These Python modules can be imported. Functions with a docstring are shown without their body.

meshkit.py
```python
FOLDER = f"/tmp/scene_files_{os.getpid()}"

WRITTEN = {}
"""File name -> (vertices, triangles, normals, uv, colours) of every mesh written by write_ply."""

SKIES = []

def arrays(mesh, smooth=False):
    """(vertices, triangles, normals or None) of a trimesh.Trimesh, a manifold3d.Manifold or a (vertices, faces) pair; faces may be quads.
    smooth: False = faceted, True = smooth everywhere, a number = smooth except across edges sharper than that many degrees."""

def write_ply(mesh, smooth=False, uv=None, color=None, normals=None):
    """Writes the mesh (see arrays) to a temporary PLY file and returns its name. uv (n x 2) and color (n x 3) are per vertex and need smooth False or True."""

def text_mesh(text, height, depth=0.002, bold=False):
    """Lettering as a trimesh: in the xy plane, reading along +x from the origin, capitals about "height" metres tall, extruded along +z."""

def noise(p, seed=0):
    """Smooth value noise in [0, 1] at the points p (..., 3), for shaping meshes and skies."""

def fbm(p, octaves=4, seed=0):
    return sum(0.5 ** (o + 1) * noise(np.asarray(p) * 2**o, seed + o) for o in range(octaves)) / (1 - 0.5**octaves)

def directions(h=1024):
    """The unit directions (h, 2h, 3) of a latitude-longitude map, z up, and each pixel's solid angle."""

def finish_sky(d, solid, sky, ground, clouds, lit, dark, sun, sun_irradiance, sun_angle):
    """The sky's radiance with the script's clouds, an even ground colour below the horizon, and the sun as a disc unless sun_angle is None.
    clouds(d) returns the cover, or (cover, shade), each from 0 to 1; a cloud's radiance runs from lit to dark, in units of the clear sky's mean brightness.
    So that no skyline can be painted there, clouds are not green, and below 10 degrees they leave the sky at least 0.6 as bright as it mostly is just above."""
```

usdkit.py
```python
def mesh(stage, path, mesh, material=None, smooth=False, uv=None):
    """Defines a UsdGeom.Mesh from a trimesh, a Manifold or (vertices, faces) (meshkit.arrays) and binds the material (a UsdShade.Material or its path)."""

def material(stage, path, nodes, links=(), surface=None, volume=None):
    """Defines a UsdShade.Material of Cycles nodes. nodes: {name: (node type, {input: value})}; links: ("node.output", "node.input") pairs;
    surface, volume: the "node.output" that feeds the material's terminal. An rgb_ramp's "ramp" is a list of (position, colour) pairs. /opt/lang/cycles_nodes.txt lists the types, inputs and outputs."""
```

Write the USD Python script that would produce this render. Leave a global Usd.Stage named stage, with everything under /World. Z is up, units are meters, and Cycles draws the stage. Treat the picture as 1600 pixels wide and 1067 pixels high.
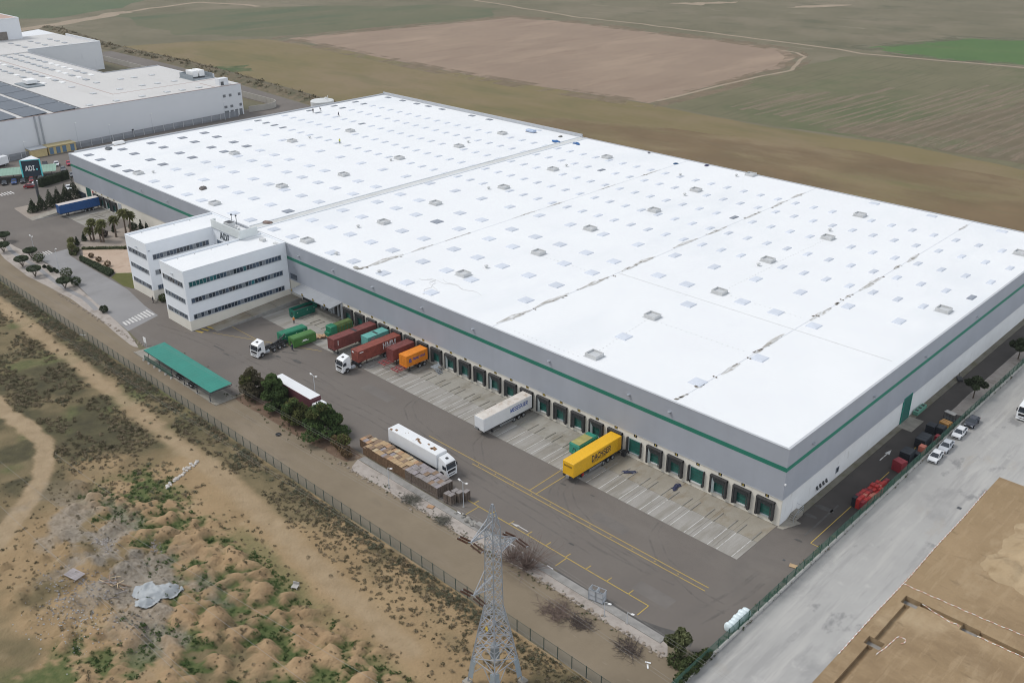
import math, random
import numpy as np
import trimesh, manifold3d
import shapely
from shapely.geometry import Polygon, LineString, Point, box as sbox
from shapely.ops import unary_union
import usdkit, meshkit
from pxr import Usd, UsdGeom, UsdLux, UsdShade, Gf, Sdf, Vt

stage = Usd.Stage.CreateInMemory()
UsdGeom.SetStageUpAxis(stage, 'Z'); UsdGeom.SetStageMetersPerUnit(stage, 1.0)
W = UsdGeom.Xform.Define(stage, '/World')
UsdGeom.Scope.Define(stage, '/World/Looks')

# ------------------------------------------------------------------ camera, sky, sun, exposure
CAM_POS, YAW, PITCH, ROLL, FPX = (58.833, -122.773, 95.754), -0.7730, 0.4470, -0.005, 1499.6
EXPOSURE = 0.47
SUN_DIR = np.array([-0.62, -0.42, 0.95]); SUN_DIR /= np.linalg.norm(SUN_DIR)
SUN_I, SUN_ANGLE, SKY_STRENGTH = 0.40, 20.0, 0.084
HAZE_DENSITY = 0.00005

def camera():
    cam = UsdGeom.Camera.Define(stage, '/World/camera')
    f = np.array([math.sin(YAW)*math.cos(PITCH), math.cos(YAW)*math.cos(PITCH), -math.sin(PITCH)])
    r = np.cross(f, [0, 0, 1]); r /= np.linalg.norm(r); u = np.cross(r, f)
    r2 = r*math.cos(ROLL)+u*math.sin(ROLL); u2 = -r*math.sin(ROLL)+u*math.cos(ROLL)
    m = Gf.Matrix4d(*r2, 0, *u2, 0, *(-f), 0, *CAM_POS, 1)
    UsdGeom.Xformable(cam).AddTransformOp().Set(m)
    cam.CreateHorizontalApertureAttr(36.0); cam.CreateVerticalApertureAttr(36.0*682/1024)
    cam.CreateFocalLengthAttr(36.0*FPX/1600.0)
    cam.CreateClippingRangeAttr(Gf.Vec2f(0.5, 20000))
    cam.CreateExposureAttr(EXPOSURE)
camera()

def sky_and_sun():
    elev = math.asin(SUN_DIR[2]); rot = math.atan2(SUN_DIR[0], SUN_DIR[1])
    sky = usdkit.material(stage, '/World/Looks/sky_overcast', {
        'sky': ('sky_texture', {'sky_type': 'single_scattering', 'sun_disc': False, 'sun_elevation': elev, 'sun_rotation': rot}),
        'tc': ('texture_coordinate', {}),
        'noise': ('noise_texture', {'scale': 2.2, 'detail': 5.0, 'roughness': 0.55}),
        'ramp': ('rgb_ramp', {'ramp': [(0.0, (5.1, 5.45, 6.0)), (0.45, (6.2, 6.55, 7.1)), (1.0, (7.4, 7.65, 8.0))]}),
        'mix': ('mix_color', {'fac': 0.86, 'use_clamp': False}),
        'bg': ('background_shader', {'strength': SKY_STRENGTH}),
    }, [('tc.generated', 'noise.vector'), ('noise.fac', 'ramp.fac'), ('sky.color', 'mix.a'), ('ramp.color', 'mix.b'),
        ('mix.result', 'bg.color')], surface='bg.background')
    dome = UsdLux.DomeLight.Define(stage, '/World/sky')
    UsdShade.MaterialBindingAPI.Apply(dome.GetPrim()).Bind(sky)
    dome.GetPrim().SetCustomDataByKey('kind', 'structure')
    sun = UsdLux.DistantLight.Define(stage, '/World/sun')
    sun.CreateNormalizeAttr(True); sun.CreateIntensityAttr(SUN_I); sun.CreateAngleAttr(SUN_ANGLE)
    sun.CreateColorAttr(Gf.Vec3f(1.0, 0.965, 0.92))
    z = SUN_DIR; x = np.cross([0, 1, 0], z); x /= np.linalg.norm(x); y = np.cross(z, x)
    UsdGeom.Xformable(sun).AddTransformOp().Set(Gf.Matrix4d(*x, 0, *y, 0, *z, 0, 0, 0, 200, 1))
sky_and_sun()

# ------------------------------------------------------------------ helpers: prims, names, labels
USED = {}
def numbered(parent, name):
    k = USED.get((parent, name), -1) + 1
    USED[(parent, name)] = k
    return f'{parent}/{name}' if k == 0 else f'{parent}/{name}_{k:03d}'
def tag(p, label=None, cat=None, group=None, kind=None):
    p = p.GetPrim() if hasattr(p, 'GetPrim') else p
    for k, v in (('label', label), ('category', cat), ('group', group), ('kind', kind)):
        if v: p.SetCustomDataByKey(k, v)
    return p
def path_of(parent):
    if parent is None: return '/World'
    if isinstance(parent, str): return parent
    return str(parent.GetPath())
def thing(name, label=None, cat=None, loc=(0, 0, 0), rotz=0.0, group=None, kind=None, parent=None):
    x = UsdGeom.Xform.Define(stage, numbered(path_of(parent), name))
    if any(loc): x.AddTranslateOp().Set(Gf.Vec3d(*map(float, loc)))
    if rotz: x.AddRotateZOp().Set(float(rotz))
    tag(x, label, cat, group, kind)
    return x.GetPrim()
def dup(src, label, loc, rotz=0.0, group=None, name=None, scale=None):
    nm = name or src.GetName()
    if nm[-4:-3] == '_' and nm[-3:].isdigit(): nm = nm[:-4]
    x = UsdGeom.Xform.Define(stage, numbered('/World', nm))
    x.GetPrim().GetReferences().AddInternalReference(src.GetPath())
    x.ClearXformOpOrder()
    xf = UsdGeom.Xformable(x)
    m = Gf.Matrix4d(1.0)
    s = scale or (1, 1, 1)
    m = Gf.Matrix4d().SetScale(Gf.Vec3d(*s)) * Gf.Matrix4d().SetRotate(Gf.Rotation(Gf.Vec3d(0, 0, 1), float(rotz))) * Gf.Matrix4d().SetTranslate(Gf.Vec3d(*map(float, loc)))
    xf.MakeMatrixXform().Set(m)
    p = x.GetPrim(); p.SetInstanceable(True)
    was = src.GetCustomData()
    tag(p, label or was.get('label'), was.get('category'), group or was.get('group'))
    return p

class MB:
    """collects shapes that become one mesh"""
    def __init__(self): self.v, self.f, self.n = [], [], 0
    def add(self, v, f):
        v = np.asarray(v, float); f = np.asarray(f, int)
        if f.shape[1] == 4: f = np.vstack([f[:, [0, 1, 2]], f[:, [0, 2, 3]]])
        self.v.append(v); self.f.append(f+self.n); self.n += len(v); return self
    def tm(self, m): return self.add(m.vertices, m.faces)
    def box(self, x0, x1, y0, y1, z0, z1, bevel=0.0):
        if bevel:
            b = bevel
            pts = []
            for sx, xx in ((1, x0), (-1, x1)):
                for sy, yy in ((1, y0), (-1, y1)):
                    for sz, zz in ((1, z0), (-1, z1)):
                        pts += [(xx, yy+sy*b, zz+sz*b), (xx+sx*b, yy, zz+sz*b), (xx+sx*b, yy+sy*b, zz)]
            return self.hull(pts)
        v = [(x, y, z) for x in (x0, x1) for y in (y0, y1) for z in (z0, z1)]
        f = [(0, 1, 3, 2), (4, 6, 7, 5), (0, 4, 5, 1), (2, 3, 7, 6), (0, 2, 6, 4), (1, 5, 7, 3)]
        return self.add(v, f)
    def hull(self, pts):
        m = trimesh.convex.convex_hull(np.asarray(pts, float)); return self.tm(m)
    def bar(self, a, b, w, h=None):
        a, b = np.asarray(a, float), np.asarray(b, float); h = h or w
        d = b-a; L = np.linalg.norm(d)
        if L < 1e-6: return self
        d /= L
        s = np.cross(d, [0, 0, 1.0])
        s = np.array([1.0, 0, 0]) if np.linalg.norm(s) < 1e-3 else s/np.linalg.norm(s)
        t = np.cross(s, d)
        v = [p+i*s*w/2+j*t*h/2 for p in (a, b) for i, j in ((-1, -1), (1, -1), (1, 1), (-1, 1))]
        return self.add(v, [(0, 1, 2, 3), (7, 6, 5, 4), (0, 4, 5, 1), (1, 5, 6, 2), (2, 6, 7, 3), (3, 7, 4, 0)])
    def tube(self, pts, r, n=6):
        pts = np.asarray(pts, float); r = np.broadcast_to(np.asarray(r, float), (len(pts),))
        rings = []
        for i, p in enumerate(pts):
            d = pts[min(i+1, len(pts)-1)]-pts[max(i-1, 0)]; d = d/max(np.linalg.norm(d), 1e-9)
            s = np.cross(d, [0.03, 0.05, 1.0]) if abs(d[2]) < 0.95 else np.cross(d, [1.0, 0, 0])
            s /= np.linalg.norm(s); t = np.cross(s, d)
            a = np.arange(n)/n*2*np.pi
            rings.append(p+r[i]*(np.cos(a)[:, None]*s+np.sin(a)[:, None]*t))
        v = np.vstack(rings+[pts[:1], pts[-1:]])
        f = []
        for i in range(len(pts)-1):
            for k in range(n):
                a, b = i*n+k, i*n+(k+1) % n
                f += [(a, b, b+n), (a, b+n, a+n)]
        e = len(pts)*n
        for k in range(n):
            f += [(e, (k+1) % n, k), (e+1, (len(pts)-1)*n+k, (len(pts)-1)*n+(k+1) % n)]
        return self.add(v, f)
    def cyl(self, c, r, h, n=14, axis='z', r2=None):
        c = np.asarray(c, float); d = {'x': (1, 0, 0), 'y': (0, 1, 0), 'z': (0, 0, 1)}[axis]
        d = np.asarray(d, float)
        return self.tube([c-d*h/2, c+d*h/2], [r, r if r2 is None else r2], n)
    def poly(self, pts, z0, z1):
        """prism over an xy polygon"""
        p = pts if isinstance(pts, Polygon) else Polygon(pts)
        for g in getattr(p, 'geoms', [p]):
            if g.area > 1e-6:
                m = trimesh.creation.extrude_polygon(g, z1-z0, engine='earcut'); m.apply_translation((0, 0, z0)); self.tm(m)
        return self
    def sheet(self, pts, z):
        p = pts if hasattr(pts, 'geom_type') else Polygon(pts)
        for g in getattr(p, 'geoms', [p]):
            if g.geom_type == 'Polygon' and g.area > 1e-6:
                v, f = trimesh.creation.triangulate_polygon(g, engine='earcut')
                v = np.c_[v, np.full(len(v), z)]
                t = v[f]; up = np.cross(t[:, 1]-t[:, 0], t[:, 2]-t[:, 0])[:, 2] < 0
                f = np.where(up[:, None], f[:, ::-1], f); self.add(v, f)
        return self
    def profile(self, pts, axis, a, b):
        """extrudes a 2-D outline (u, z): axis 'x' -> outline in (y, z) swept along x; axis 'y' -> outline in (x, z)"""
        m = trimesh.creation.extrude_polygon(Polygon(pts), b-a, engine='earcut')
        v = m.vertices
        v = np.c_[v[:, 2]+a, v[:, 0], v[:, 1]] if axis == 'x' else np.c_[v[:, 0], v[:, 2]+a, v[:, 1]]
        f = m.faces if axis == 'x' else m.faces[:, ::-1]
        return self.add(v, f)
    def arrays(self): return np.vstack(self.v), np.vstack(self.f)
    def xform(self, loc=(0, 0, 0), rz=0.0, s=1.0):
        v, f = self.arrays(); c, si = math.cos(rz), math.sin(rz)
        v = v*s; v = np.c_[v[:, 0]*c-v[:, 1]*si, v[:, 0]*si+v[:, 1]*c, v[:, 2]]+np.asarray(loc, float)
        m = MB(); m.add(v, f); return m
    def build(self, name, mat, parent=None, smooth=False, kind=None, label=None, cat=None, group=None):
        m = usdkit.mesh(stage, numbered(path_of(parent), name), self.arrays(), mat, smooth=smooth)
        tag(m, label, cat, group, kind); return m.GetPrim()

# ------------------------------------------------------------------ materials (all procedural)
MATS = {}
def mat(name, rgb, rough=0.6, var=0.12, scale=0.8, metal=0.0, bump=0.0, bscale=20.0, spec=0.5, island=0.0, objv=0.0, rgb2=None, detail=4.0):
    if name in MATS: return MATS[name]
    rgb = np.array(rgb, float); lo = np.clip(rgb*(1-var), 0, 1); hi = np.clip(rgb*(1+var), 0, 1) if rgb2 is None else np.array(rgb2, float)
    n = {'geo': ('geometry', {}), 'noise': ('noise_texture', {'scale': scale, 'detail': detail, 'roughness': 0.6}),
         'ramp': ('rgb_ramp', {'ramp': [(0.28, tuple(lo)), (0.72, tuple(hi))]}),
         'p': ('principled_bsdf', {'roughness': rough, 'metallic': metal, 'specular_ior_level': spec})}
    l = [('geo.position', 'noise.vector'), ('noise.fac', 'ramp.fac')]
    out = 'ramp.color'
    if island or objv:
        n['hs'] = ('hsv', {}); n['mr'] = ('map_range', {'from_min': 0.0, 'from_max': 1.0, 'to_min': 1-(island or objv), 'to_max': 1+(island or objv)})
        if island: l += [('geo.random_per_island', 'mr.value')]
        else:
            n['oi'] = ('object_info', {}); l += [('oi.random', 'mr.value')]
        l += [('mr.result', 'hs.value'), (out, 'hs.color')]; out = 'hs.color'
    l.append((out, 'p.base_color'))
    if bump:
        n['n2'] = ('noise_texture', {'scale': bscale, 'detail': 4.0}); n['b'] = ('bump', {'strength': 0.6, 'distance': bump})
        l += [('geo.position', 'n2.vector'), ('n2.fac', 'b.height'), ('b.normal', 'p.normal')]
    MATS[name] = usdkit.material(stage, f'/World/Looks/{name}', n, l, surface='p.BSDF'); return MATS[name]

def leafmat(name, rgb, var=0.35, scale=0.5, tr=0.25, rgb2=None):
    if name in MATS: return MATS[name]
    rgb = np.array(rgb, float); b = np.array(rgb2, float) if rgb2 is not None else rgb*(1+var)
    n = {'geo': ('geometry', {}), 'noise': ('noise_texture', {'scale': scale, 'detail': 3.0}),
         'ramp': ('rgb_ramp', {'ramp': [(0.3, tuple(rgb*(1-var))), (0.7, tuple(b))]}),
         'mr': ('map_range', {'to_min': 0.6, 'to_max': 1.45}), 'hs': ('hsv', {}),
         'd': ('principled_bsdf', {'roughness': 0.75, 'specular_ior_level': 0.25}), 't': ('translucent_bsdf', {}), 'm': ('mix_closure', {'fac': tr})}
    l = [('geo.position', 'noise.vector'), ('noise.fac', 'ramp.fac'), ('geo.random_per_island', 'mr.value'), ('mr.result', 'hs.value'),
         ('ramp.color', 'hs.color'), ('hs.color', 'd.base_color'), ('hs.color', 't.color'), ('d.BSDF', 'm.closure1'), ('t.BSDF', 'm.closure2')]
    MATS[name] = usdkit.material(stage, f'/World/Looks/{name}', n, l, surface='m.closure'); return MATS[name]

def layered(name, base, layers, rough=0.85, bump=0.0, bscale=8.0, attr=None):
    """base: (colour_a, colour_b, noise scale); layers: (colour, noise scale, threshold_lo, threshold_hi, opacity, stretch) soft patches on top; attr: [(channel, colour)] masks carried by the mesh."""
    n = {'geo': ('geometry', {}), 'n0': ('noise_texture', {'scale': base[2], 'detail': 6.0, 'roughness': 0.62}),
         'r0': ('rgb_ramp', {'ramp': [(0.3, base[0]), (0.7, base[1])]}), 'p': ('principled_bsdf', {'roughness': rough, 'specular_ior_level': 0.25})}
    l = [('geo.position', 'n0.vector'), ('n0.fac', 'r0.fac')]
    cur = 'r0.color'
    for i, (col, sc, lo, hi, op, st) in enumerate(layers):
        n[f'm{i}'] = ('mapping', {'scale': st, 'location': (13.7*i, 5.1*i, 2.3*i)}); n[f'n{i+1}'] = ('noise_texture', {'scale': sc, 'detail': 7.0, 'roughness': 0.62})
        n[f'r{i+1}'] = ('map_range', {'from_min': lo, 'from_max': hi, 'to_min': 0.0, 'to_max': op, 'clamp': True, 'range_type': 'linear'})
        n[f'x{i}'] = ('mix_color', {'b': col})
        l += [('geo.position', f'm{i}.vector'), (f'm{i}.vector', f'n{i+1}.vector'), (f'n{i+1}.fac', f'r{i+1}.value'), (f'r{i+1}.result', f'x{i}.fac'), (cur, f'x{i}.a')]
        cur = f'x{i}.result'
    if attr:
        for j, (pv, cols) in enumerate(attr):
            n[f'at{j}'] = ('attribute', {'attribute': pv}); n[f'sp{j}'] = ('separate_color', {'color_type': 'rgb'})
            l.append((f'at{j}.color', f'sp{j}.color'))
            for ch, ca, cb, sc in cols:
                k = f'{j}{ch}'
                n['an'+k] = ('noise_texture', {'scale': sc, 'detail': 6.0}); n['ar'+k] = ('rgb_ramp', {'ramp': [(0.32, ca), (0.68, cb)]})
                n['ax'+k] = ('mix_color', {})
                l += [('geo.position', f'an{k}.vector'), (f'an{k}.fac', f'ar{k}.fac'), (f'sp{j}.{ch}', f'ax{k}.fac'), (cur, f'ax{k}.a'), (f'ar{k}.color', f'ax{k}.b')]
                cur = f'ax{k}.result'
    l.append((cur, 'p.base_color'))
    if bump:
        n['nb'] = ('noise_texture', {'scale': bscale, 'detail': 5.0}); n['b'] = ('bump', {'strength': 0.8, 'distance': bump})
        l += [('geo.position', 'nb.vector'), ('nb.fac', 'b.height'), ('b.normal', 'p.normal')]
    MATS[name] = usdkit.material(stage, f'/World/Looks/{name}', n, l, surface='p.BSDF'); return MATS[name]

S1 = (1, 1, 1)
def softmat(name, rgb, scale, lo, hi, op=1.0, st=(1, 1, 1), var=.15):
    """thin uneven deposits: patchy cover that leaves gaps showing what lies below"""
    rgb = np.array(rgb, float)
    n = {'geo': ('geometry', {}), 'mp': ('mapping', {'scale': st}), 'n': ('noise_texture', {'scale': scale, 'detail': 7.0, 'roughness': .65}), 'mr': ('map_range', {'from_min': lo, 'from_max': hi, 'to_min': 0.0, 'to_max': op, 'clamp': True}),
         'n2': ('noise_texture', {'scale': scale*2.3, 'detail': 4.0}), 'ramp': ('rgb_ramp', {'ramp': [(.3, tuple(rgb*(1-var))), (.7, tuple(rgb*(1+var)))]}), 'd': ('principled_bsdf', {'roughness': .9, 'specular_ior_level': .2}), 't': ('transparent_bsdf', {}), 'm': ('mix_closure', {})}
    MATS[name] = usdkit.material(stage, f'/World/Looks/{name}', n, [('geo.position', 'mp.vector'), ('mp.vector', 'n.vector'), ('n.fac', 'mr.value'), ('mr.result', 'm.fac'), ('geo.position', 'n2.vector'), ('n2.fac', 'ramp.fac'), ('ramp.color', 'd.base_color'), ('t.BSDF', 'm.closure1'), ('d.BSDF', 'm.closure2')], surface='m.closure')
    return MATS[name]
# grounds
m_ground = layered('scrub_ground', ((.115, .105, .062), (.16, .14, .09), .02), [((.20, .165, .115), .012, .5, .66, .6, (1, 1, 1)), ((.075, .08, .045), .03, .55, .7, .6, S1), ((.3, .25, .19), .05, .66, .72, .5, (.4, 1.5, 1))])
m_wheat = layered('olive_field', ((.148, .121, .053), (.182, .143, .068), .015), [((.20, .15, .088), .012, .46, .62, .8, (1.0, 1.4, 1)), ((.098, .102, .040), .02, .52, .68, .6, (.6, 1.6, 1)), ((.205, .155, .088), .12, .5, .75, .35, (.2, 3, 1))])
m_brownfield = layered('ploughed_field', ((.225, .165, .12), (.265, .195, .14), .02), [((.31, .23, .165), .03, .5, .68, .7, (1.2, .35, 1)), ((.20, .14, .10), .05, .55, .7, .6, (1.4, .3, 1)), ((.10, .07, .05), .25, .72, .76, .8, S1)])
m_stripe = layered('striped_field', ((.115, .11, .06), (.15, .135, .078), .03), [((.085, .105, .045), .012, .48, .62, .75, S1), ((.20, .16, .108), .05, .58, .70, .45, (1.6, .4, 1)), ((.095, .09, .05), .2, .54, .62, .55, (2.8, .1, 1)), ((.06, .06, .035), .3, .68, .74, .6, (2.2, .3, 1))])
m_greenfield = layered('green_field', ((.062, .118, .036), (.08, .138, .042), .03), [((.10, .10, .05), .02, .55, .7, .5, (.5, 1.5, 1))])
m_greenish = layered('grassy_field', ((.10, .105, .058), (.125, .12, .068), .02), [((.07, .095, .05), .015, .5, .65, .7, (1.4, .5, 1)), ((.16, .13, .085), .03, .58, .7, .6, (1.4, .4, 1))])
m_track = layered('dirt_track', ((.255, .20, .145), (.31, .25, .18), .1), [((.2, .16, .11), .3, .58, .7, .6, S1)])
m_berm = layered('berm_soil', ((.085, .08, .045), (.17, .13, .085), .15), [((.06, .065, .035), .2, .5, .62, .7, S1), ((.24, .17, .115), .08, .6, .7, .7, S1)], bump=.3, bscale=1.0)
m_asphalt = layered('yard_asphalt', ((.131, .115, .102), (.158, .14, .124), .05), [((.115, .105, .096), .06, .52, .68, .5, (1.2, .6, 1)), ((.215, .195, .172), .045, .58, .72, .35, (.5, 1.2, 1)), ((.07, .066, .062), .35, .70, .76, .55, (1.4, .5, 1)), ((.09, .08, .07), 1.2, .72, .78, .4, S1)], rough=.8, bump=.004, bscale=14)
m_darkasphalt = layered('lane_asphalt', ((.072, .064, .058), (.092, .082, .074), .09), [((.045, .041, .038), .12, .55, .7, .6, (1.3, .5, 1)), ((.13, .115, .1), .2, .66, .76, .4, (1.5, .4, 1))], rough=.8, bump=.004, bscale=14)
m_lane = layered('worn_lane_asphalt', ((.131, .115, .102), (.158, .14, .124), .05), [((.115, .105, .096), .06, .52, .68, .5, (1.2, .6, 1)), ((.215, .195, .172), .045, .58, .72, .35, (.5, 1.2, 1)), ((.07, .066, .062), .35, .70, .76, .55, (1.4, .5, 1))], rough=.8, attr=[('maska', [('r', (.055, .049, .045), (.08, .071, .064), .12)])])  # mask darkens the asphalt smoothly along the lane
m_drive = layered('pale_drive', ((.225, .22, .22), (.26, .255, .255), .08), [((.18, .175, .172), .12, .55, .7, .5, (1, .4, 1)), ((.29, .285, .28), .2, .62, .74, .4, S1)], rough=.8)
m_roadconc = layered('pale_concrete_road', ((.315, .308, .295), (.385, .378, .36), .06), [((.43, .415, .39), .35, .50, .64, .6, (1.5, .12, 1)), ((.235, .232, .228), .075, .54, .64, .7, (1, .6, 1)), ((.26, .255, .248), .5, .54, .66, .5, (1.4, .15, 1)), ((.32, .275, .215), .16, .60, .74, .5, (1.2, .4, 1)), ((.165, .164, .165), .17, .62, .68, .65, (1, .55, 1)), ((.47, .455, .43), .5, .62, .70, .4, (.8, .7, 1)), ((.2, .195, .19), 2.2, .66, .74, .35, S1)], rough=.85, bump=.004, bscale=10)
m_site = layered('sandy_site', ((.255, .18, .10), (.315, .225, .13), .10), [((.385, .295, .185), .12, .53, .66, .75, (1, .5, 1)), ((.205, .14, .078), .10, .50, .62, .7, (.5, 1.1, 1)), ((.34, .25, .15), .5, .54, .66, .5, (2.2, .3, 1)), ((.165, .115, .066), .45, .62, .72, .6, (.6, 1.4, 1)), ((.15, .105, .06), 2.0, .66, .74, .4, S1)], bump=.16, bscale=1.1)
m_service = layered('service_track_soil', ((.175, .14, .096), (.215, .173, .12), .12), [((.245, .2, .15), .06, .55, .7, .6, (.5, 1.2, 1)), ((.15, .122, .09), .3, .58, .7, .5, (.5, 1.4, 1)), ((.28, .235, .18), .8, .66, .74, .4, (.4, 1.5, 1))], bump=.02, bscale=3)
m_gravel = layered('pale_gravel', ((.30, .265, .235), (.38, .34, .305), .8), [((.19, .16, .135), .35, .55, .66, .6, S1), ((.45, .41, .37), 2.5, .6, .7, .6, S1)], bump=.04, bscale=5)
m_bed = layered('planting_bed_sand', ((.40, .30, .225), (.46, .36, .28), .2), [((.25, .17, .12), .3, .58, .68, .7, (1, .5, 1))], bump=.02)
m_bedgrey = layered('planting_bed_gravel', ((.265, .225, .19), (.32, .275, .235), .3), [((.2, .165, .135), .6, .6, .7, .5, S1)], bump=.02)
m_lawn = layered('lawn_grass', ((.082, .088, .022), (.105, .105, .03), .5), [((.13, .115, .045), .3, .6, .72, .5, S1)], bump=.05, bscale=8)
m_terrain = layered('waste_ground', ((.25, .175, .094), (.31, .222, .124), .10), [((.20, .138, .072), .16, .54, .68, .65, S1), ((.35, .272, .168), .22, .58, .7, .6, S1), ((.15, .115, .062), .7, .63, .71, .55, S1), ((.12, .10, .06), 2.2, .67, .73, .45, S1)], rough=.95, bump=.22, bscale=2.3,
    attr=[('maska', [('r', (.098, .084, .044), (.16, .128, .07), .3), ('g', (.042, .075, .02), (.095, .115, .04), 1.2), ('b', (.265, .198, .12), (.335, .255, .162), .4)]),
          ('maskb', [('r', (.175, .15, .118), (.30, .265, .22), 1.6), ('g', (.29, .19, .105), (.36, .25, .142), .5), ('b', (.052, .047, .026), (.088, .078, .040), .35)])])
m_slab = layered('apron_concrete', ((.27, .255, .23), (.32, .305, .28), .25), [((.205, .188, .155), .2, .46, .62, .7, (2.2, .35, 1)), ((.14, .125, .105), .5, .60, .72, .6, (2.4, .22, 1)), ((.38, .365, .34), .4, .58, .70, .55, (2.4, .22, 1)), ((.10, .09, .08), 1.6, .68, .74, .5, S1)], rough=.85)
m_slabwall = layered('apron_concrete_dirty', ((.25, .225, .18), (.305, .28, .235), .25), [((.19, .145, .09), .22, .50, .64, .7, (1.2, .7, 1)), ((.10, .09, .075), .5, .64, .73, .6, (1.8, .5, 1)), ((.32, .30, .27), .4, .62, .74, .4, S1)], rough=.85)
m_slabmid = layered('apron_concrete_mid', ((.275, .26, .225), (.325, .31, .275), .25), [((.185, .16, .115), .22, .52, .66, .6, (1.2, .7, 1)), ((.11, .10, .085), .5, .64, .73, .55, (1.8, .5, 1)), ((.34, .325, .29), .4, .60, .72, .45, S1)], rough=.85)
m_kerb = mat('kerb_concrete', (.25, .24, .225), .85, .18, .9, bump=.01)
m_kerbpale = mat('kerb_pale', (.40, .385, .36), .85, .15, .9)
m_oil = mat('oil_stain', (.07, .065, .06), .7, .25, .8)
m_oldconc = mat('old_concrete', (.26, .24, .205), .9, .22, .5, bump=.01)
# paints
m_yellow = layered('yellow_paint', ((.42, .29, .055), (.50, .36, .08), 1.0), [((.2, .17, .12), 1.5, .58, .68, .75, S1)], rough=.7)
m_white = layered('white_paint', ((.50, .49, .47), (.62, .61, .59), 1.0), [((.28, .26, .235), 1.1, .52, .64, .8, S1)], rough=.7)
# building
def ribbed(name, rgb, axis, scale=20.0, rough=.45, var=.05):
    n = {'geo': ('geometry', {}), 'noise': ('noise_texture', {'scale': .12, 'detail': 5.0}), 'mp': ('mapping', {'scale': (.5, .5, .06)}),
         'noise2': ('noise_texture', {'scale': 1.2, 'detail': 4.0}),
         'ramp': ('rgb_ramp', {'ramp': [(.3, tuple(np.array(rgb)*(1-var))), (.7, tuple(np.array(rgb)*(1+var)))]}),
         'ramp2': ('rgb_ramp', {'ramp': [(.3, (.955, .955, .955)), (.7, (1.0, 1.0, 1.0))]}), 'mul': ('mix_color', {'blend_type': 'multiply', 'fac': 1.0}),
         'w': ('wave_texture', {'bands_direction': 'z', 'scale': scale/6.2832, 'profile': 'sine'}), 'b': ('bump', {'strength': .35, 'distance': .03}),
         'p': ('principled_bsdf', {'roughness': rough, 'specular_ior_level': .4})}
    l = [('geo.position', 'noise.vector'), ('noise.fac', 'ramp.fac'), ('geo.position', 'mp.vector'), ('mp.vector', 'noise2.vector'), ('noise2.fac', 'ramp2.fac'),
         ('ramp.color', 'mul.a'), ('ramp2.color', 'mul.b'), ('mul.result', 'p.base_color'), ('geo.position', 'w.vector'), ('w.fac', 'b.height'), ('b.normal', 'p.normal')]
    MATS[name] = usdkit.material(stage, f'/World/Looks/{name}', n, l, surface='p.BSDF'); return MATS[name]
m_clad = ribbed('grey_cladding', (.345, .365, .405), 'z')
m_stripe_paint = ribbed('green_cladding', (.016, .17, .115), 'z')
m_plinth = layered('cream_concrete', ((.66, .625, .545), (.71, .675, .60), .3), [((.50, .455, .37), .5, .62, .76, .5, (1, 1, .3))], rough=.8)
m_plinthwhite = layered('white_concrete', ((.66, .665, .66), (.72, .725, .72), .3), [((.42, .40, .36), .5, .62, .74, .5, (1, 1, .3))], rough=.8)
m_roof = layered('white_roof_membrane', ((.715, .728, .736), (.748, .758, .764), .06), [((.65, .675, .695), .05, .54, .7, .6, (1, .4, 1)), ((.56, .57, .56), .5, .66, .78, .5, S1)], rough=.6)
m_rooftrim = mat('roof_trim', (.44, .455, .475), .5, .06)
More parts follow.
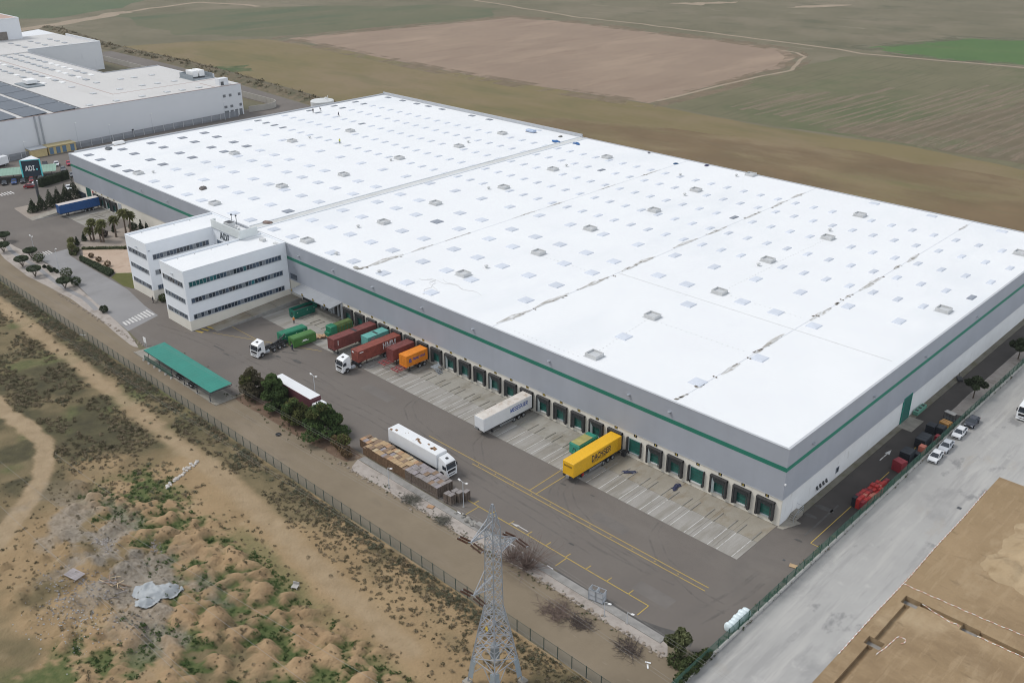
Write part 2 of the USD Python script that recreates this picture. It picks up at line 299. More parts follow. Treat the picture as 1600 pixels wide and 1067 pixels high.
m_rooftrim_pale = mat('roof_trim_pale', (.68, .70, .72), .5, .06)
m_seam = layered('roof_gutter_grey', ((.52, .53, .52), (.60, .61, .60), .4), [((.40, .40, .37), .3, .55, .68, .6, (1.5, .4, 1))], rough=.7)
m_roofdirt = softmat('roof_dirt', (.36, .335, .29), 1.1, .34, .64, .68, (1.6, .5, 1), .25)
m_roofdirt_dark = mat('roof_dirt_dark', (.17, .145, .12), .9, .3, 1.5)
m_sky = mat('skylight_acrylic', (.555, .59, .65), .3, .05, objv=.07)
m_skydark = mat('skylight_grey', (.20, .22, .255), .25, .15, objv=.2)
m_vent = mat('vent_galvanised', (.52, .525, .52), .5, .1)
m_ventin = mat('vent_inner', (.50, .515, .525), .5, .1)
m_metal = mat('galvanised_steel', (.42, .45, .48), .45, .12, metal=.5)
m_metaldark = mat('dark_steel', (.06, .063, .068), .5, .2)
m_black = mat('black_rubber', (.028, .028, .03), .75, .25, 2.0)
m_shelter = mat('shelter_fabric', (.036, .035, .035), .8, .3, 1.5)
m_curtain = mat('curtain_fabric', (.026, .03, .032), .7, .3, 2.0)
m_curtainpale = mat('inner_flap', (.30, .34, .34), .6, .15)
m_dockgreen = mat('dock_door_green', (.012, .095, .078), .35, .2, 1.0)
m_green = mat('canopy_green', (.014, .19, .145), .55, .08, .3)
m_greendark = mat('gate_green', (.012, .085, .07), .5, .12)
m_white_wall = layered('office_render', ((.735, .765, .80), (.785, .81, .835), .15), [((.60, .61, .62), .4, .64, .76, .4, (1, 1, .25))], rough=.6)
m_glass = mat('window_glass', (.028, .042, .062), .06, .5, .35, spec=.7, objv=.75)
m_glassteal = mat('window_glass_teal', (.02, .085, .10), .08, .3, .5, spec=.7, objv=.4)
m_blind = mat('window_blind', (.17, .19, .21), .15, .2, .6, spec=.6)
m_frame = mat('window_frame', (.34, .36, .38), .5, .08)
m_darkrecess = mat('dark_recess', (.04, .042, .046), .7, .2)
m_tar = mat('plate_black', (.018, .018, .02), .5, .1)
m_text_yellow = mat('text_yellow', (.6, .42, .06), .5, .03)
m_text_white = mat('text_white', (.75, .75, .74), .5, .03)
m_text_dark = mat('text_dark', (.008, .012, .028), .5, .05)
m_text_blue = mat('text_blue', (.012, .06, .28), .5, .05)
m_text_grey = mat('text_steel', (.10, .115, .125), .45, .05)

# ------------------------------------------------------------------ small geometry tools
RNG = np.random.default_rng(7)
def ragged(pts, amp, step=4.0, seed=0):
    """a polygon whose outline wanders like a field edge"""
    p = Polygon(pts).exterior; L = p.length; n = max(8, int(L/step)); out = []
    for i in range(n):
        q = p.interpolate(i*L/n); a = meshkit.noise([[q.x*.05, q.y*.05, seed]])[0]-.5; b = meshkit.noise([[q.x*.05, q.y*.05, seed+9.3]])[0]-.5
        c = meshkit.noise([[q.x*.3, q.y*.3, seed+4.3]])[0]-.5; d = meshkit.noise([[q.x*.3, q.y*.3, seed+7.7]])[0]-.5
        out.append((q.x+amp*(2*a+c), q.y+amp*(2*b+d)))
    g = Polygon(out); return g if g.is_valid else g.buffer(0)
def ribbon(pts, w, seed=0, amp=0.0, step=5.0):
    l = LineString(pts); n = max(2, int(l.length/step)); q = [l.interpolate(i*l.length/n) for i in range(n+1)]
    q = [(a.x+amp*(meshkit.noise([[a.x*.08, a.y*.08, seed]])[0]-.5), a.y+amp*(meshkit.noise([[a.x*.08, a.y*.08, seed+5]])[0]-.5)) for a in q]
    return LineString(q).buffer(w/2, cap_style=2, quad_segs=4)
def text_on(text, height, origin, right, up, depth=.02, bold=False, width=None, slant=0.0):
    m = meshkit.text_mesh(text, height, depth, bold); v = np.array(m.vertices)
    v[:, 0] -= v[:, 0].min()
    if width: v[:, 0] *= width/max(v[:, 0].max(), 1e-6)
    v[:, 0] += slant*v[:, 1]
    r, u = np.asarray(right, float), np.asarray(up, float); n = np.cross(r, u)
    return MB().add(np.asarray(origin, float)+v[:, :1]*r+v[:, 1:2]*u+v[:, 2:]*n, m.faces)
def leaves(blobs, n, size, seed, flat=.0, shell=.55, aspect=.6):
    """leaf-sized faces through ellipsoid lobes; blobs: (centre, radii)"""
    r = np.random.default_rng(seed); wts = np.array([np.prod(b[1])**(2/3) for b in blobs]); wts /= wts.sum()
    k = r.choice(len(blobs), n, p=wts)
    d = r.normal(size=(n, 3)); d /= np.linalg.norm(d, axis=1, keepdims=True)
    rad = (shell+(1-shell)*r.random(n))[:, None]**.6
    rad = rad*(0.82+.3*meshkit.noise(d*2.5+k[:, None]*7.1, seed)[:, None])
    c = np.array([b[0] for b in blobs])[k]+d*rad*np.array([b[1] for b in blobs])[k]
    nn = d*.7+r.normal(size=(n, 3))*.7; nn[:, 2] += flat; nn /= np.linalg.norm(nn, axis=1, keepdims=True)
    t = np.cross(nn, r.normal(size=(n, 3))); t /= np.linalg.norm(t, axis=1, keepdims=True); b = np.cross(nn, t)
    s = size*(.6+.8*r.random(n))[:, None]
    v = np.stack([c-t*s, c+b*s*aspect, c+t*s, c-b*s*aspect], 1).reshape(-1, 3)
    f = np.arange(4*n).reshape(n, 4)
    return MB().add(v, f)
def blob_hull(pts_r, seg=1):
    m = trimesh.creation.icosphere(subdivisions=seg)
    return trimesh.convex.convex_hull(np.vstack([m.vertices*r+np.asarray(p) for p, r in pts_r]))

# ==================================================================== THE SETTING: ground, fields, roads
PITS = [(23.5, -2.9, 2.3, 1.9), (32.0, -2.8, 2.4, 1.7), (23.4, -14.6, 2.3, 1.8)]
TRENCH = [((24.4, -2.4), (31.2, -2.3), .42), ((33.0, -2.6), (46, -2.6), .42), ((23.4, -3.6), (23.4, -14), .42), ((23.3, -15.2), (23.3, -34), .42)]
pit_shapes = [sbox(x-w/2, y-h/2, x+w/2, y+h/2) for x, y, w, h in PITS]
trench_shapes = [LineString([a, b]).buffer(w, cap_style=2) for a, b, w in TRENCH]
holes = unary_union(pit_shapes+trench_shapes)

def settings():
    base = sbox(-2400, -600, 900, 2600).difference(holes)
    MB().sheet(base, 0).build('ground', m_ground, kind='structure')
    # far fields, laid as sheets a little above one another
    MB().sheet(ragged([(-741, 238), (-677, 367), (-586, 461), (-540, 470), (-495, 430), (-508, 355), (-530, 306), (-529, 255), (-600, 215)], 9, 12, 3), .004).build('grassy_field', m_greenish, kind='structure')
    MB().sheet(ragged([(-1100, 214), (-845, 330), (-780, 262), (-752, 190), (-785, 158), (-1000, 140)], 6, 12, 5), .004).build('grassy_field', layered('muted_green_field', ((.075, .105, .055), (.095, .12, .062), .02), [((.13, .12, .07), .012, .5, .68, .6, (1, .4, 1))]), kind='structure')
    MB().sheet(ragged([(-576, 151), (-560, 200), (-534, 243), (-466, 253), (-409, 249), (-349, 246), (-278, 248), (-216, 252), (-149, 249), (-97, 257), (-46, 253), (60, 250), (90, 134.5), (-8, 134.5), (-260, 134.5), (-324, 150), (-407, 156), (-525, 160)], 2.0, 6, 1), .008).build('olive_field', m_wheat, kind='structure')
    MB().sheet(ragged([(-523, 257), (-514, 308), (-504, 361), (-489, 440), (-430, 450), (-366, 444), (-300, 446), (-250, 438), (-232, 418), (-220, 386), (-217, 323), (-217, 254), (-278, 249), (-349, 247), (-409, 250), (-466, 254)], 2.2, 8, 2), .012).build('ploughed_field', m_brownfield, kind='structure')
    ring = Polygon([(-523, 257), (-514, 308), (-504, 361), (-489, 440), (-430, 450), (-366, 444), (-300, 446), (-250, 438), (-232, 418), (-220, 386), (-217, 323), (-217, 254), (-278, 249), (-349, 247), (-409, 250), (-466, 254)])
    MB().sheet(ring.buffer(11).difference(ring.buffer(-5)), .0205).build('field_margin', softmat('field_margin', (.195, .15, .10), .07, .44, .58, .85, (1, .5, 1)), kind='structure')
    ring = Polygon([(-218, 482), (-190, 560), (-152, 585), (-60, 590), (40, 600), (40, 492), (-123, 481), (-172, 470)])
    MB().sheet(ring.buffer(9).difference(ring.buffer(-6)), .0225).build('field_margin', softmat('green_margin', (.125, .12, .075), .07, .44, .58, .8), kind='structure')
    MB().sheet(ragged([(-214, 253), (-213, 373), (-212, 440), (-200, 452), (-167, 458), (-119, 468), (-20, 480), (60, 480), (60, 256), (-46, 255), (-71, 257), (-97, 259), (-149, 251), (-183, 252)], 1.8, 7, 4), .016).build('striped_field', m_stripe, kind='structure')
    m_stub = softmat('stubble', (.215, .168, .118), .35, .40, .60, .85, (2.2, .10, 1)); r = np.random.default_rng(15); strips = []
    for k in range(30):
        x = -182+k*5.4+r.normal()*.8; y0 = 258+max(0, (-120-x))*.15+abs(r.normal())*5; L = (70+2.2*max(0, x+170))*r.uniform(.55, 1.1); L = min(L, 205)
        strips.append(ribbon([(x, y0), (x+L*.045, y0+L*.5), (x+L*.085, y0+L)], r.uniform(1.2, 3.6), k, 1.2, 4))
    MB().sheet(unary_union(strips), .022).build('stubble_strips', m_stub, kind='structure')
    MB().sheet(ragged([(-128, 262), (-96, 330), (-88, 440), (-20, 470), (40, 470), (40, 262)], 6, 8, 25), .0185).build('stubble_ground', softmat('stubble_ground', (.165, .135, .088), .03, .34, .56, .8), kind='structure')
    MB().sheet(ragged([(-250, 138), (-262, 165), (-215, 205), (-120, 235), (60, 240), (80, 140)], 5, 8, 26), .0115).build('dry_patch', softmat('dry_field', (.195, .138, .078), .018, .36, .60, .75, (1, 2, 1)), kind='structure')
    MB().sheet(ragged([(-218, 482), (-190, 560), (-152, 585), (-60, 590), (40, 600), (40, 492), (-123, 481), (-172, 470)], 3.5, 9, 6), .020).build('green_field', m_greenfield, kind='structure')
    MB().sheet(ragged([(-457, 165), (-454, 188), (-429, 177), (-430, 164)], 7, 4, 8), .012).build('grass_patch', softmat('soft_grass', (.075, .105, .045), .06, .36, .56, .9), kind='structure')
    MB().sheet(ribbon([(-760, 520), (-600, 503), (-539, 492), (-452, 474), (-390, 475), (-333, 472), (-280, 468), (-227, 463), (-208, 457), (-170, 464), (-120, 474), (20, 486), (140, 500)], 3.4, 1, 3.0), .024).build('dirt_track', m_track, kind='structure')
    MB().sheet(ribbon([(-217, 260), (-214, 330), (-212, 380), (-222, 405), (-228, 424), (-240, 434), (-250, 436)], 2.2, 2, 2.4), .024).build('dirt_track', m_track, kind='structure')
    MB().sheet(unary_union([ribbon([(-690, 125), (-712, 165), (-722, 205), (-750, 250)], 15, 3, 10), ribbon([(-745, 235), (-757, 280), (-765, 325), (-720, 345), (-700, 345)], 6, 3, 5)]), .016).build('dirt_track', m_track, kind='structure')
    for k, pts in enumerate([[(-360, 640), (-352, 668), (-335, 690), (-330, 672), (-345, 650)], [(-445, 600), (-430, 640), (-415, 650), (-425, 610)], [(-160, 640), (-130, 690), (-100, 700), (-118, 650)]]):
        MB().sheet(ragged(pts, 10, 5, 20+k), .02).build('bare_soil', m_track, kind='structure')
    # berm along the back of the neighbour's yard: a real low bank
    pts = [(-700, 168), (-574, 156), (-478, 158), (-403, 153), (-335, 148), (-285, 141)]
    l = LineString(pts); n = 130; v, f = [], []
    prof = [(-7, -.05), (-4, .8), (-1, 1.5), (1.5, 1.3), (4, .6), (7, -.05)]
    for i in range(n+1):
        q = l.interpolate(i*l.length/n); q2 = l.interpolate(min(i*l.length/n+1, l.length)); q0 = l.interpolate(max(i*l.length/n-1, 0))
        d = np.array([q2.x-q0.x, q2.y-q0.y]); d /= np.linalg.norm(d); nn = np.array([-d[1], d[0]])
        for s, z in prof:
            zz = z*(.5+1.0*meshkit.noise([[q.x*.08, s*.3, 2]])[0]) if z > 0 else z
            v.append((q.x+nn[0]*s, q.y+nn[1]*s, zz))
    m = len(prof)
    for i in range(n):
        for k in range(m-1): f.append((i*m+k, (i+1)*m+k, (i+1)*m+k+1, i*m+k+1))
    MB().add(v, f).build('earth_berm', m_berm, smooth=50, kind='structure')
    # yards and roads
    MB().sheet(Polygon([(-560, 130), (-560, 152), (-478, 150), (-400, 145), (-335, 140), (-268, 133.5), (-268, -40), (-345, -40), (-345, 128)]), .022).build('yard_road', m_asphalt, kind='structure')
    MB().sheet(Polygon([(-268, -36.5), (-230, -36), (-217, -34), (-150, -38.5), (-139, -40), (-104, -38.2), (-103.5, -34.2), (-66, -33.6), (8.35, -33.6), (8.35, .5), (-268, .5)]), .030).build('yard_asphalt', m_asphalt, kind='structure')
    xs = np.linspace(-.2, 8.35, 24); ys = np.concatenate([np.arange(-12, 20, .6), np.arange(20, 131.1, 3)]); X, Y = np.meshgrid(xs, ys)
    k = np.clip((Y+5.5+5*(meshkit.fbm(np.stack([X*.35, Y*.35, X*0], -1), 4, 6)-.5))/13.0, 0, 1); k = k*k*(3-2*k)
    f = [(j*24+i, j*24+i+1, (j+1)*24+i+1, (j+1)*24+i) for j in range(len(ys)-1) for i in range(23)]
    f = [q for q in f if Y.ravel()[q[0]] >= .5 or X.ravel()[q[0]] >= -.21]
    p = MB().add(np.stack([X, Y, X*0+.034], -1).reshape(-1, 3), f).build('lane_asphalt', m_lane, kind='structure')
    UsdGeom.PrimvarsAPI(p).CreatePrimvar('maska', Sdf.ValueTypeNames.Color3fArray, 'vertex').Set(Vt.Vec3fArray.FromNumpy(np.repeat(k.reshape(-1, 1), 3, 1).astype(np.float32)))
    MB().sheet(Polygon([(-217.5, -24.5), (-216.8, -33.5), (-209.5, -33.2), (-190, -34.0), (-174, -36.2), (-150.4, -38.6), (-153.8, -29.2), (-162, -28.6), (-175, -26.6), (-205, -26.4), (-211.5, -26.2), (-215.5, -24.2)]), .036).build('entry_drive', m_drive, kind='structure')
    MB().sheet(ragged([(-260, -47.3), (9, -47.3), (9, -36.2), (-18, -36.7), (-60, -37.6), (-66, -33.0), (-104.3, -33.0), (-104.6, -41.5), (-140, -41.5), (-178, -38.8), (-205, -41), (-230, -39.5), (-260, -38)], .5, 2.0, 12), .026).build('service_track', m_service, kind='structure')
    MB().sheet(ragged([(-66, -35.4), (2.5, -34.4), (4.2, -36.8), (-2.3, -37.1), (-11.6, -37.2), (-18.6, -36.9), (-35, -37.8), (-64.5, -38.2)], .35, 1.2, 14), .040).build('gravel_strip', m_gravel, kind='structure')
    MB().sheet(ragged([(-240, -34.2), (-219, -33.6), (-209, -33.6), (-190, -34.6), (-176, -36.0), (-150, -38.9), (-140, -41), (-142, -41.8), (-160, -40.6), (-180, -39.6), (-205, -41), (-222, -40), (-245, -37)], .3, 1.5, 15), .040).build('gravel_bed', m_gravel, kind='structure')
    MB().sheet(ribbon([(-238, -34.6), (-228, -36.2), (-216, -36.6), (-206, -36.6), (-196, -37.2), (-186, -37.4), (-178, -37.2), (-168, -38.2)], 1.2, 4, .6), .046).build('garden_path', m_drive, kind='structure')
    MB().sheet(ragged([(5.2, 57), (5.1, 65), (5.0, 82), (5.2, 100), (7.9, 100), (7.9, 82), (7.9, 57)], .25, 1.5, 16), .044).build('gravel_verge', m_gravel, kind='structure')
    MB().sheet(sbox(8.7, -70, 20.8, 170), .030).build('concrete_road', m_roadconc, kind='structure')
    MB().sheet(sbox(20.8, 40, 60, 170), .026).build('concrete_road', m_roadconc, kind='structure')
    MB().sheet(sbox(20.8, -70, 75, 40).difference(holes), .034).build('building_site', m_site, kind='structure')
settings()

def site_details():
    # pits and trenches: sides and floors
    for nm, shapes, depth in (('foundation_pit', pit_shapes, .9), ('foundation_trench', trench_shapes, .6)):
        for g in shapes:
            h = g if nm == 'foundation_pit' else g.difference(unary_union(pit_shapes))
            m = MB()
            xs = list(h.exterior.coords)
            for a, b in zip(xs[:-1], xs[1:]):
                if nm == 'foundation_trench' and unary_union(pit_shapes).buffer(.02).contains(Point((a[0]+b[0])/2, (a[1]+b[1])/2)): continue
                m.add([(a[0], a[1], -depth), (b[0], b[1], -depth), (b[0], b[1], .034), (a[0], a[1], .034)], [(0, 1, 2, 3)])
            m.build(nm+'_side', m_site, kind='structure')
            MB().sheet(h, -depth).build(nm+'_floor', m_kerb if nm == 'foundation_pit' else m_site, kind='structure')
    # sand heap at the right
    n = 70; xs = np.linspace(26.5, 50, n); ys = np.linspace(5, 35, n); X, Y = np.meshgrid(xs, ys)
    Z = np.zeros_like(X)-.1
    for (cx, cy, r, h) in [(31.2, 14.5, 2.8, 1.6), (33, 18, 3.0, 2.2), (32.8, 22, 3.2, 2.4), (36, 16, 4, 1.8), (31.0, 27, 2.5, .9), (37, 26, 5, 2.0), (41, 20, 6, 2.4)]:
        Z = np.maximum(Z, h*np.exp(-((X-cx)**2+(Y-cy)**2)/r**2*1.2)-.12)
    Z += .75*(meshkit.fbm(np.stack([X*.55, Y*.55, X*0], -1), 4, 3)-.5)*np.clip((Z+.1)*2, 0, 1)
    e = np.minimum(np.minimum(X-26.5, 50-X), np.minimum(Y-5, 35-Y)); Z = np.where(e < 1.0, np.minimum(Z, -.1+e*.1), Z)
    f = [(j*n+i, j*n+i+1, (j+1)*n+i+1, (j+1)*n+i) for j in range(n-1) for i in range(n-1)]
    MB().add(np.stack([X, Y, Z], -1).reshape(-1, 3), f).build('sand_heap', m_heap, smooth=True, kind='structure')
m_heap = layered('heap_sand', ((.33, .245, .145), (.40, .305, .19), .25), [((.24, .17, .095), .4, .5, .66, .7, S1)], bump=.05, bscale=3)
site_details()

def tape_line(pts, label):
    t = thing('barrier_tape', label, 'barrier tape', group=None)
    l = LineString(pts); n = int(l.length/.5)
    w, r = MB(), MB()
    for i in range(n):
        a, b = l.interpolate(i*.5), l.interpolate(i*.5+.5)
        za, zb = .09+.05*math.sin(i*1.3), .09+.05*math.sin((i+1)*1.3)
        (w if i % 2 == 0 else r).bar((a.x, a.y, za), (b.x, b.y, zb), .10, .03)
    w.build('white_band', m_text_white, t); r.build('red_band', mat('tape_red', (.55, .30, .24), .6, .05), t)
tape_line([(20.9, .3), (24, .42), (27, .6), (30, .7), (33.7, .9), (38, 1.3), (46, 1.6)], 'red and white barrier tape lying past the first foundation pit')
tape_line([(24.9, -2.2), (27.2, -2.75), (29.6, -3.2), (30.3, -2.9), (30.6, -3.3)], 'short barrier tape between the two foundation pits')
tape_line([(24.6, -16.5), (25.0, -14), (25.2, -11.2), (26.2, -10.8), (26.5, -11.6), (26.0, -12.6)], 'barrier tape bent in a hook beside the lower pit')
tape_line([(33.2, -3.4), (35.5, -3.3), (38, -3.2), (46, -3.1)], 'barrier tape beside the right-hand trench')
tape_line([(20.85, -20), (20.8, -8), (20.95, 2), (20.8, 12), (20.9, 24), (20.7, 34)], 'faded barrier tape along the edge of the pale concrete road')

# ---------------------------------------------------------------- waste ground with spoil heaps
MOUNDS = [(-69.0, -67.2, 1.5, .8), (-55.5, -71.0, 1.6, .8), (-48.5, -71.5, 1.7, .9), (-41.5, -72.5, 1.6, .8), (-33.5, -70.8, 1.6, .8), (-27, -65.5, 1.5, .8), (-37.5, -63.8, 1.4, .7), (-31.5, -64.2, 1.5, .8), (-69.5, -77, 1.8, .8), (-26.5, -75.5, 1.9, .9), (-22.5, -73, 1.8, .9), (-93, -75.5, 2.6, 1.5), (-88.5, -75, 2.4, 1.2), (-84, -71.5, 1.8, .9), (-84, -75.3, 2.0, .9), (-80, -70.2, 1.7, 1.0), (-78, -70.5, 1.6, .9), (-78, -76, 2.4, 1.0), (-77.5, -67.5, 1.6, .9),
          (-74, -69.5, 1.8, 1.0), (-71, -71.5, 1.8, .9), (-72.5, -74.0, 2.0, .9), (-66, -68.0, 2.2, 1.2), (-63, -69.6, 1.8, .9), (-65, -71.5, 1.8, .9), (-60.5, -68.5, 2.0, 1.1), (-57, -66.8, 2.4, 1.3), (-54, -66.5, 1.7, .9),
          (-52, -69.0, 1.8, .9), (-50, -66.5, 2.0, 1.1), (-46.5, -68.5, 2.4, 1.3), (-46, -76, 2.8, 1.4), (-43, -66.3, 2.0, 1.1), (-40, -69.5, 2.2, 1.0), (-38, -66.5, 2.2, 1.3), (-35, -68.5, 2.2, 1.2), (-31.5, -67.2, 2.0, 1.2), (-28, -69, 2.4, 1.1),
          (-25, -66.8, 1.9, 1.0), (-22, -69, 2.1, 1.1), (-18, -67.5, 2.1, 1.1), (-58, -78.5, 3.2, .9), (-53, -81, 2.6, 1.1), (-49.5, -79.3, 2.2, 1.2), (-66, -79.5, 2.8, 1.2), (-71, -83, 3.0, 1.3), (-76, -83, 2.6, 1.0), (-63, -85, 2.4, 1.2),
          (-57, -86.5, 2.3, 1.0), (-51.5, -86, 2.8, 1.5), (-46, -83, 2.6, 1.1), (-44, -79, 2.0, .9), (-41, -76, 2.2, 1.1), (-38.5, -80, 2.2, 1.0), (-36, -74, 2.2, 1.0), (-33, -77.5, 2.4, 1.0), (-30, -73, 2.2, 1.0), (-58, -73.5, 2.2, .9), (-52, -73.5, 2.2, .8), (-88, -79.5, 2.3, .8), (-61.5, -75.8, 1.8, .7)]
_r = np.random.default_rng(66)
MOUNDS += [(_r.uniform(-88, -14), _r.uniform(-78, -63.5)-.0*_r.random(), _r.uniform(.8, 1.5), _r.uniform(.4, .85)) for _ in range(85)]
MOUNDS += [(_r.uniform(-56, -14), _r.uniform(-92, -74), _r.uniform(.9, 2.1), _r.uniform(.5, 1.1)) for _ in range(75)]
MOUNDS += [(_r.uniform(-82, -40), _r.uniform(-95, -79), _r.uniform(.7, 2.0), _r.uniform(.35, 1.0)) for _ in range(60)]
def heap_height(x, y):
    q = np.stack([x*.5, y*.5, x*0], -1)
    wx = x+1.5*(meshkit.fbm(q, 3, 2)-.5)*2; wy = y+1.5*(meshkit.fbm(q+9, 3, 2)-.5)*2
    mh = np.zeros_like(x, dtype=float)
    for cx, cy, r, hh in MOUNDS:
        d = ((wx-cx)**2+(wy-cy)**2)/(r*r*.50); mh = np.maximum(mh, 1.2*hh*np.clip(1-d/1.7, 0, 1)**.9)
    return mh
def terrain_height(x, y):
    p = np.stack([x*.09, y*.09, x*0], -1)
    h = .5*(meshkit.fbm(p, 4, 5)-.35)+.16*(meshkit.fbm(p*6, 3, 8)-.5)
    h = h+.06
    hp = heap_height(x, y); h = h+hp
    h = h+np.clip(hp*1.5, 0, 1)*(.55*(meshkit.fbm(np.stack([x*.9, y*.9, x*0+2], -1), 3, 21)-.5)+.28*(meshkit.noise(np.stack([x*2.1, y*2.1, x*0], -1), 23)-.5))
    dump = np.exp(-(((x+66)/26)**2+((y+80)/9)**2)**2)
    h = h+dump*1.0*np.abs(meshkit.fbm(np.stack([x*.35, y*.35, x*0+3], -1), 4, 11)-.45)*1.6
    edge = np.clip((-47.9-y)/5.0, 0, 1)*np.clip((y+112)/6, 0, 1)*np.clip((11-x)/6, 0, 1)*np.clip((x+232)/10, 0, 1)
    return np.maximum(h, .02)*edge+.05-(1-np.clip(edge*20, 0, 1))*.02
def seg_dist(x, y, pts):
    d = np.full(x.shape, 1e9)
    for (ax, ay), (bx, by) in zip(pts[:-1], pts[1:]):
        vx, vy = bx-ax, by-ay; t = np.clip(((x-ax)*vx+(y-ay)*vy)/(vx*vx+vy*vy), 0, 1)
        d = np.minimum(d, np.hypot(x-ax-t*vx, y-ay-t*vy))
    return d
def terrain():
    xs = np.arange(-234, 12.1, .5); ys = np.arange(-113, -47.29, .5)
    X, Y = np.meshgrid(xs, ys); ny, nx = X.shape
    Z = terrain_height(X, Y)
    Q = np.stack([X, Y, X*0], -1)
    fb = lambda s, seed, o=4: meshkit.fbm(Q*s, o, seed)
    ss = lambda v, a, b: np.clip((v-a)/(b-a), 0, 1)
    # dry grass and scrub: left half of the frame and a belt below the fence
    scrub = ss(fb(.10, 31)+.30*np.exp(-((Y+52)/4.0)**2)*(1-.75*ss(X, -85, -62))+.22*ss(-X, 88, 120)-.30*np.exp(-((Y+61)/3.4)**2)*ss(X, -92, -70), .50, .66)
    roadpts = [(-240, -70), (-160, -72), (-133, -74), (-123, -73), (-113, -73.2), (-103, -77.5), (-96, -83), (-90, -89), (-84, -95), (-76, -110)]
    rd = seg_dist(X, Y, roadpts); road = 1-ss(rd+1.2*(fb(.6, 41)-.5), 1.35, 2.1)
    path = 1-ss(seg_dist(X, Y, [(-230, -52.5), (-192, -53), (-165, -54), (-146, -54.2), (-117, -55), (-100, -56), (-83, -55.6), (-65, -57), (-40, -59.5), (-22, -60.5)])+1.5*(fb(.5, 43)-.5), .8, 2.6)
    # fresh green weeds between the heaps
    left = ss(-X, 84, 104)*ss(Y, -112, -60)*1.0
    scrub = np.clip(np.maximum(scrub, ss(-X, 88, 106)*ss(fb(.07, 33)+.10*(fb(.5, 34)-.5), .36, .5)), 0, 1)
    MH = heap_height(X, Y); hollow = 1-ss(MH+.7*(fb(.8, 55)-.5), .25, .7)
    belt = np.exp(-(((Y+70.8+.03*(X+55))/7.5)**2)**3)*ss(X, -95, -88)*ss(-X, 10, 15)
    belt = np.maximum(belt, .97*ss(X, -60, -54)*ss(-X, 10, 15)*ss(-Y, 66, 69)*ss(Y, -112, -106))
    veg = ss(fb(.30, 51)+.28*fb(1.1, 52)-.14+.09*np.exp(-(((X+58)/22)**2)), .44, .50)*belt*hollow
    top = ss(MH+.5*(fb(1.2, 58)-.5), .3, .9)*belt
    veg2 = (1-ss(seg_dist(X, Y, [(-62, -62.5), (-52, -63), (-44, -64), (-35, -65)])+2.2*(fb(.4, 57)-.5), .4, 2.2))*.55
    grey = np.clip(ss(fb(.22, 61)+.25*np.exp(-(((X+68)/16)**2+((Y+81)/6)**2))+.3*np.exp(-(((X+50)/6)**2+((Y+84)/4)**2)), .56, .66), 0, 1)*np.exp(-(((X+68)/30)**2+((Y+80)/9)**2)**2)
    red = np.maximum(ss(fb(.2, 71)+.16*np.exp(-((Y+69)/5)**2)-.02, .50, .62)*ss(X, -95, -80)*np.exp(-((Y+71)/9)**4)*.6, top*.8)
    dark = ss(fb(.14, 81)+.30*np.exp(-(((X+122)/24)**2+((Y+62)/7)**2))+.12*np.exp(-(((X+118)/25)**2+((Y+82)/7)**2)), .52, .68)*ss(-X, 88, 104)
    dark = np.maximum(dark, ss(fb(.5, 84), .6, .7)*np.exp(-((Y+49.5)/2.0)**2)*.8)
    k = (1-road)
    ma = np.stack([scrub*k*(1-path)*.85, np.clip(np.maximum(veg, veg2*k)+.65*ss(fb(.11, 91), .52, .64)*ss(-X, 90, 112)*k, 0, 1)*.92, np.clip(road+.8*path*(1-veg), 0, 1)*.95], -1).reshape(-1, 3)
    mb = np.stack([grey*.9, red*(1-grey)*(1-veg)*k, dark*k*(1-path)], -1).reshape(-1, 3)
    f = np.array([(j*nx+i, j*nx+i+1, (j+1)*nx+i+1, (j+1)*nx+i) for j in range(ny-1) for i in range(nx-1)])
    m = MB().add(np.stack([X, Y, Z], -1).reshape(-1, 3), f)
    p = m.build('waste_ground', m_terrain, smooth=True, kind='structure')
    api = UsdGeom.PrimvarsAPI(p)
    for nme, d in (('maska', ma), ('maskb', mb)):
        api.CreatePrimvar(nme, Sdf.ValueTypeNames.Color3fArray, 'vertex').Set(Vt.Vec3fArray.FromNumpy(d.astype(np.float32)))
    return dict(X=X, Y=Y, scrub=scrub, road=road, path=path, veg=veg, dark=dark, grey=grey)
TER = terrain()

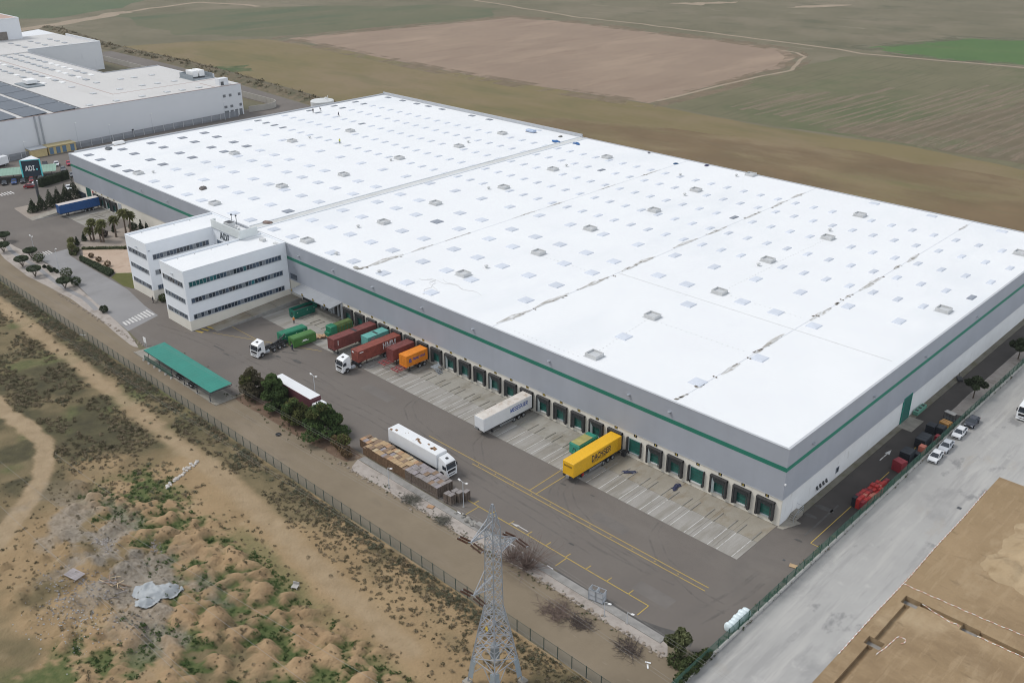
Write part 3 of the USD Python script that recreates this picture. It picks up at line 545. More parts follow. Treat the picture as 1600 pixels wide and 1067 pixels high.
# ---------------------------------------------------------------- apron slabs, kerbs, markings
SEAMS = [-22.2, -66.9, -111.6, -156.3, -201.0, -245.7]
dock_x = lambda k: -2.7-4.5*(k-1)
def apron():
    t = thing('loading_apron', kind='structure')
    x = -.25
    for i in range(30):
        x1 = x-4.5
        for (y0, y1, mm) in ((-12.15, -6.1, m_slab), (-6.1, -.02, m_slabwall if i < 9 else m_slabmid)):
            d = .012*((i*7+int(y0)) % 5)/5
            MB().box(x1+.02, x-.02, y0+.02, y1-.02, -.05, .058+d).build('slab', mm, t)
        x = x1
    t2 = thing('loading_apron', kind='structure')
    for i in range(5):
        x0 = -232.5-4.5*(i+1)
        MB().box(x0+.02, x0+4.48, -11.9, -.03, -.05, .06+.008*(i % 3)).build('slab', m_slab, t2)
apron()
def markings():
    bay = thing('bay_lines', kind='structure')
    for k in range(1, 29):
        c = dock_x(k)
        if k == 1: xs = (c+1.45, c-1.35)
        else: xs = (c+1.45, c-1.35)
        for x in xs:
            if x < -108: continue
            MB().box(x-.05, x+.05, -12.1, -6.4, .060, .078).build('white_line', m_white, bay)
    gd = thing('wheel_guides', kind='structure')
    for k in range(1, 30):
        c = dock_x(k)
        for x in (c+1.45, c-1.35):
            MB().hull([(x+sx*.16, y, z) for sx in (-1, 1) for y, z in ((-6.4, .05), (-3.1, .05))]+[(x+sx*.10, y, .20) for sx in (-1, 1) for y in (-6.25, -3.25)]).build('guide_kerb', m_oldconc, gd)
    for x in (-238.6, -235.8, -243.1, -240.3):
        MB().box(x-.15, x+.15, -6.4, -3.1, .05, .20).build('guide_kerb', m_oldconc, gd)
    yl = thing('yellow_lines', kind='structure')
    def line(x0, y0, x1, y1, w=.13): MB().sheet(LineString([(x0, y0), (x1, y1)]).buffer(w/2, cap_style=2), .042).build('yellow_line', m_yellow, yl)
    line(-63, -20.78, .3, -20.78); line(-50, -21.75, .3, -21.75)
    for k in range(11): MB().sheet(sbox(-49+k*4.4, -21.35, -48.75+k*4.4, -21.2), .042).build('yellow_dot', m_yellow, yl)
    line(-36.6, -20.7, -36.85, -12.2); line(-35.05, -20.7, -35.1, -12.2)
    line(-43, -30.2, -3.75, -30.2, .14); line(-3.8, -30.2, -3.8, -32.9)
    for x in (-40.8, -36.6, -32.4, -28.3, -24.2, -20.0, -15.8, -11.7, -7.55): line(x, -30.2, x+.05, -29.0)
    line(-39.5, -30.2, -39.5, -33.3); line(-19.7, -30.2, -19.7, -32.9)
    for z0 in (7.8,): line(6.0, -.35, 7.9, -.35, .12)
    MB().sheet(sbox(5.92, -.35, 6.04, 28), .042).build('yellow_line', m_yellow, yl); MB().sheet(sbox(5.86, 30.5, 5.98, 50.3), .042).build('yellow_line', m_yellow, yl)
    line(-108.3, -13.2, -135, -25.2, .1); line(-121, -20, -139, -20.2, .1)
    hz = thing('hatched_zone', kind='structure')
    for i in range(6): MB().sheet(Polygon([(-139.0, -27.6+i*1.5), (-138.9, -27.0+i*1.5), (-136.8, -26.4+i*1.5), (-136.8, -27.0+i*1.5)]), .042).build('yellow_stripe', m_yellow, hz)
    for i in range(3): MB().sheet(sbox(-137.0+i*.75, -19.3, -136.6+i*.75, -17.3), .042).build('yellow_stripe', m_yellow, hz)
    zb = thing('zebra_crossing', kind='structure')
    for i in range(9):
        t = i/8.4; MB().sheet(Polygon([(-156.3-2.8*t, -37.2+7.6*t), (-153.9-1.0*t, -37.4+7.8*t), (-153.95-1.0*t, -36.9+7.8*t), (-156.4-2.8*t, -36.7+7.6*t)]), .042).build('white_stripe', m_white, zb)
    for i in range(6):
        y = -32.9+i*.75; MB().sheet(sbox(-220.0, y, -216.9, y+.38), .042).build('white_stripe', m_white, thing('zebra_crossing', kind='structure') if i == 0 else '/World/zebra_crossing_001')
    zz = thing('zebra_crossing', kind='structure')
    for i in range(6): MB().sheet(sbox(-289.5, -18.5+i*.95, -285.6, -18.05+i*.95), .042).build('white_stripe', m_white, zz)
    ar = thing('road_arrow', kind='structure')
    MB().sheet(Polygon([(2.95, 30.6), (3.15, 30.6), (3.15, 33.6), (3.5, 33.5), (3.05, 35.4), (2.6, 33.5), (2.95, 33.6)]), .046).build('white_arrow', m_white, ar)
    ar = thing('road_arrow', kind='structure')
    MB().sheet(Polygon([(-32.6, -29.75), (-30.9, -29.2), (-31.0, -29.42), (-28.7, -29.42), (-28.7, -29.55), (-31.0, -29.55), (-30.9, -29.8)]), .042).build('white_arrow', m_white, ar)
    # kerbs
    MB().box(-66, 2.0, -35.3, -33.9, -.05, .14).build('kerb_strip', m_kerb, kind='structure')
    MB().box(-41, -40.2, -33.88, -33.72, -.05, .155).box(-29.5, -27.4, -33.88, -33.72, -.05, .155).box(-20.6, -19.4, -33.88, -33.72, -.05, .155).build('kerb_edge', m_text_white, kind='structure')
    MB().sheet(ragged([(-39, -33.85), (-33, -33.8), (-33, -33.6), (-39, -33.4)], .1, 1), .046).sheet(ragged([(-9.5, -33.87), (2.6, -33.87), (5.6, -33.2), (5.2, -32.0), (2.8, -31.6), (.2, -32.6), (-3, -33.35), (-9.5, -33.6)], .25, 1, 4), .046).sheet(ragged([(-19, -33.87), (-12, -33.87), (-12, -33.65), (-19, -33.6)], .1, 1, 8), .046).build('oil_stain', m_oil, kind='structure')
    for k, (x, y, r) in enumerate([(-33.5, -15.2, .45), (-27.6, -14.3, .35), (-21.5, -27.0, .4), (3.2, 10, 1.2), (2.6, 6.5, .8), (4.2, -1.0, .5), (-113, -21.3, .6), (-108, -20, 1.0)]):
        MB().sheet(ragged([(x-r*1.6, y-r*.4), (x-r*.3, y-r*.6), (x+r*1.5, y-r*.2), (x+r, y+r*.5), (x-r, y+r*.4)], r*.5, .3, 30+k), .046).build('oil_stain', m_oil, kind='structure')
    for (a, b) in [((-114.5, -19.4), (-111.2, -17.8)), ((-131, -15), (-126.2, -9.6)), ((4.6, 12.5), (4.2, .5)), ((-128.5, -28.5), (-124.5, -28.3)), ((-123.5, -29), (-121.5, -28.8))]:
        MB().sheet(ribbon([a, b], .35, 8, .8, .5), .046).build('tyre_mark', m_oil, kind='structure')
    soft = softmat('tyre_polish', (.10, .09, .08), .35, .40, .70, .42)
    trk = []
    for k, pts in enumerate([[(-100, -24), (-80, -23.2), (-60, -23.6), (-40, -24.2), (-18, -25), (-4, -24)], [(-98, -26), (-78, -25.2), (-58, -25.4), (-38, -26), (-16, -27)], [(-33, -13), (-32, -17), (-28, -20.3), (-20, -23.4), (-8, -24.6)], [(-35, -13), (-34.4, -18), (-31, -22), (-22, -25.6)], [(-56, -13), (-55, -17), (-50, -21.4), (-42, -23.4)], [(-15, -13), (-14, -17), (-9, -21), (0, -24), (5, -24)], [(4, -28), (5.4, -20), (5.6, -10), (5, 2), (4.6, 16)], [(2, -27), (3.2, -19), (3.4, -9), (2.8, 3)], [(-120, -26), (-112, -22), (-104, -21), (-92, -21.5)], [(-150, -34), (-138, -31), (-124, -29), (-108, -28), (-90, -27)], [(-76, -13), (-75, -17), (-70, -20), (-60, -22)]]):
        for o in (0, 1.75): trk.append(ribbon([(x+o*.25, y+o) for x, y in pts], .34, k, .5, 1.5))
    MB().sheet(unary_union(trk).intersection(sbox(-160, -33, 8.3, -12.2)), .038).build('tyre_mark', soft, kind='structure')
    for k, (x0, y0, x1, y1) in enumerate([(-88, -18, -79, -15.5), (-24, -19.5, -17, -17.2), (-58, -31.2, -50, -29.2), (-8, -29, -1.5, -26.4)]): MB().sheet(sbox(x0, y0, x1, y1), .034).build('tar_patch', mat('tar_patch_grey', (.135, .121, .109), .8, .12, .3), kind='structure')
    # verge beside the long right-hand wall
    MB().box(.02, 1.15, 2.5, 44.2, -.05, .12).box(.02, 1.25, 49.8, 131, -.05, .12).build('wall_verge', layered('verge_concrete', ((.14, .13, .105), (.19, .175, .14), .4), [((.11, .105, .06), .3, .5, .64, .7, S1)], bump=.01), kind='structure')
    MB().box(.02, 3.0, 44.2, 49.8, -.05, .11).build('gate_threshold', m_oldconc, kind='structure')
    MB().hull([(-.02, -.6, -.05), (.05, -.6, .13), (1.0, -.3, -.05), (1.0, -.3, .13), (2.3, 3.2, -.05), (2.3, 3.2, .13), (1.15, 3.4, -.05), (1.15, 3.4, .13), (.02, 2.4, .13), (.02, 2.4, -.05)]).build('corner_kerb', m_oldconc, kind='structure')
    MB().box(8.42, 8.74, -70, 170, -.05, .42).build('road_kerb_wall', m_kerbpale, kind='structure')
    MB().box(-103.3, -103.1, -43, -38.1, -.05, .12).box(-138.6, -103.3, -43.05, -42.85, -.05, .2).sheet(sbox(-138.6, -42.85, -103.3, -38.3), .044).build('carport_floor', m_oldconc, kind='structure')
    MB().sheet(sbox(19.0, 25.3, 19.7, 26.0), .040).build('manhole_cover', m_metaldark, kind='structure')
    MB().sheet(sbox(4.9, -7.3, 5.3, -6.9), .040).build('manhole_cover', m_metaldark, kind='structure')
    # rough stones edging the gravel strip
    m = MB(); r = np.random.default_rng(12)
    for i in range(260):
        x = r.uniform(-68, 4) if i < 170 else r.uniform(-186, -140); y = (-37.0+(-1.4 if x < -30 else 0)*min(1, (-30-x)/20) if x > -70 else -40.2+.012*(x+160))+r.normal()*.25
        s = r.uniform(.12, .34); q = trimesh.creation.icosphere(subdivisions=0); v = q.vertices*np.array([s, s*r.uniform(.6, 1.1), s*.6])*(1+.3*r.normal(size=(12, 1))*.5)
        m.add(v+[x, y, .08], q.faces)
    m.build('edging_stones', mat('rubble_stone', (.36, .30, .24), .9, .2, 1.0, island=.3), kind='stuff', label='rough broken stones edging the gravel strip along the service track', cat='stones')
markings()
MB().sheet(ragged([(-103.5, -34.2), (-70, -33.8), (-66, -34.4), (-67, -37.2), (-80, -38.3), (-103, -38.8)], .5, 1.5, 51), .038).build('litter_bed', layered('needle_litter', ((.12, .075, .052), (.17, .115, .078), .4), [((.21, .165, .12), .5, .55, .66, .7, S1), ((.07, .05, .035), 1.2, .6, .7, .6, S1)], bump=.03), kind='structure')

# ==================================================================== WAREHOUSE
H = 14.76
WX0, WX1, WY1 = -266.3, 0.0, 133.6
def warehouse():
    t = thing('warehouse', 'huge grey distribution warehouse with white flat roof, green stripe and a row of truck docks', 'warehouse')
    # front wall plinth with dock openings left out is drawn as one wall; shelters stand in front of it
    MB().box(WX0, WX1, 0, .3, -.2, 5.2).build('plinth_wall', m_plinth, t)
    MB().box(-.3, WX1, .3, WY1, -.2, 5.2).build('plinth_wall', m_plinthwhite, t)
    MB().box(WX0, WX0+.3, .3, WY1, -.2, 5.2).box(WX0+.3, -.3, WY1-.3, WY1, -.2, 5.2).build('plinth_wall', m_plinth, t)
    def ring(x0, x1, y0, y1, z0, z1, th=.3):
        return MB().box(x0, x1, y0, y0+th, z0, z1).box(x0, x1, y1-th, y1, z0, z1).box(x0, x0+th, y0+th, y1-th, z0, z1).box(x1-th, x1, y0+th, y1-th, z0, z1)
    # cladding: lower and upper bands with the green band between, slightly proud of the plinth
    MB().box(-135.5, .12, -.12, .2, 5.22 if False else 5.32, 10.62).build('wall_cladding', m_clad, t)
    MB().box(WX0-.12, -135.5, -.12, .2, 5.32, 10.62).build('wall_cladding', m_clad, t)
    MB().box(-.2, .12, .2, WY1+.12, 5.32, 10.62).build('wall_cladding', m_clad, t)
    MB().box(WX0-.12, WX0+.2, .2, WY1+.12, 5.32, 10.62).box(WX0+.2, -.2, WY1-.2, WY1+.12, 5.32, 10.62).build('wall_cladding', m_clad, t)
    ring(WX0-.12, .12, -.12, WY1+.12, 11.44, H+.05).build('wall_cladding', m_clad, t)
    ring(WX0-.14, .14, -.14, WY1+.14, 10.62, 11.44).build('green_stripe', m_stripe_paint, t)
    ring(WX0-.16, .16, -.16, WY1+.16, H+.05, H+.15, .42).build('roof_edge_trim', m_rooftrim, t)
    MB().box(WX0-.10, .10, -.135, -.10, 5.20, 5.318).box(.10, .135, -.1, WY1, 5.2, 5.318).build('cladding_drip', m_rooftrim, t)
    MB().box(WX0+.25, -.25, .25, WY1-.25, H-.4, H).build('roof', m_roof, t)
    MB().box(WX0-.2, -156.4, WY1-.1, WY1+.2, H+.15, H+1.1).build('rear_parapet', m_rooftrim, t)
    MB().box(WX0-.2, WX0+.15, 2, WY1-.1, H+.15, H+.5).build('side_parapet', m_rooftrim, t)
    # roof gutters along the bay lines
    MB().box(-156.9, -154.3, .6, WY1-.6, H, H+.10).build('roof_gutter', m_seam, t)
    MB().box(-157.3, -156.9, .6, WY1-.6, H, H+.28).box(-154.3, -154.0, .6, WY1-.6, H, H+.22).build('gutter_kerb', m_rooftrim_pale, t)
    for sx in (-22.2, -66.9, -111.6):
        MB().box(sx-.09, sx+.09, .6, WY1-.6, H, H+.05).build('roof_seam', m_rooftrim_pale, t)
    MB().box(-66.6, -2.0, 40.9, 41.06, H, H+.035).build('roof_joint', m_seam, t)
    # fixing-dot rows of the membrane (countless)
    m = MB()
    for (x0, y0, x1, y1) in [(-46.4, 25, -44, 4.6), (-44.3, 25.2, -23, 25.6), (-43.5, 46, -43.5, 70), (-62, 1.9, -44.5, 2.2), (-90, 37, -69, 37.2), (-139, 5, -133, 4.2), (-43, 47, -23, 47.2), (-44, 71, -43.4, 94)]:
        n = int(math.hypot(x1-x0, y1-y0)/1.15)
        for i in range(n):
            x, y = x0+(x1-x0)*i/n, y0+(y1-y0)*i/n; m.box(x-.09, x+.09, y-.09, y+.09, H, H+.05)
    m.build('membrane_fixings', m_seam, t, kind='stuff')
    # dirt that has gathered along the valleys
    r = np.random.default_rng(3)
    for sx, spans in ((-22.2, [(1, 4, .5, 1), (7, 9, .8, 1), (14.5, 21, .8, 0), (26, 29, .6, 1), (29, 38, .9, 0), (47, 56, 1.0, 0), (58, 60, .5, 1), (63, 66, .5, 0), (69, 81, .9, 0), (86, 90, .6, 1), (93, 100, 1.0, 0), (124, 130, .6, 0)]),
                      (-66.9, [(2, 12, 1.2, 0), (13, 24, 1.1, 0), (27, 38, 1.0, 0), (42, 47, .9, 0), (47, 55, 1.1, 0), (63, 73, .9, 0), (77, 86, .8, 0), (94, 103, .7, 1), (108, 117, .8, 0), (119, 127, .9, 0)]),
                      (-111.6, [(1, 4, 1.0, 1), (4, 15, 1.5, 0), (17, 24, .7, 0), (28, 37, .4, 0), (52, 63, .5, 0), (66, 74, .5, 0), (88, 96, .4, 0), (108, 118, .5, 0)])):
        for k, (y0, y1, w, dk) in enumerate(spans):
            g = ragged([(sx-w*.2, y0), (sx-w*.85, (y0+y1)/2), (sx-w*.2, y1), (sx+w*.15, y1), (sx+w*.6, (y0+y1)/2), (sx+w*.2, y0)], w*.5, .4, k+sx)
            MB().sheet(g, H+.055+.002*(k % 2)).build('roof_dirt', m_roofdirt, t)
            for j in range(3 if not dk else 7):
                yy = r.uniform(y0, y1); xx = sx+r.normal()*w*.25; s = r.uniform(.08, .26)
                MB().sheet(ragged([(xx-s, yy-s*1.6), (xx+s*.8, yy-s), (xx+s, yy+s*1.5), (xx-s*.7, yy+s)], s*.4, .2, j), H+.062).build('roof_dirt_spot', m_roofdirt_dark, t)
    for (x, y) in [(-66.2, 38.8), (-66.6, 12.6), (-22.2, 12.8), (-21.8, 23.6), (-22.0, 50.2), (-22.4, 61.5)]:
        for d in (-.28, .28): MB().cyl((x+d, y, H+.06), .17, .16, 8).build('roof_drain', m_roofdirt_dark, t)
    # skylights: two footprints in the regular grid of the roof
    sky = []
    for y in (3.7, 14.9, 25.7, 36.9, 46.0):
        for b in range(6):
            x0 = SEAMS[b]
            for o in (-5.2, -13.7, -22.2, -30.5, -38.8) if b else (-7, -15, -23.4, -29.2, -37):
                x = x0+o
                if b == 0 and y < 30 and not (abs(y-14.9) < 1 and o == -23.4): continue
                if b == 0 and abs(y-36.9) < 1 and o != -23.4: continue
                if b == 1 and y < 20 and o > -20 and not (abs(y-14.9) < 1 and o == -5.2): continue
                if x < WX0+2: continue
                sky.append((x+(.9 if y in (14.9, 36.9) else 0), y, 1.35, 1.35))
    sky += [(-23.3, 9.0, 1.35, 1.35), (-20.4, 25.0, 1.35, 1.35), (-20.2, 45.3, 1.3, 1.3)]
    for x in np.arange(-8.8, -262, -11.05): sky.append((x, 59.2, 1.0, 1.5))
    for y in (70.0, 81.8, 93.6, 105.4, 116.0):
        for x in np.arange(-2.9, -264, -5.52): sky.append((x-(.3 if y > 90 else 0), y, .68, 1.4))
    for x in (-259.9, -250.5, -241.6, -234.6, -226.4, -209.4, -199.9, -174.9, -14, -32, -48): sky.append((x, 130.8, 1.3, .9))
    vents = [(-43.4, 4.3), (-136.4, 4.3), (-181, 4.5), (-226, 4.4), (-46.3, 26.4), (-133.8, 26.6), (-181.6, 26.9), (-91.6, 15.7), (-43.5, 46.9), (-136.2, 47), (-178.4, 47), (-88.6, 37.7), (-91, 59.9), (-225.7, 60.4), (-4.4, 70.7), (-46, 71.2), (-133.2, 71), (-181, 71.2),
             (-88.2, 83.5), (-223, 83.3), (-43.4, 95.4), (-135.7, 95.3), (-178.2, 95), (-90.8, 107.1), (-225.6, 37.7), (-45.9, 117.9), (-4.7, 116.8), (-132.7, 118.1), (-180.3, 118), (-87.9, 132)]
    sky = [s for s in sky if min(math.hypot(s[0]-a, s[1]-b) for a, b in vents) > 2.9]
    sky.sort(key=lambda s: (s[0]-58)**2+(s[1]+122)**2)
    r = np.random.default_rng(5)
    rest = MB(); restd = MB()
    for i, (x, y, a, b) in enumerate(sky):
        dark = (x < -228 and y < 50) or (x < -244 and y < 72 and y > 65) or (y > 125 and x < -195) or (x < -255 and y > 90) or r.random() < .01
        m = MB()
        m.hull([(x+sx*a, y+sy*b, H) for sx in (-1, 1) for sy in (-1, 1)]+[(x+sx*(a-.1), y+sy*(b-.1), H+.16) for sx in (-1, 1) for sy in (-1, 1)])
        m.hull([(x+sx*(a-.14), y+sy*(b-.14), H+.161) for sx in (-1, 1) for sy in (-1, 1)]+[(x+sx*(a*.55), y+sy*(b*.6), H+.24) for sx in (-1, 1) for sy in (-1, 1)])
        if i < 300: m.build('skylight', m_skydark if dark else m_sky, t)
        else:
            v, f = m.arrays(); (restd if dark else rest).add(v, f)
    rest.build('far_skylights', m_sky, t, kind='stuff'); restd.build('far_skylights', m_skydark, t, kind='stuff')
    for (x, y) in vents:
        a, b, h = 1.35, 1.2, .75
        v = MB().box(x-a, x+a, y-b, y-b+.14, H, H+h).box(x-a, x+a, y+b-.14, y+b, H, H+h).box(x-a, x-a+.14, y-b+.14, y+b-.14, H, H+h).box(x+a-.14, x+a, y-b+.14, y+b-.14, H, H+h).build('smoke_vent', m_vent, t)
        p = '/World/'+str(v.GetPath()).split('/')[2]+'/'+v.GetName()
        MB().box(x-a+.14, x+a-.14, y-b+.14, y+b-.14, H+.05, H+h*.5).box(x-a-.25, x+a+.25, y-b-.25, y+b+.25, H-.01, H+.05).build('vent_flap', m_ventin, t)
    for (x, y) in [(-123.5, 3.7), (-106.6, 3.2), (-91, 22.4), (-135.8, 19.7), (-135.6, 67.1), (-180.9, 67.6), (-225.2, 67.3), (-180, 101), (-135.4, 101.2), (-90.5, 101), (-46, 66.9), (-103.2, 116.9), (-45.8, 100.9), (-223.5, 8), (-90.5, 128)]:
        MB().cyl((x, y, H+.25), .26, .5, 10).tube([(x, y, H+.45), (x, y, H+.62), (x, y, H+.8)], [.48, .5, .12], 10).build('exhaust_cowl', m_vent, t)
    # front wall lamps on the cladding
    for x in (-22.7, -31.6, -50.9, -72, -88, -105, -120, -134, -175, -200, -216):
        MB().box(x-.3, x+.3, -.5, -.12, 12.78, 12.86).box(x-.16, x+.16, -.62, -.3, 12.62, 12.78).build('wall_lamp', m_metal, t)
    for y in (8, 30, 52, 78): MB().box(.12, .5, y-.3, y+.3, 12.5, 12.58).box(.3, .62, y-.16, y+.16, 12.36, 12.5).build('wall_lamp', m_metal, t)
    MB().box(.12, .34, -.22, .05, 8.2, 8.5).build('wall_camera', m_text_white, t)
    # right-hand wall: gate, window, air inlets, corner stair
    MB().box(0, .16, 45.6, 48.9, .12, 5.6).build('sliding_gate', m_greendark, t)
    MB().box(0, .2, 45.35, 45.6, .1, 5.75).box(0, .2, 48.9, 49.15, .1, 5.75).box(0, .2, 45.6, 48.9, 5.6, 5.75).build('gate_frame', m_green, t)
    MB().box(0, .05, 19.2, 20.1, 1.3, 2.3).build('side_window', m_glass, t); MB().box(0, .08, 19.1, 19.2, 1.2, 2.4).box(0, .08, 20.1, 20.2, 1.2, 2.4).box(0, .08, 19.2, 20.1, 2.3, 2.4).box(0, .08, 19.2, 20.1, 1.2, 1.3).build('window_frame', m_frame, t)
    for y in (12.4, 13.5, 14.6, 15.7):
        MB().box(0, .3, y-.16, y+.16, 1.3, 1.5).box(.02, .22, y-.3, y-.05, 1.5, 1.95).box(.02, .22, y+.02, y+.26, 1.05, 1.3).build('air_inlet', m_metaldark, t)
    MB().box(0, .03, 4.0, 5.4, .8, 3.2).build('exit_door', m_text_white, t)
    st = MB()
    for i in range(4): st.box(.02, 1.3, 3.9-.35*(i+1), 3.9-.35*i, -.05, .75-.19*i)
    st.box(.02, 1.3, 3.9, 5.6, -.05, .78); st.build('corner_stair', m_oldconc, t)
    rl = MB()
    for y in (2.5, 3.9, 5.6): rl.bar((1.25, y, .1 if y < 3 else .75), (1.25, y, 1.1 if y < 3 else 1.8), .05)
    rl.bar((1.25, 2.5, 1.1), (1.25, 3.9, 1.8), .05).bar((1.25, 3.9, 1.8), (1.25, 5.6, 1.8), .05).bar((1.25, 3.9, 1.3), (1.25, 5.6, 1.3), .04).bar((.05, 5.6, 1.8), (1.25, 5.6, 1.8), .05)
    rl.build('stair_railing', m_metal, t)
    # ---- docks
    def dock(c, num, variant='shelter', door_open=False):
        d = thing('loading_dock', parent=t)
        if variant == 'shelter':
            f = MB().box(c-1.68, c-1.30, -.56, -.001, .75, 4.34, .04).box(c+1.30, c+1.68, -.56, -.001, .75, 4.34, .04).box(c-1.68, c+1.68, -.60, -.001, 4.0, 4.36, .04)
            f.build('shelter_frame', m_shelter, d)
            # fabric flaps set back inside the frame, splayed
            MB().hull([(c-1.19, -.55, .9), (c-1.19, -.5, .9), (c-1.19, -.55, 3.93), (c-1.19, -.5, 3.93), (c-.72, -.42, .95), (c-.72, -.38, .95), (c-.78, -.42, 3.93), (c-.78, -.38, 3.93)]).build('side_flap', m_curtain if num % 3 else m_curtainpale, d)
            MB().hull([(c+1.19, -.55, .9), (c+1.19, -.5, .9), (c+1.19, -.55, 3.93), (c+1.19, -.5, 3.93), (c+.95, -.42, .95), (c+.95, -.38, .95), (c+.95, -.42, 3.93), (c+.95, -.38, 3.93)]).build('side_flap', m_curtain, d)
            MB().hull([(c-1.17, -.54, 3.91), (c+1.17, -.54, 3.91), (c-1.17, -.44, 3.2+.25*((num*7) % 3)/2), (c+1.17, -.44, 3.15), (c-1.17, -.50, 3.91), (c+1.17, -.50, 3.91), (c-1.17, -.40, 3.3), (c+1.17, -.40, 3.2)]).build('top_flap', m_curtain, d)
        else:
            MB().box(c-1.72, c-1.45, -.5, -.001, .9, 4.1).build('side_post', m_shelter, d); MB().box(c+1.35, c+1.55, -.35, -.001, .9, 4.0).build('side_post', m_shelter, d)
            MB().box(c-1.45, c-1.28, -.12, -.001, 1.0, 4.05).box(c-1.28, c+1.35, -.12, -.001, 3.9, 4.05).build('door_frame', m_curtainpale, d)
        MB().box(c-1.25, c+1.25, -.05, -.0005, 1.2, 3.95).build('door', m_dockgreen, d)
        for j in (1.85, 2.5, 3.15): MB().box(c-1.25, c+1.25, -.062, -.05, j, j+.035).build('door_joint', m_curtain, d)
        MB().box(c-1.05, c+1.05, -.30, -.001, 1.02, 1.18).build('leveller', m_metal if num % 2 else m_vent, d)
        for s in (-1, 1): MB().box(c+s*1.25-.14, c+s*1.25+.14, -.26, -.001, .72, 1.2).build('bumper', m_black, d)
        MB().box(c-.34, c+.34, -.04, -.001, 4.60, 5.16).build('number_plate', m_tar, d)
        text_on(str(num), .36, (c-.13 if num < 10 else c-.24, -.041, 4.70), (1, 0, 0), (0, 0, 1), .015, True).build('number', m_text_yellow, d)
    for k in range(1, 27): dock(dock_x(k), k, 'open' if k in (4, 7) else 'shelter')
    for k, x in enumerate((-250.3, -246.0, -241.6, -237.4)): dock(x, 34+k)
    MB().box(-257.6, -254.3, -.12, -.001, .1, 5.1).build('green_gate', m_greendark, t)
    MB().box(-266.0, -258.9, -.2, -.001, .1, 2.6).build('shop_window', m_glass, t)
    MB().box(-234.8, -232.6, -.1, -.001, .3, 4.6).build('roller_door', m_frame, t)
    MB().box(-253.2, -252.2, -.08, -.001, 3.9, 4.7).build('red_plate', mat('red_plate', (.42, .06, .05), .5, .1), t)
    # covered dock under the canopy, beside the office
    MB().box(-134.4, -117.7, -.02, -.001, .3, 4.5).build('recess', m_darkrecess, t)  # flat dark panel; the shade of a recess is put into its colour
    MB().hull([(-134.3, -3.75, 4.55), (-117.5, -3.75, 4.55), (-134.3, -.13, 5.0), (-117.5, -.13, 5.0), (-134.3, -3.75, 4.72), (-117.5, -3.75, 4.72), (-134.3, -.13, 5.18), (-117.5, -.13, 5.18)]).build('canopy', mat('canopy_grey', (.27, .283, .30), .5, .08), t)
    for i, x in enumerate((-133.2, -128.7, -124.2, -119.6)):
        MB().box(x-.3, x+.3, -3.83, -3.76, 4.75, 5.3).build('number_plate', m_tar, t)
        text_on(str(30-i), .34, (x-.24, -3.831, 4.86), (1, 0, 0), (0, 0, 1), .012, True).build('number', m_text_yellow, t)
    for x in (-126.0, -121.9, -117.7): MB().box(x-.15, x+.15, -.5, -.02, .05, 4.9).build('canopy_post', m_rooftrim, t)
    MB().box(-134.0, -117.7, -1.4, -.02, -.05, 1.15).build('dock_platform', m_oldconc, t)
    for i in range(8): MB().box(-125.2+i*.95, -124.7+i*.95, -.3, -.02, 1.2, 4.3).build('strip_curtain', m_shelter if i % 2 else m_frame, t)
    MB().box(-138.8, -135.9, -.13-.03, -.121, 5.6, 7.0).build('upper_window', m_glass, t); 
    # steel dock steps near dock 19
    s = MB()
    for i in range(5): s.box(-82.0+i*.32, -81.7+i*.32, -2.6, -1.5, 1.0-.2*i-.04, 1.0-.2*i)
    s.box(-83.2, -82.0, -2.6, -.01, .98, 1.02)
    for y in (-2.6, -1.5): s.bar((-82.0, y, 1.0), (-80.4, y, .05), .06).bar((-82.0, y, 2.0), (-80.4, y, 1.05), .05).bar((-82, y, 1), (-82, y, 2), .05).bar((-80.4, y, .06), (-80.4, y, 1.05), .05).bar((-81.2, y, .55), (-81.2, y, 1.55), .04)
    s.build('dock_steps', m_metal, t)
    return t
WH = warehouse()

# ==================================================================== OFFICE BLOCK
def panes(t, face, const, a0, a1, z0, z1, n, seed=0, teal=0):
    r = np.random.default_rng(seed); w = (a1-a0)/n
    fr = MB()
    def bx(m, u0, u1, za, zb, d0, d1):
        return m.box(u0, u1, const-d1, const-d0, za, zb) if face == '-y' else m.box(const+d0, const+d1, u0, u1, za, zb)
    st = thing('window_band', parent=t)
    for i in range(n):
        bx(MB(), a0+i*w+.05, a0+(i+1)*w-.05, z0+.06, z1-.06, .005, .03).build('pane', m_glassteal if i < teal or r.random() < .05 else (m_blind if r.random() < .16 else m_glass), st)
    for i in range(n+1): bx(fr, a0+i*w-.045, a0+i*w+.045, z0, z1, .001, .07)
    bx(fr, a0-.05, a1+.05, z1-.05, z1+.03, .001, .08); bx(fr, a0-.06, a1+.06, z0-.07, z0+.04, .001, .10)
    fr.build('frame', m_frame, st)
def parapet_roof(t, x0, x1, y0, y1, z, name='roof'):
    MB().box(x0+.3, x1-.3, y0+.3, y1-.01, z-.9, z-.45).build(name, m_roof, t)
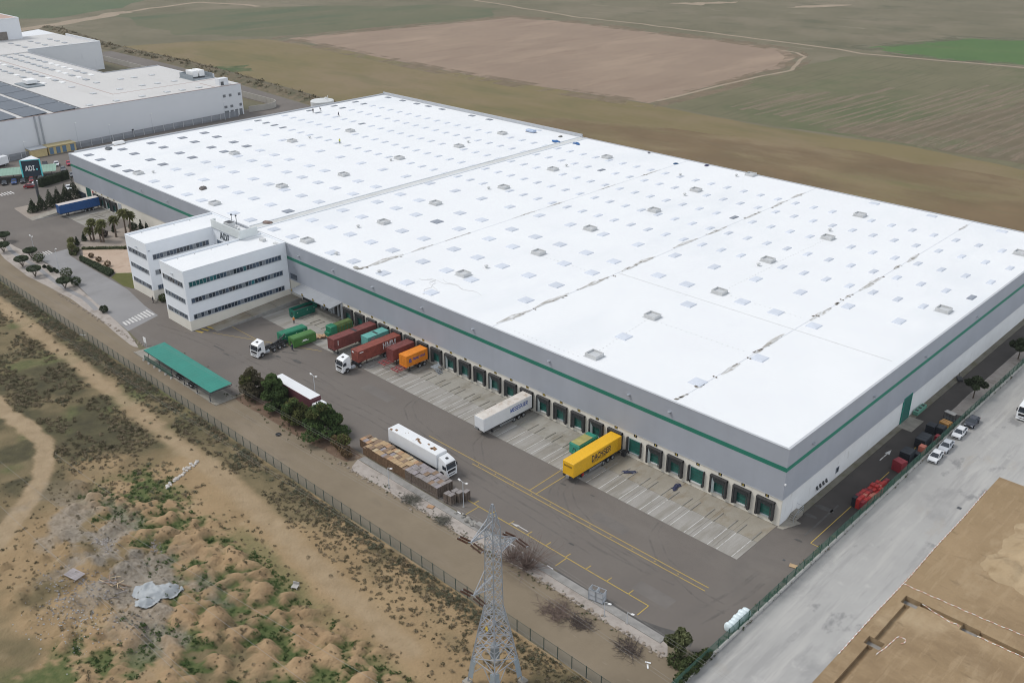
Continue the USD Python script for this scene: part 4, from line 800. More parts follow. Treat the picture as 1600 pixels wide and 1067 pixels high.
def office():
    t = thing('office_building', 'white three-storey office block of two wings with dark window bands beside the warehouse docks', 'office building')
    A = (-150.4, -139.4, -28.1, -.17); B = (-174.6, -163.5, -25.0, -.17); Z = 15.0
    for n_, (x0, x1, y0, y1) in (('right_wing', A), ('left_wing', B)):
        th = .3
        def shell(z0, z1, o, mm, nm):
            MB().box(x0-o, x1+o, y0-o, y0+th, z0, z1).box(x0-o, x0+th, y0+th, y1, z0, z1).box(x1-th, x1+o, y0+th, y1, z0, z1).box(x0+th, x1-th, y1-th, y1, z0, z1).build(nm, mm, t)
        shell(-.2, 2.55, .03, m_plinth, 'base_wall'); shell(2.55, Z, 0, m_white_wall, 'wall')
        MB().box(x0-.03, x1+.03, y0-.03, y0+.33, Z, Z+.06).box(x0-.03, x0+.33, y0+.33, y1, Z, Z+.06).box(x1-.33, x1+.03, y0+.33, y1, Z, Z+.06).build('coping', m_rooftrim_pale, t)
        MB().box(x0+th, x1-th, y0+th, y1-th, Z-.8, Z-.42).build('roof', m_roof, t)
        for j in range(4): MB().cyl((x0+1.2, y0+4+j*4.5, Z-.3), .12, .35, 8).build('roof_pipe', m_vent, t)
    for s, (z0, z1) in enumerate(((10.85, 12.1), (6.8, 7.98), (2.75, 3.92))):
        panes(t, '+x', A[1]+(.03 if z0 < 2.6 else 0), -27.0, -1.95, z0, z1, 28, s, 5 if s == 0 else 0)
        panes(t, '-y', A[2], -149.6, -140.3, z0, z1, 12, 10+s)
        panes(t, '-y', B[2], -173.6, -164.1, z0-.1, z1-.1, 12, 20+s)
        panes(t, '+x', B[1], -23.6, -8.1, z0-.35, z1-.3, 17, 30+s)
    for (x, y, z) in ((-144.8, A[2], 13.2), (-168.8, B[2], 13.0)): MB().box(x-.35, x+.35, y-.35, y-.001, z, z+.08).build('wall_lamp', m_metal, t)
    MB().box(B[1]+.001, B[1]+.3, -24.6, -24.2, 13.0, 13.2).build('wall_lamp', m_metal, t)
    # link block between the wings with its lettering, and the plant screen above it
    MB().box(B[1], A[0], -6.6, -6.3, -.2, 14.98).build('link_wall', m_white_wall, t)
    MB().box(B[1], A[0], -6.3, -.17, 13.9, 14.3).build('link_roof', m_roof, t)
    panes(t, '-y', -6.6, -161.6, -151.6, 10.9, 12.0, 10, 50)
    text_on('ADI', 1.75, (-159.8, -6.6, 12.75), (1, 0, 0), (0, 0, 1), .12, True, width=4.6).build('lettering', m_text_grey, t)
    MB().box(-163.4, -149.6, -6.75, -6.5, 15.02, 17.1).box(-149.85, -149.6, -6.5, -1.6, 15.02, 17.1).box(-163.4, -163.15, -6.5, -5.4, 15.02, 17.1).build('plant_screen', mat('plant_screen', (.60, .63, .62), .5, .05), t)
    MB().box(-163.3, -149.6, -6.80, -6.56, 14.88, 15.02).build('screen_joint', m_frame, t)
    hv = MB().box(-161.0, -158.4, -4.5, -2.6, 14.3, 16.4)
    hv.build('air_handler', m_vent, t); MB().box(-160.8, -159.8, -4.3, -2.8, 16.4, 16.5).box(-159.6, -158.6, -4.3, -2.8, 16.4, 16.5).build('fan_grille', m_metaldark, t)
    MB().cyl((-156.8, -3.6, 15.1), .35, 1.7, 10).cyl((-155.4, -3.4, 15.0), .3, 1.5, 10).box(-154.8, -152.2, -4.2, -2.2, 14.3, 15.0).build('roof_duct', m_vent, t)
    for (x, y) in ((-161.8, -1.6), (-160.2, -1.2)): MB().tube([(x, y, 14.3), (x, y, 17.4)], .08, 6).cyl((x, y, 17.5), .25, .3, 8).build('flue', m_metaldark, t)
    MB().box(A[0]+4.2, A[0]+5.8, -3.4, -2.4, Z-.42, Z+.25).build('roof_unit', m_vent, t); MB().box(A[1]-2.2, A[1]-.8, -2.4, -1.6, Z-.42, Z-.05).build('roof_unit', m_vent, t)
    MB().box(-163.4, -162.0, -25.4, -25.02, .1, .35).build('door_step', m_oldconc, t)
    return t
OFF = office()
def ramp():
    t = thing('access_ramp', 'concrete vehicle ramp rising along the side wall of the office block', 'ramp')
    MB().add([(-139.3, -24, .03), (-135.0, -24, .03), (-135.0, -2.0, 1.15), (-139.3, -2.0, 1.15), (-139.3, -.2, 1.15), (-135.0, -.2, 1.15)], [(0, 1, 2, 3), (3, 2, 5, 4)]).build('deck', m_slabwall, t)
    MB().profile([(-24, -.05), (-.2, -.05), (-.2, 1.3), (-2, 1.3), (-17, .55), (-24, .12)], 'x', -135.0, -134.75).build('side_wall', m_kerb, t)
    for y in (-14, -7): MB().box(-139.3, -135.0, y-.04, y+.04, .03+(y+24)*.0509, .05+(y+24)*.0509+.005).build('joint', m_oil, t)
ramp()
t = thing('loading_ramp', 'pale concrete loading ramp beside the blue trailer at the left docks', 'ramp')
MB().hull([(-254.8, -21, .02), (-251.2, -21, .02), (-251.2, -.2, 0), (-254.8, -.2, 0), (-251.2, -11, 1.05), (-254.8, -11, 1.05), (-251.2, -.2, 1.1), (-254.8, -.2, 1.1)]).build('ramp_body', m_oldconc, t)
MB().box(-251.2, -251.05, -20, -.2, -.05, .3).build('ramp_kerb', m_kerbpale, t)

# ==================================================================== NEIGHBOURING FACTORY
m_nbwall = layered('neighbour_panels', ((.62, .635, .65), (.67, .68, .695), .04), [((.42, .43, .45), .4, .62, .74, .4, (1, 1, .2))], rough=.6)
m_nbroof = layered('neighbour_roof', ((.50, .49, .475), (.55, .54, .525), .03), [((.44, .43, .41), .06, .55, .7, .5, (.3, 1.5, 1))], rough=.8)
m_solar = mat('solar_panel', (.095, .112, .135), .45, .1, .1, spec=.4)
m_nbwin = mat('factory_window', (.15, .16, .17), .4, .15)
def neighbour():
    t = thing('factory', 'long low white factory with solar panels and rooflights beyond the boundary fence', 'factory')
    Z = 13.6; F = -337.5
    MB().box(F-.5, F, -60, 108.4, -.2, Z+.1).box(-367, F-.5, 107.9, 108.4, -.2, Z+.1).build('wall', m_nbwall, t)
    MB().box(-410, -367, 105.5, 106, -.2, Z+.1).box(-410.5, -410, 78, 106, -.2, Z).box(-367.5, -367, 106, 112.3, -.2, Z+.5).build('wall', m_nbwall, t)
    MB().box(-500.5, -500, 78, 118, -.2, 15.2).box(-545, -500.5, 117.5, 118, -.2, 15.2).build('wall', m_nbwall, t)
    MB().poly([(F-.5, -60), (F-.5, 107.9), (-367, 107.9), (-367, 105.5), (-410, 105.5), (-410, 78), (-500.5, 78), (-500.5, -60)], Z-.5, Z).build('roof', m_nbroof, t)
    MB().box(-560, -500.5, -60, 117.5, Z-.5, Z+.4).build('roof', m_nbroof, t)
    MB().box(-500, -410, 77.6, 78.1, Z-.2, Z+.35).box(-410.2, -409.7, 78.1, 106, Z-.2, Z+.35).build('roof_edge', mat('edge_grey', (.33, .34, .36), .5, .1), t)
    MB().box(F-.45, F+.06, -60, 108.4, Z+.1, Z+.22).build('coping', mat('coping_rust', (.30, .22, .20), .6, .1), t)
    MB().box(-545, -500, 117.4, 118.1, 15.2, 15.35).box(-500.6, -499.9, 78, 117.4, 15.2, 15.35).build('coping', m_rooftrim_pale, t)
    MB().box(-620, -553, 60, 95.8, 10, 25.6).build('high_block', m_nbwall, t)
    MB().box(-620, -553.5, 95.3, 95.85, 25.6, 25.8).box(-553.6, -552.9, 60, 95.85, 25.6, 25.8).build('coping', m_rooftrim_pale, t)
    MB().box(-619, -554, 60, 95, 25.6, 25.7).build('roof', mat('tile_red_roof', (.40, .28, .23), .8, .1, .1), t)
    MB().box(-552.95, -552.6, 82.5, 87.5, 14.2, 18.6).build('rooftop_door', mat('louvre_brown', (.16, .14, .12), .7, .2), t)
    MB().hull([(-640, 118, 5.5), (-590, 118, 5.5), (-640, 138, 6.8), (-590, 138, 6.8), (-640, 118, 5.8), (-590, 118, 5.8), (-640, 138, 7.1), (-590, 138, 7.1)]).box(-592, -591.4, 119, 137, 0, 5.7).build('lean_to', m_nbwall, t)
    # solar field
    MB().box(-480, F-.6, 34.2, 36.0, Z+.001, Z+.10).build('cable_tray', m_metaldark, t)
    for y0 in (-58, -46, -34, -22, -10.2, 1.5, 13.2, 24.9):
        y1 = y0+9.2
        for x1 in (-338.9, -356.5, -374.1, -391.7, -409.3, -426.9, -444.5, -462.1):
            x0 = x1-17.0
            MB().add([(x0, y0, Z+.25), (x1, y0, Z+.25), (x1, y1, Z+.55), (x0, y1, Z+.55), (x0, y0, Z+.15), (x1, y0, Z+.15), (x1, y1, Z+.45), (x0, y1, Z+.45)], [(0, 1, 2, 3), (7, 6, 5, 4), (0, 4, 5, 1), (1, 5, 6, 2), (2, 6, 7, 3), (3, 7, 4, 0)]).build('solar_array', m_solar, t)
    for y in (34.9, 23.3):
        for k in range(20): MB().box(-341.5-k*5.6, -339.8-k*5.6, y-1.0, y-.2, Z+.02, Z+.3).build('rooflight', m_text_white, t)
        if y < 30:
            for k in range(12): MB().box(-343.9-k*5.6, -342.3-k*5.6, y-.95, y-.25, Z+.02, Z+.2).build('dark_hatch', m_metaldark, t)
    for (x, y) in [(-342.3, 40.9), (-342.7, 52.6), (-343.6, 64.4), (-344.5, 76.3), (-343.6, 83), (-343.5, 91.1), (-364.8, 52.7), (-365.6, 65), (-366.4, 75.9), (-365.9, 83), (-365.4, 90.9), (-386, 52.5), (-387.9, 64.7), (-388.5, 76.4), (-387.7, 82.6), (-387.5, 91.3)]:
        MB().box(x-1.2, x+1.2, y-1.1, y+1.1, Z, Z+.35, .06).build('rooflight', m_ventin, t); MB().box(x-1.25, x-.0, y-1.2, y+1.2, Z-.001, Z+.12).build('rooflight_kerb', m_frame, t)
    r = np.random.default_rng(8)
    for y, x0 in ((64.7, -399), (71.5, -409), (54.0, -400), (47.0, -404)):
        for k in range(14):
            x = x0-k*7.6; MB().box(x-1.8, x+1.8, y-1.0, y+1.0, Z, Z+.35).build('rooflight', m_frame if r.random() < .55 else m_text_white, t)
    for (x0, x1) in ((-545, -505),):
        for k in range(3):
            for j in range(4): MB().box(x0+6+j*10, x0+9.5+j*10, 82+k*11, 84+k*11, Z+.4, Z+.75).build('rooflight', m_frame, t)
    MB().box(-486, -357, 57.7, 57.95, Z, Z+.06).box(-357.2, -356.9, 57.9, 107, Z, Z+.05).build('roof_line', mat('roof_line_red', (.33, .20, .17), .7, .1), t)
    MB().box(-352, F-.5, 96.2, 96.5, Z, Z+.05).build('roof_line', mat('roof_line_red', (.33, .20, .17)), t)
    # roof plant
    MB().box(-372, -360, 97.4, 97.6, Z, Z+2.3).box(-372, -360, 107.4, 107.6, Z, Z+2.3).box(-372, -371.8, 97.6, 107.4, Z, Z+2.3).build('plant_screen', mat('screen_slate', (.22, .25, .27), .6, .1), t)
    MB().box(-372, -359.5, 97, 108, Z-.2, Z+.3).build('plant_plinth', mat('screen_slate', (.22, .25, .27)), t)
    for y in (99.3, 102.6):
        MB().box(-369.5, -363, y, y+2.7, Z+.9, Z+3.6, .12).build('chiller', m_text_white, t); MB().box(-369.3, -362.98, y+.15, y+2.55, Z+.3, Z+.9).build('chiller_base', m_metaldark, t)
    MB().box(-343.6, -340.3, 99.4, 104.0, Z, Z+2.9).build('stair_hut', m_nbwall, t); MB().box(-340.28, -340.2, 100.2, 101.6, Z, Z+1.6).box(-342.2, -341.2, 104.0, 104.05, Z+.1, Z+2.2).build('hut_door', m_metaldark, t)
    MB().box(-412, -398, 37.5, 45.5, Z, Z+.5).build('plant_plinth', mat('screen_slate', (.22, .25, .27)), t)
    MB().box(-408, -402, 39.5, 44, Z+1.0, Z+2.6, .1).build('chiller', m_text_white, t)
    # end-bay windows and doors
    for (y, z, w, h) in [(99.5, 9.4, 1.4, 1.2), (102.5, 9.4, 1.3, 1.2), (107.1, 9.3, 1.3, 1.2), (99.6, 4.5, 1.5, 1.1), (102.6, 4.5, 1.4, 1.1), (107.2, 4.6, 1.2, 1.2)]:
        MB().box(F, F+.06, y-w/2, y+w/2, z-h/2, z+h/2).build('window', m_nbwin, t)
    for (y, w) in [(99.8, 2.0), (102.5, 1.5), (104.8, 1.5), (107.0, 1.5)]: MB().box(F, F+.1, y-w/2, y+w/2, 0, 2.8).build('shutter_door', m_nbwin, t)
    for y in (16.6, 18.5): MB().box(F, F+.35, y-.28, y+.28, 1.5, Z).build('downpipe', mat('pipe_grey', (.33, .35, .37), .5, .1), t)
    MB().box(F, F+.1, 54.6, 55.4, .2, 2.2).build('side_door', m_metaldark, t)
    MB().box(-388, -378, 110, 118, 0, 4.5).box(-376, -372.5, 113.5, 117, 0, 4).build('yard_plant', m_text_white, t)
neighbour()

def curved_wall():
    t = thing('boundary_wall', 'pale concrete boundary wall curving round behind the white factory', 'wall')
    pts = [(-560, 131), (-480, 130.5), (-420, 130), (-374, 129.5), (-345, 129)]+[(-345+7*math.sin(a), 122+7*math.cos(a)) for a in np.linspace(.2, 1.5, 7)]+[(-338, 120), (-339, 112)]
    MB().poly(LineString(pts).buffer(.15, cap_style=2), 0, 2.7).build('wall_body', layered('old_wall', ((.33, .31, .28), (.39, .37, .33), .2), [((.22, .20, .175), .5, .58, .7, .5, (1, 1, .3))], rough=.9), t)
    for (x, y) in [(-520, 131), (-497, 130.9), (-474, 130.7), (-448, 130.4), (-425, 130.3)]: MB().box(x-.15, x+.15, y-.32, y-.16, 0, 3.2).build('wall_post', m_kerbpale, t)
curved_wall()
t = thing('water_tank', 'low round white fire-water tank behind the far corner of the warehouse', 'water tank')
MB().cyl((-297.5, 124.0, 4.6), 5.1, 9.2, 40).build('shell', mat('tank_white', (.56, .57, .56), .5, .06), t, smooth=40)
MB().tube([(-297.5, 124, 9.2), (-297.5, 124, 9.5), (-297.5, 124, 9.9)], [5.15, 4.9, .6], 40).build('lid', mat('tank_white', (.56, .57, .56)), t)
MB().cyl((-296.8, 125.5, 10.2), .5, .9, 10).tube([(-296.2, 126.2, 9.6), (-296.2, 126.2, 11.4)], .12, 6).build('roof_hatch', m_text_white, t)
t = thing('pump_house', 'low flat-roofed pump house beside the round white tank', 'pump house')
MB().box(-306.5, -303.0, 113.5, 121.5, 0, 3.4).build('wall', m_text_white, t); MB().box(-306.8, -302.7, 113.2, 121.8, 3.4, 3.6).build('roof', mat('edge_grey', (.33, .34, .36)), t)

# ==================================================================== FENCES
def mesh_panel_mat(name, rgb, fac):
    n = {'geo': ('geometry', {}), 'noise': ('noise_texture', {'scale': .35, 'detail': 3.0}), 'ramp': ('rgb_ramp', {'ramp': [(.3, tuple(np.array(rgb)*.85)), (.7, tuple(np.array(rgb)*1.15))]}),
         'd': ('principled_bsdf', {'roughness': .8, 'specular_ior_level': .2}), 't': ('transparent_bsdf', {}), 'm': ('mix_closure', {'fac': fac})}
    MATS[name] = usdkit.material(stage, f'/World/Looks/{name}', n, [('geo.position', 'noise.vector'), ('noise.fac', 'ramp.fac'), ('ramp.color', 'd.base_color'), ('t.BSDF', 'm.closure1'), ('d.BSDF', 'm.closure2')], surface='m.closure')
    return MATS[name]
m_netgrey = mesh_panel_mat('fence_netting', (.13, .135, .115), .42)
m_netgreen = mesh_panel_mat('green_netting', (.03, .075, .055), .55)
m_netdark = mesh_panel_mat('dark_netting', (.16, .17, .185), .82)
m_post = mat('fence_post_green', (.035, .055, .045), .6, .2)
m_postpale = mat('fence_post_pale', (.46, .47, .47), .6, .1)
def fence(name, label, pts, step, h, net, post, z0=0.0, pr=.045, rail=True):
    t = thing(name, label, 'fence')
    l = LineString(pts); n = int(round(l.length/step))
    P = [l.interpolate(i*l.length/n) for i in range(n+1)]
    for i, p in enumerate(P): MB().box(p.x-pr, p.x+pr, p.y-pr, p.y+pr, z0-.05, z0+h+.12).build('post', post, t)
    for i in range(n):
        a, b = P[i], P[i+1]; d = np.array([b.x-a.x, b.y-a.y]); d = d/np.linalg.norm(d)*.05
        MB().add([(a.x+d[0], a.y+d[1], z0+.04), (b.x-d[0], b.y-d[1], z0+.04), (b.x-d[0], b.y-d[1], z0+h), (a.x+d[0], a.y+d[1], z0+h)], [(0, 1, 2, 3)]).build('mesh_panel', net, t)
    if rail:
        m = MB()
        for i in range(n): m.bar((P[i].x, P[i].y, z0+h+.02), (P[i+1].x, P[i+1].y, z0+h+.02), .035)
        m.build('top_wire', post, t)
fence('wire_fence', 'long grey-green wire mesh fence along the sandy service track', [(-236, -47.4), (9, -47.4)], 2.55, 2.1, m_netgrey, m_post)
fence('wire_fence', 'green mesh fence on the low wall beside the pale concrete road', [(8.55, -44), (8.55, 100)], 2.6, 1.7, m_netgreen, mat('fence_post_dark_green', (.02, .06, .045), .6, .2), z0=.42)
fence('boundary_fence', 'dark mesh fence with pale posts in front of the white factory', [(-329.5, -40), (-331, 30), (-333, 60), (-335, 104)], 4.6, 2.6, m_netdark, m_postpale, pr=.09)

# ==================================================================== PYLON AND WIRES
m_pylon = mat('pylon_galvanised', (.285, .305, .33), .55, .12)
def pylon():
    t = thing('pylon', 'tall grey lattice electricity pylon standing at the wire fence', 'electricity pylon')
    cx, cy = -9.35, -56.4
    prof = [(0, 5.2), (4.5, 4.15), (9, 2.95), (13.2, 1.65), (19, 1.5), (25.2, 1.3), (28.6, .12)]
    side = lambda z: np.interp(z, [a for a, b in prof], [b for a, b in prof])
    C = ((-1, -1), (1, -1), (1, 1), (-1, 1))
    P = lambda c, z: (cx+c[0]*side(z)/2, cy+c[1]*side(z)/2, z)
    for c in C:
        l = MB()
        for (z0, _), (z1, _) in zip(prof[:-1], prof[1:]): l.bar(P(c, z0), P(c, z1), .17 if z0 < 13 else .12)
        l.build('leg', m_pylon, t)
        s = (side(1.7)/2, side(4.2)/2); d = .75
        MB().hull([(cx+c[0]*(s[0]+.12), cy+c[1]*(s[0]+.12), 1.4), (cx+c[0]*(s[0]-d), cy+c[1]*(s[0]+.12), 1.4), (cx+c[0]*(s[0]+.12), cy+c[1]*(s[0]-d), 1.4), (cx+c[0]*(s[1]+.1), cy+c[1]*(s[1]+.1), 4.2), (cx+c[0]*(s[1]-d), cy+c[1]*(s[1]+.1), 4.2), (cx+c[0]*(s[1]+.1), cy+c[1]*(s[1]-d), 4.2)]).build('anti_climb_shield', mat('shield_grey', (.22, .26, .285), .5, .12), t)
        MB().box(cx+c[0]*2.6-.5, cx+c[0]*2.6+.5, cy+c[1]*2.6-.5, cy+c[1]*2.6+.5, -.2, .55).build('footing', m_oldconc, t)
    lv = [4.4, 6.4, 8.2, 9.9, 11.6, 13.2, 14.5, 15.8, 17.1, 18.4, 19.7, 21.0, 22.3, 23.6, 25.2]
    for i, (z0, z1) in enumerate(zip(lv[:-1], lv[1:])):
        for k in range(4):
            a, b = C[k], C[(k+1) % 4]; w = .085 if z0 < 13 else .06
            m = MB().bar(P(a, z0), P(b, z1), w).bar(P(b, z0), P(a, z1), w)
            if i % 2 == 0: m.bar(P(a, z0), P(b, z0), w)
            if z0 < 12:
                mid = lambda p, q: tuple((np.array(p)+np.array(q))/2)
                m.bar(mid(P(a, z0), P(a, z1)), mid(P(a, z0), P(b, z1)), .05).bar(mid(P(b, z0), P(b, z1)), mid(P(b, z0), P(a, z1)), .05)
            m.build('cross_brace', m_pylon, t)
    for k in range(4):
        a, b = C[k], C[(k+1) % 4]; mid = np.array([(P(a, 4.4)[j]+P(b, 4.4)[j])/2 for j in range(3)])
        m = MB().bar(P(a, 1.5), mid, .085).bar(P(b, 1.5), mid, .085).bar(P(a, 2.9), tuple(.5*np.array(P(a, 1.5))+.5*mid), .06).bar(P(b, 2.9), tuple(.5*np.array(P(b, 1.5))+.5*mid), .06)
        m.build('cross_brace', m_pylon, t)
    for k in range(4):
        a, b = C[k], C[(k+1) % 4]
        MB().bar(P(a, 25.2), P(b, 27.0), .06).bar(P(b, 25.2), P(a, 27.0), .06).bar(P(a, 27), P(b, 27), .05).build('peak_brace', m_pylon, t)
    tips = []
    for sy, z, tip in ((-1, 25.0, -60.1), (1, 21.5, -52.4), (-1, 16.9, -59.9)):
        y0 = cy+sy*side(z)/2; T = np.array([cx, tip, z]); m = MB()
        tips.append(T)
        up = z+(1.9 if z < 24 else 1.6)
        for sx in (-1, 1):
            a = np.array([cx+sx*side(z)/2, y0, z]); b = np.array([cx+sx*side(up)/2, cy+sy*side(up)/2, up])
            m.bar(a, T, .10).bar(b, T, .08)
            for f0, f1 in ((.0, .28), (.28, .55), (.55, .8)):
                m.bar(a+(T-a)*f0, b+(T-b)*f1, .055).bar(b+(T-b)*f1, a+(T-a)*f1, .05)
        for f in (.28, .55, .8):
            a0 = np.array([cx-side(z)/2, y0, z]); a1 = np.array([cx+side(z)/2, y0, z]); m.bar(a0+(T-a0)*f, a1+(T-a1)*f, .05)
            m.bar(a0+(T-a0)*(f-.25), a1+(T-a1)*f, .05)
        m.build('cross_arm', m_pylon, t)
    ins = mat('insulator_brown', (.085, .04, .025), .3, .2)
    for T in tips:
        for sx in (-1, 1):
            for dy in (-.24, .24):
                m = MB(); n = 9
                a = T+np.array([sx*.35, dy, -.12]); b = T+np.array([sx*1.95, dy, -.32])
                for i in range(n):
                    p = a+(b-a)*i/(n-1); q = p+(b-a)/np.linalg.norm(b-a)*.06
                    m.tube([p, q], [.15, .11], 8)
                m.tube([a, b], .05, 6); m.build('insulator_string', ins, t)
            MB().bar(T, T+np.array([sx*.4, 0, -.12]), .06).bar(T+np.array([sx*1.98, -.3, -.33]), T+np.array([sx*1.98, .3, -.33]), .07).build('yoke', m_pylon, t)
    for z in (10.2,): MB().box(cx-.2, cx+.2, cy-side(z)/2-.1, cy-side(z)/2-.06, z-.3, z+.3).build('warning_plate', m_text_yellow, t)
    return tips
TIPS = pylon()
m_wire = mat('wire_aluminium', (.24, .23, .215), .5, .05)
def wires():
    k = 0
    for nm, T in zip(('upper', 'right-hand', 'lower'), TIPS):
        for sx in (-1, 1):
            t = thing('power_line', f'thin twin wires from the {nm} arm of the pylon running {"left past the trees" if sx < 0 else "right over the fence corner"}', 'power line')
            for dy in (-.22, .22):
                pts = []
                for i in range(22):
                    d = 2.0+(i/21)**1.3*(200 if sx < 0 else 60); z = T[2]-.33-.055*d+.00016*d*d
                    pts.append((T[0]+sx*d, T[1]+dy, z))
                MB().tube(pts, .010, 4).build('wire', m_wire, t)
    fl = [((-93.6, -86.0, 10.9), (-54.5, -86.0, 15.3)), ((-70.8, -93.0, 16.9), (-32.4, -93.0, 19.9)), ((-34.3, -87.0, 21.9), (-3.7, -87.0, 26.0)), ((-43.6, -82.0, 16.5), (-0.2, -82.0, 25.5)), ((-35.5, -91.0, 16.2), (-19.0, -91.0, 18.1)), ((-61.9, -92.0, 15.1), (-43.8, -92.0, 17.9)), ((-72.2, -84.0, 20.9), (-53.4, -84.0, 22.8))]
    names = ['wire crossing the dirt road at the left', 'wire low over the rubble dump', 'wire over the grey tarpaulin', 'wire over the green weeds and heaps', 'wire at the bottom left over the grey heaps', 'short faint wire left of the grey board', 'faint wire over the pale heap at the bend']
    for ends, nm in zip(fl, names):
        ends = [np.array(e) for e in ends]
        a, b = ends; dd = (b-a)/np.linalg.norm(b-a)
        if nm.startswith('wire'): a = a-dd*25; b = b+dd*25
        if min(a[2], b[2]) < 2.5: a[2] = max(a[2], 2.5); b[2] = max(b[2], 2.5)
        t = thing('power_line', 'thin overhead '+nm, 'power line'); MB().tube([a, (a+b)/2-[0, 0, .15], b], .015, 4).build('wire', m_wire, t)
wires()

# ==================================================================== VEHICLES
m_tyre = mat('tyre', (.022, .022, .023), .85, .2, 3.0)
m_rim = mat('wheel_rim', (.35, .36, .37), .4, .15, metal=.5)
m_trwhite = mat('truck_white', (.72, .73, .735), .3, .04, .5)
m_trside = layered('trailer_white', ((.66, .67, .68), (.71, .72, .725), .6), [((.50, .49, .47), 1.0, .62, .74, .5, (1, 1, .4))], rough=.4)
m_trroof = layered('trailer_roof_dirty', ((.52, .48, .43), (.62, .58, .53), .7), [((.38, .30, .23), .8, .52, .66, .7, (1, 1, 1))], rough=.7)
m_chassis = mat('chassis_black', (.03, .031, .034), .6, .2)
m_windscreen = mat('windscreen', (.022, .03, .04), .08, .2, .6, spec=.7)
m_grille = mat('grille_black', (.02, .02, .022), .5, .2)
m_red_lamp = mat('lamp_red', (.35, .02, .02), .3, .05)
m_lamp = mat('headlamp', (.62, .64, .66), .15, .05)
m_redsteel = mat('red_steel', (.24, .06, .06), .5, .15)
def wheel(parent, x, y, r=.5, w=.34, axis='x'):
    wp = MB().cyl((x, y, r), r, w, 16, axis).build('wheel', m_tyre, parent, smooth=40)
    p = thing('tmp', parent=wp) if False else wp
    d = w/2+.005
    MB().cyl((x, y, r), r*.56, 2*d, 12, axis).build('rim', m_rim, parent)
def tractor_parts(t, y0=0.0, length=6.0, deflector=True, stripe=None):
    """cab-over tractor; nose towards -y at y0, centred on x=0"""
    w = 1.24
    side = [(y0, .55), (y0-.0, 1.1), (y0+.05, 1.75), (y0+.30, 2.95), (y0+.62, 3.25), (y0+2.15, 3.72 if deflector else 3.2), (y0+2.25, 3.6 if deflector else 3.05), (y0+2.25, .75), (y0+1.75, .75), (y0+1.6, 1.1), (y0+.95, 1.1), (y0+.75, .55)]
    body = MB()
    m = trimesh.creation.extrude_polygon(Polygon(side), 2*w, engine='earcut'); v = m.vertices
    v = np.c_[v[:, 2]-w, v[:, 0], v[:, 1]]
    k = np.clip((v[:, 2]-2.5)/1.2, 0, 1); v[:, 0] *= 1-.16*k
    body.add(v, m.faces); body.build('cab', m_trwhite, t, smooth=30)
    MB().add([(-1.1, y0+.045, 1.83), (1.1, y0+.045, 1.83), (1.04, y0+.275, 2.88), (-1.04, y0+.275, 2.88)], [(0, 1, 2, 3)]).build('windscreen', m_windscreen, t)
    for s in (-1, 1):
        q = [(s*(w+.012), y0+.32, 1.8), (s*(w+.012), y0+1.12, 1.8), (s*(w-.012), y0+1.12, 2.55), (s*(w-.012), y0+.52, 2.55)]
        MB().add(q, [(0, 1, 2, 3) if s > 0 else (3, 2, 1, 0)]).build('side_window', m_windscreen, t)
        MB().box(s*1.36-.09, s*1.36+.09, y0+.10, y0+.22, 1.9, 2.6).bar((s*1.2, y0+.2, 2.55), (s*1.36, y0+.16, 2.55), .05).build('mirror', m_grille, t)
        MB().box(s*.98-.2, s*.98+.2, y0-.03, y0+.02, .78, 1.02).build('headlight', m_lamp, t)
        MB().hull([(s*w+s*.006+dx*.02, y0+a, b) for dx in (0, 1) for a, b in ((.72, .52), (.72, 1.0), (1.0, 1.18), (1.5, 1.18), (1.78, .9), (1.78, .72))]).build('wheel_arch', m_grille, t)
    MB().box(-.92, .92, y0-.025, y0+.03, 1.12, 1.62).build('grille', m_grille, t)
    MB().box(-.7, .7, y0-.03, y0+.02, .62, .78).build('lower_grille', m_grille, t)
    MB().box(-1.25, 1.25, y0-.06, y0+.35, .34, .60, .05).build('bumper', m_trwhite, t)
    MB().box(-.30, .30, y0-.07, y0-.055, .42, .54).build('registration_plate', m_text_white, t)
    MB().hull([(-1.0, y0+.32, 2.95), (1.0, y0+.32, 2.95), (-1.0, y0-.02, 2.86), (1.0, y0-.02, 2.86), (-1.0, y0+.02, 2.80), (1.0, y0+.02, 2.80)]).build('sun_visor', m_grille, t)
    MB().box(-.25, .25, y0+1.0, y0+1.45, 3.32 if not deflector else 3.42, 3.52).build('roof_hatch', m_grille, t)
    MB().box(-.42, -.28, y0+1.2, y0+length, .75, 1.0).box(.28, .42, y0+1.2, y0+length, .75, 1.0).box(-.42, .42, y0+length-.15, y0+length, .75, 1.0).build('chassis', m_chassis, t)
    MB().box(.62, 1.2, y0+2.4, y0+3.5, .5, 1.05, .06).box(-1.2, -.62, y0+2.4, y0+3.2, .5, 1.05, .06).build('fuel_tank', m_metal, t)
    for s in (-1, 1):
        wheel(t, s*1.04, y0+1.35); wheel(t, s*.98, y0+4.75, w=.55)
        MB().box(s*.98-.32, s*.98+.32, y0+4.15, y0+5.35, 1.08, 1.13).build('mudguard', m_chassis, t)
    return t
def fifth_wheel(t, y): MB().box(-.45, .45, y-.4, y+.4, 1.0, 1.14).build('fifth_wheel', m_chassis, t)
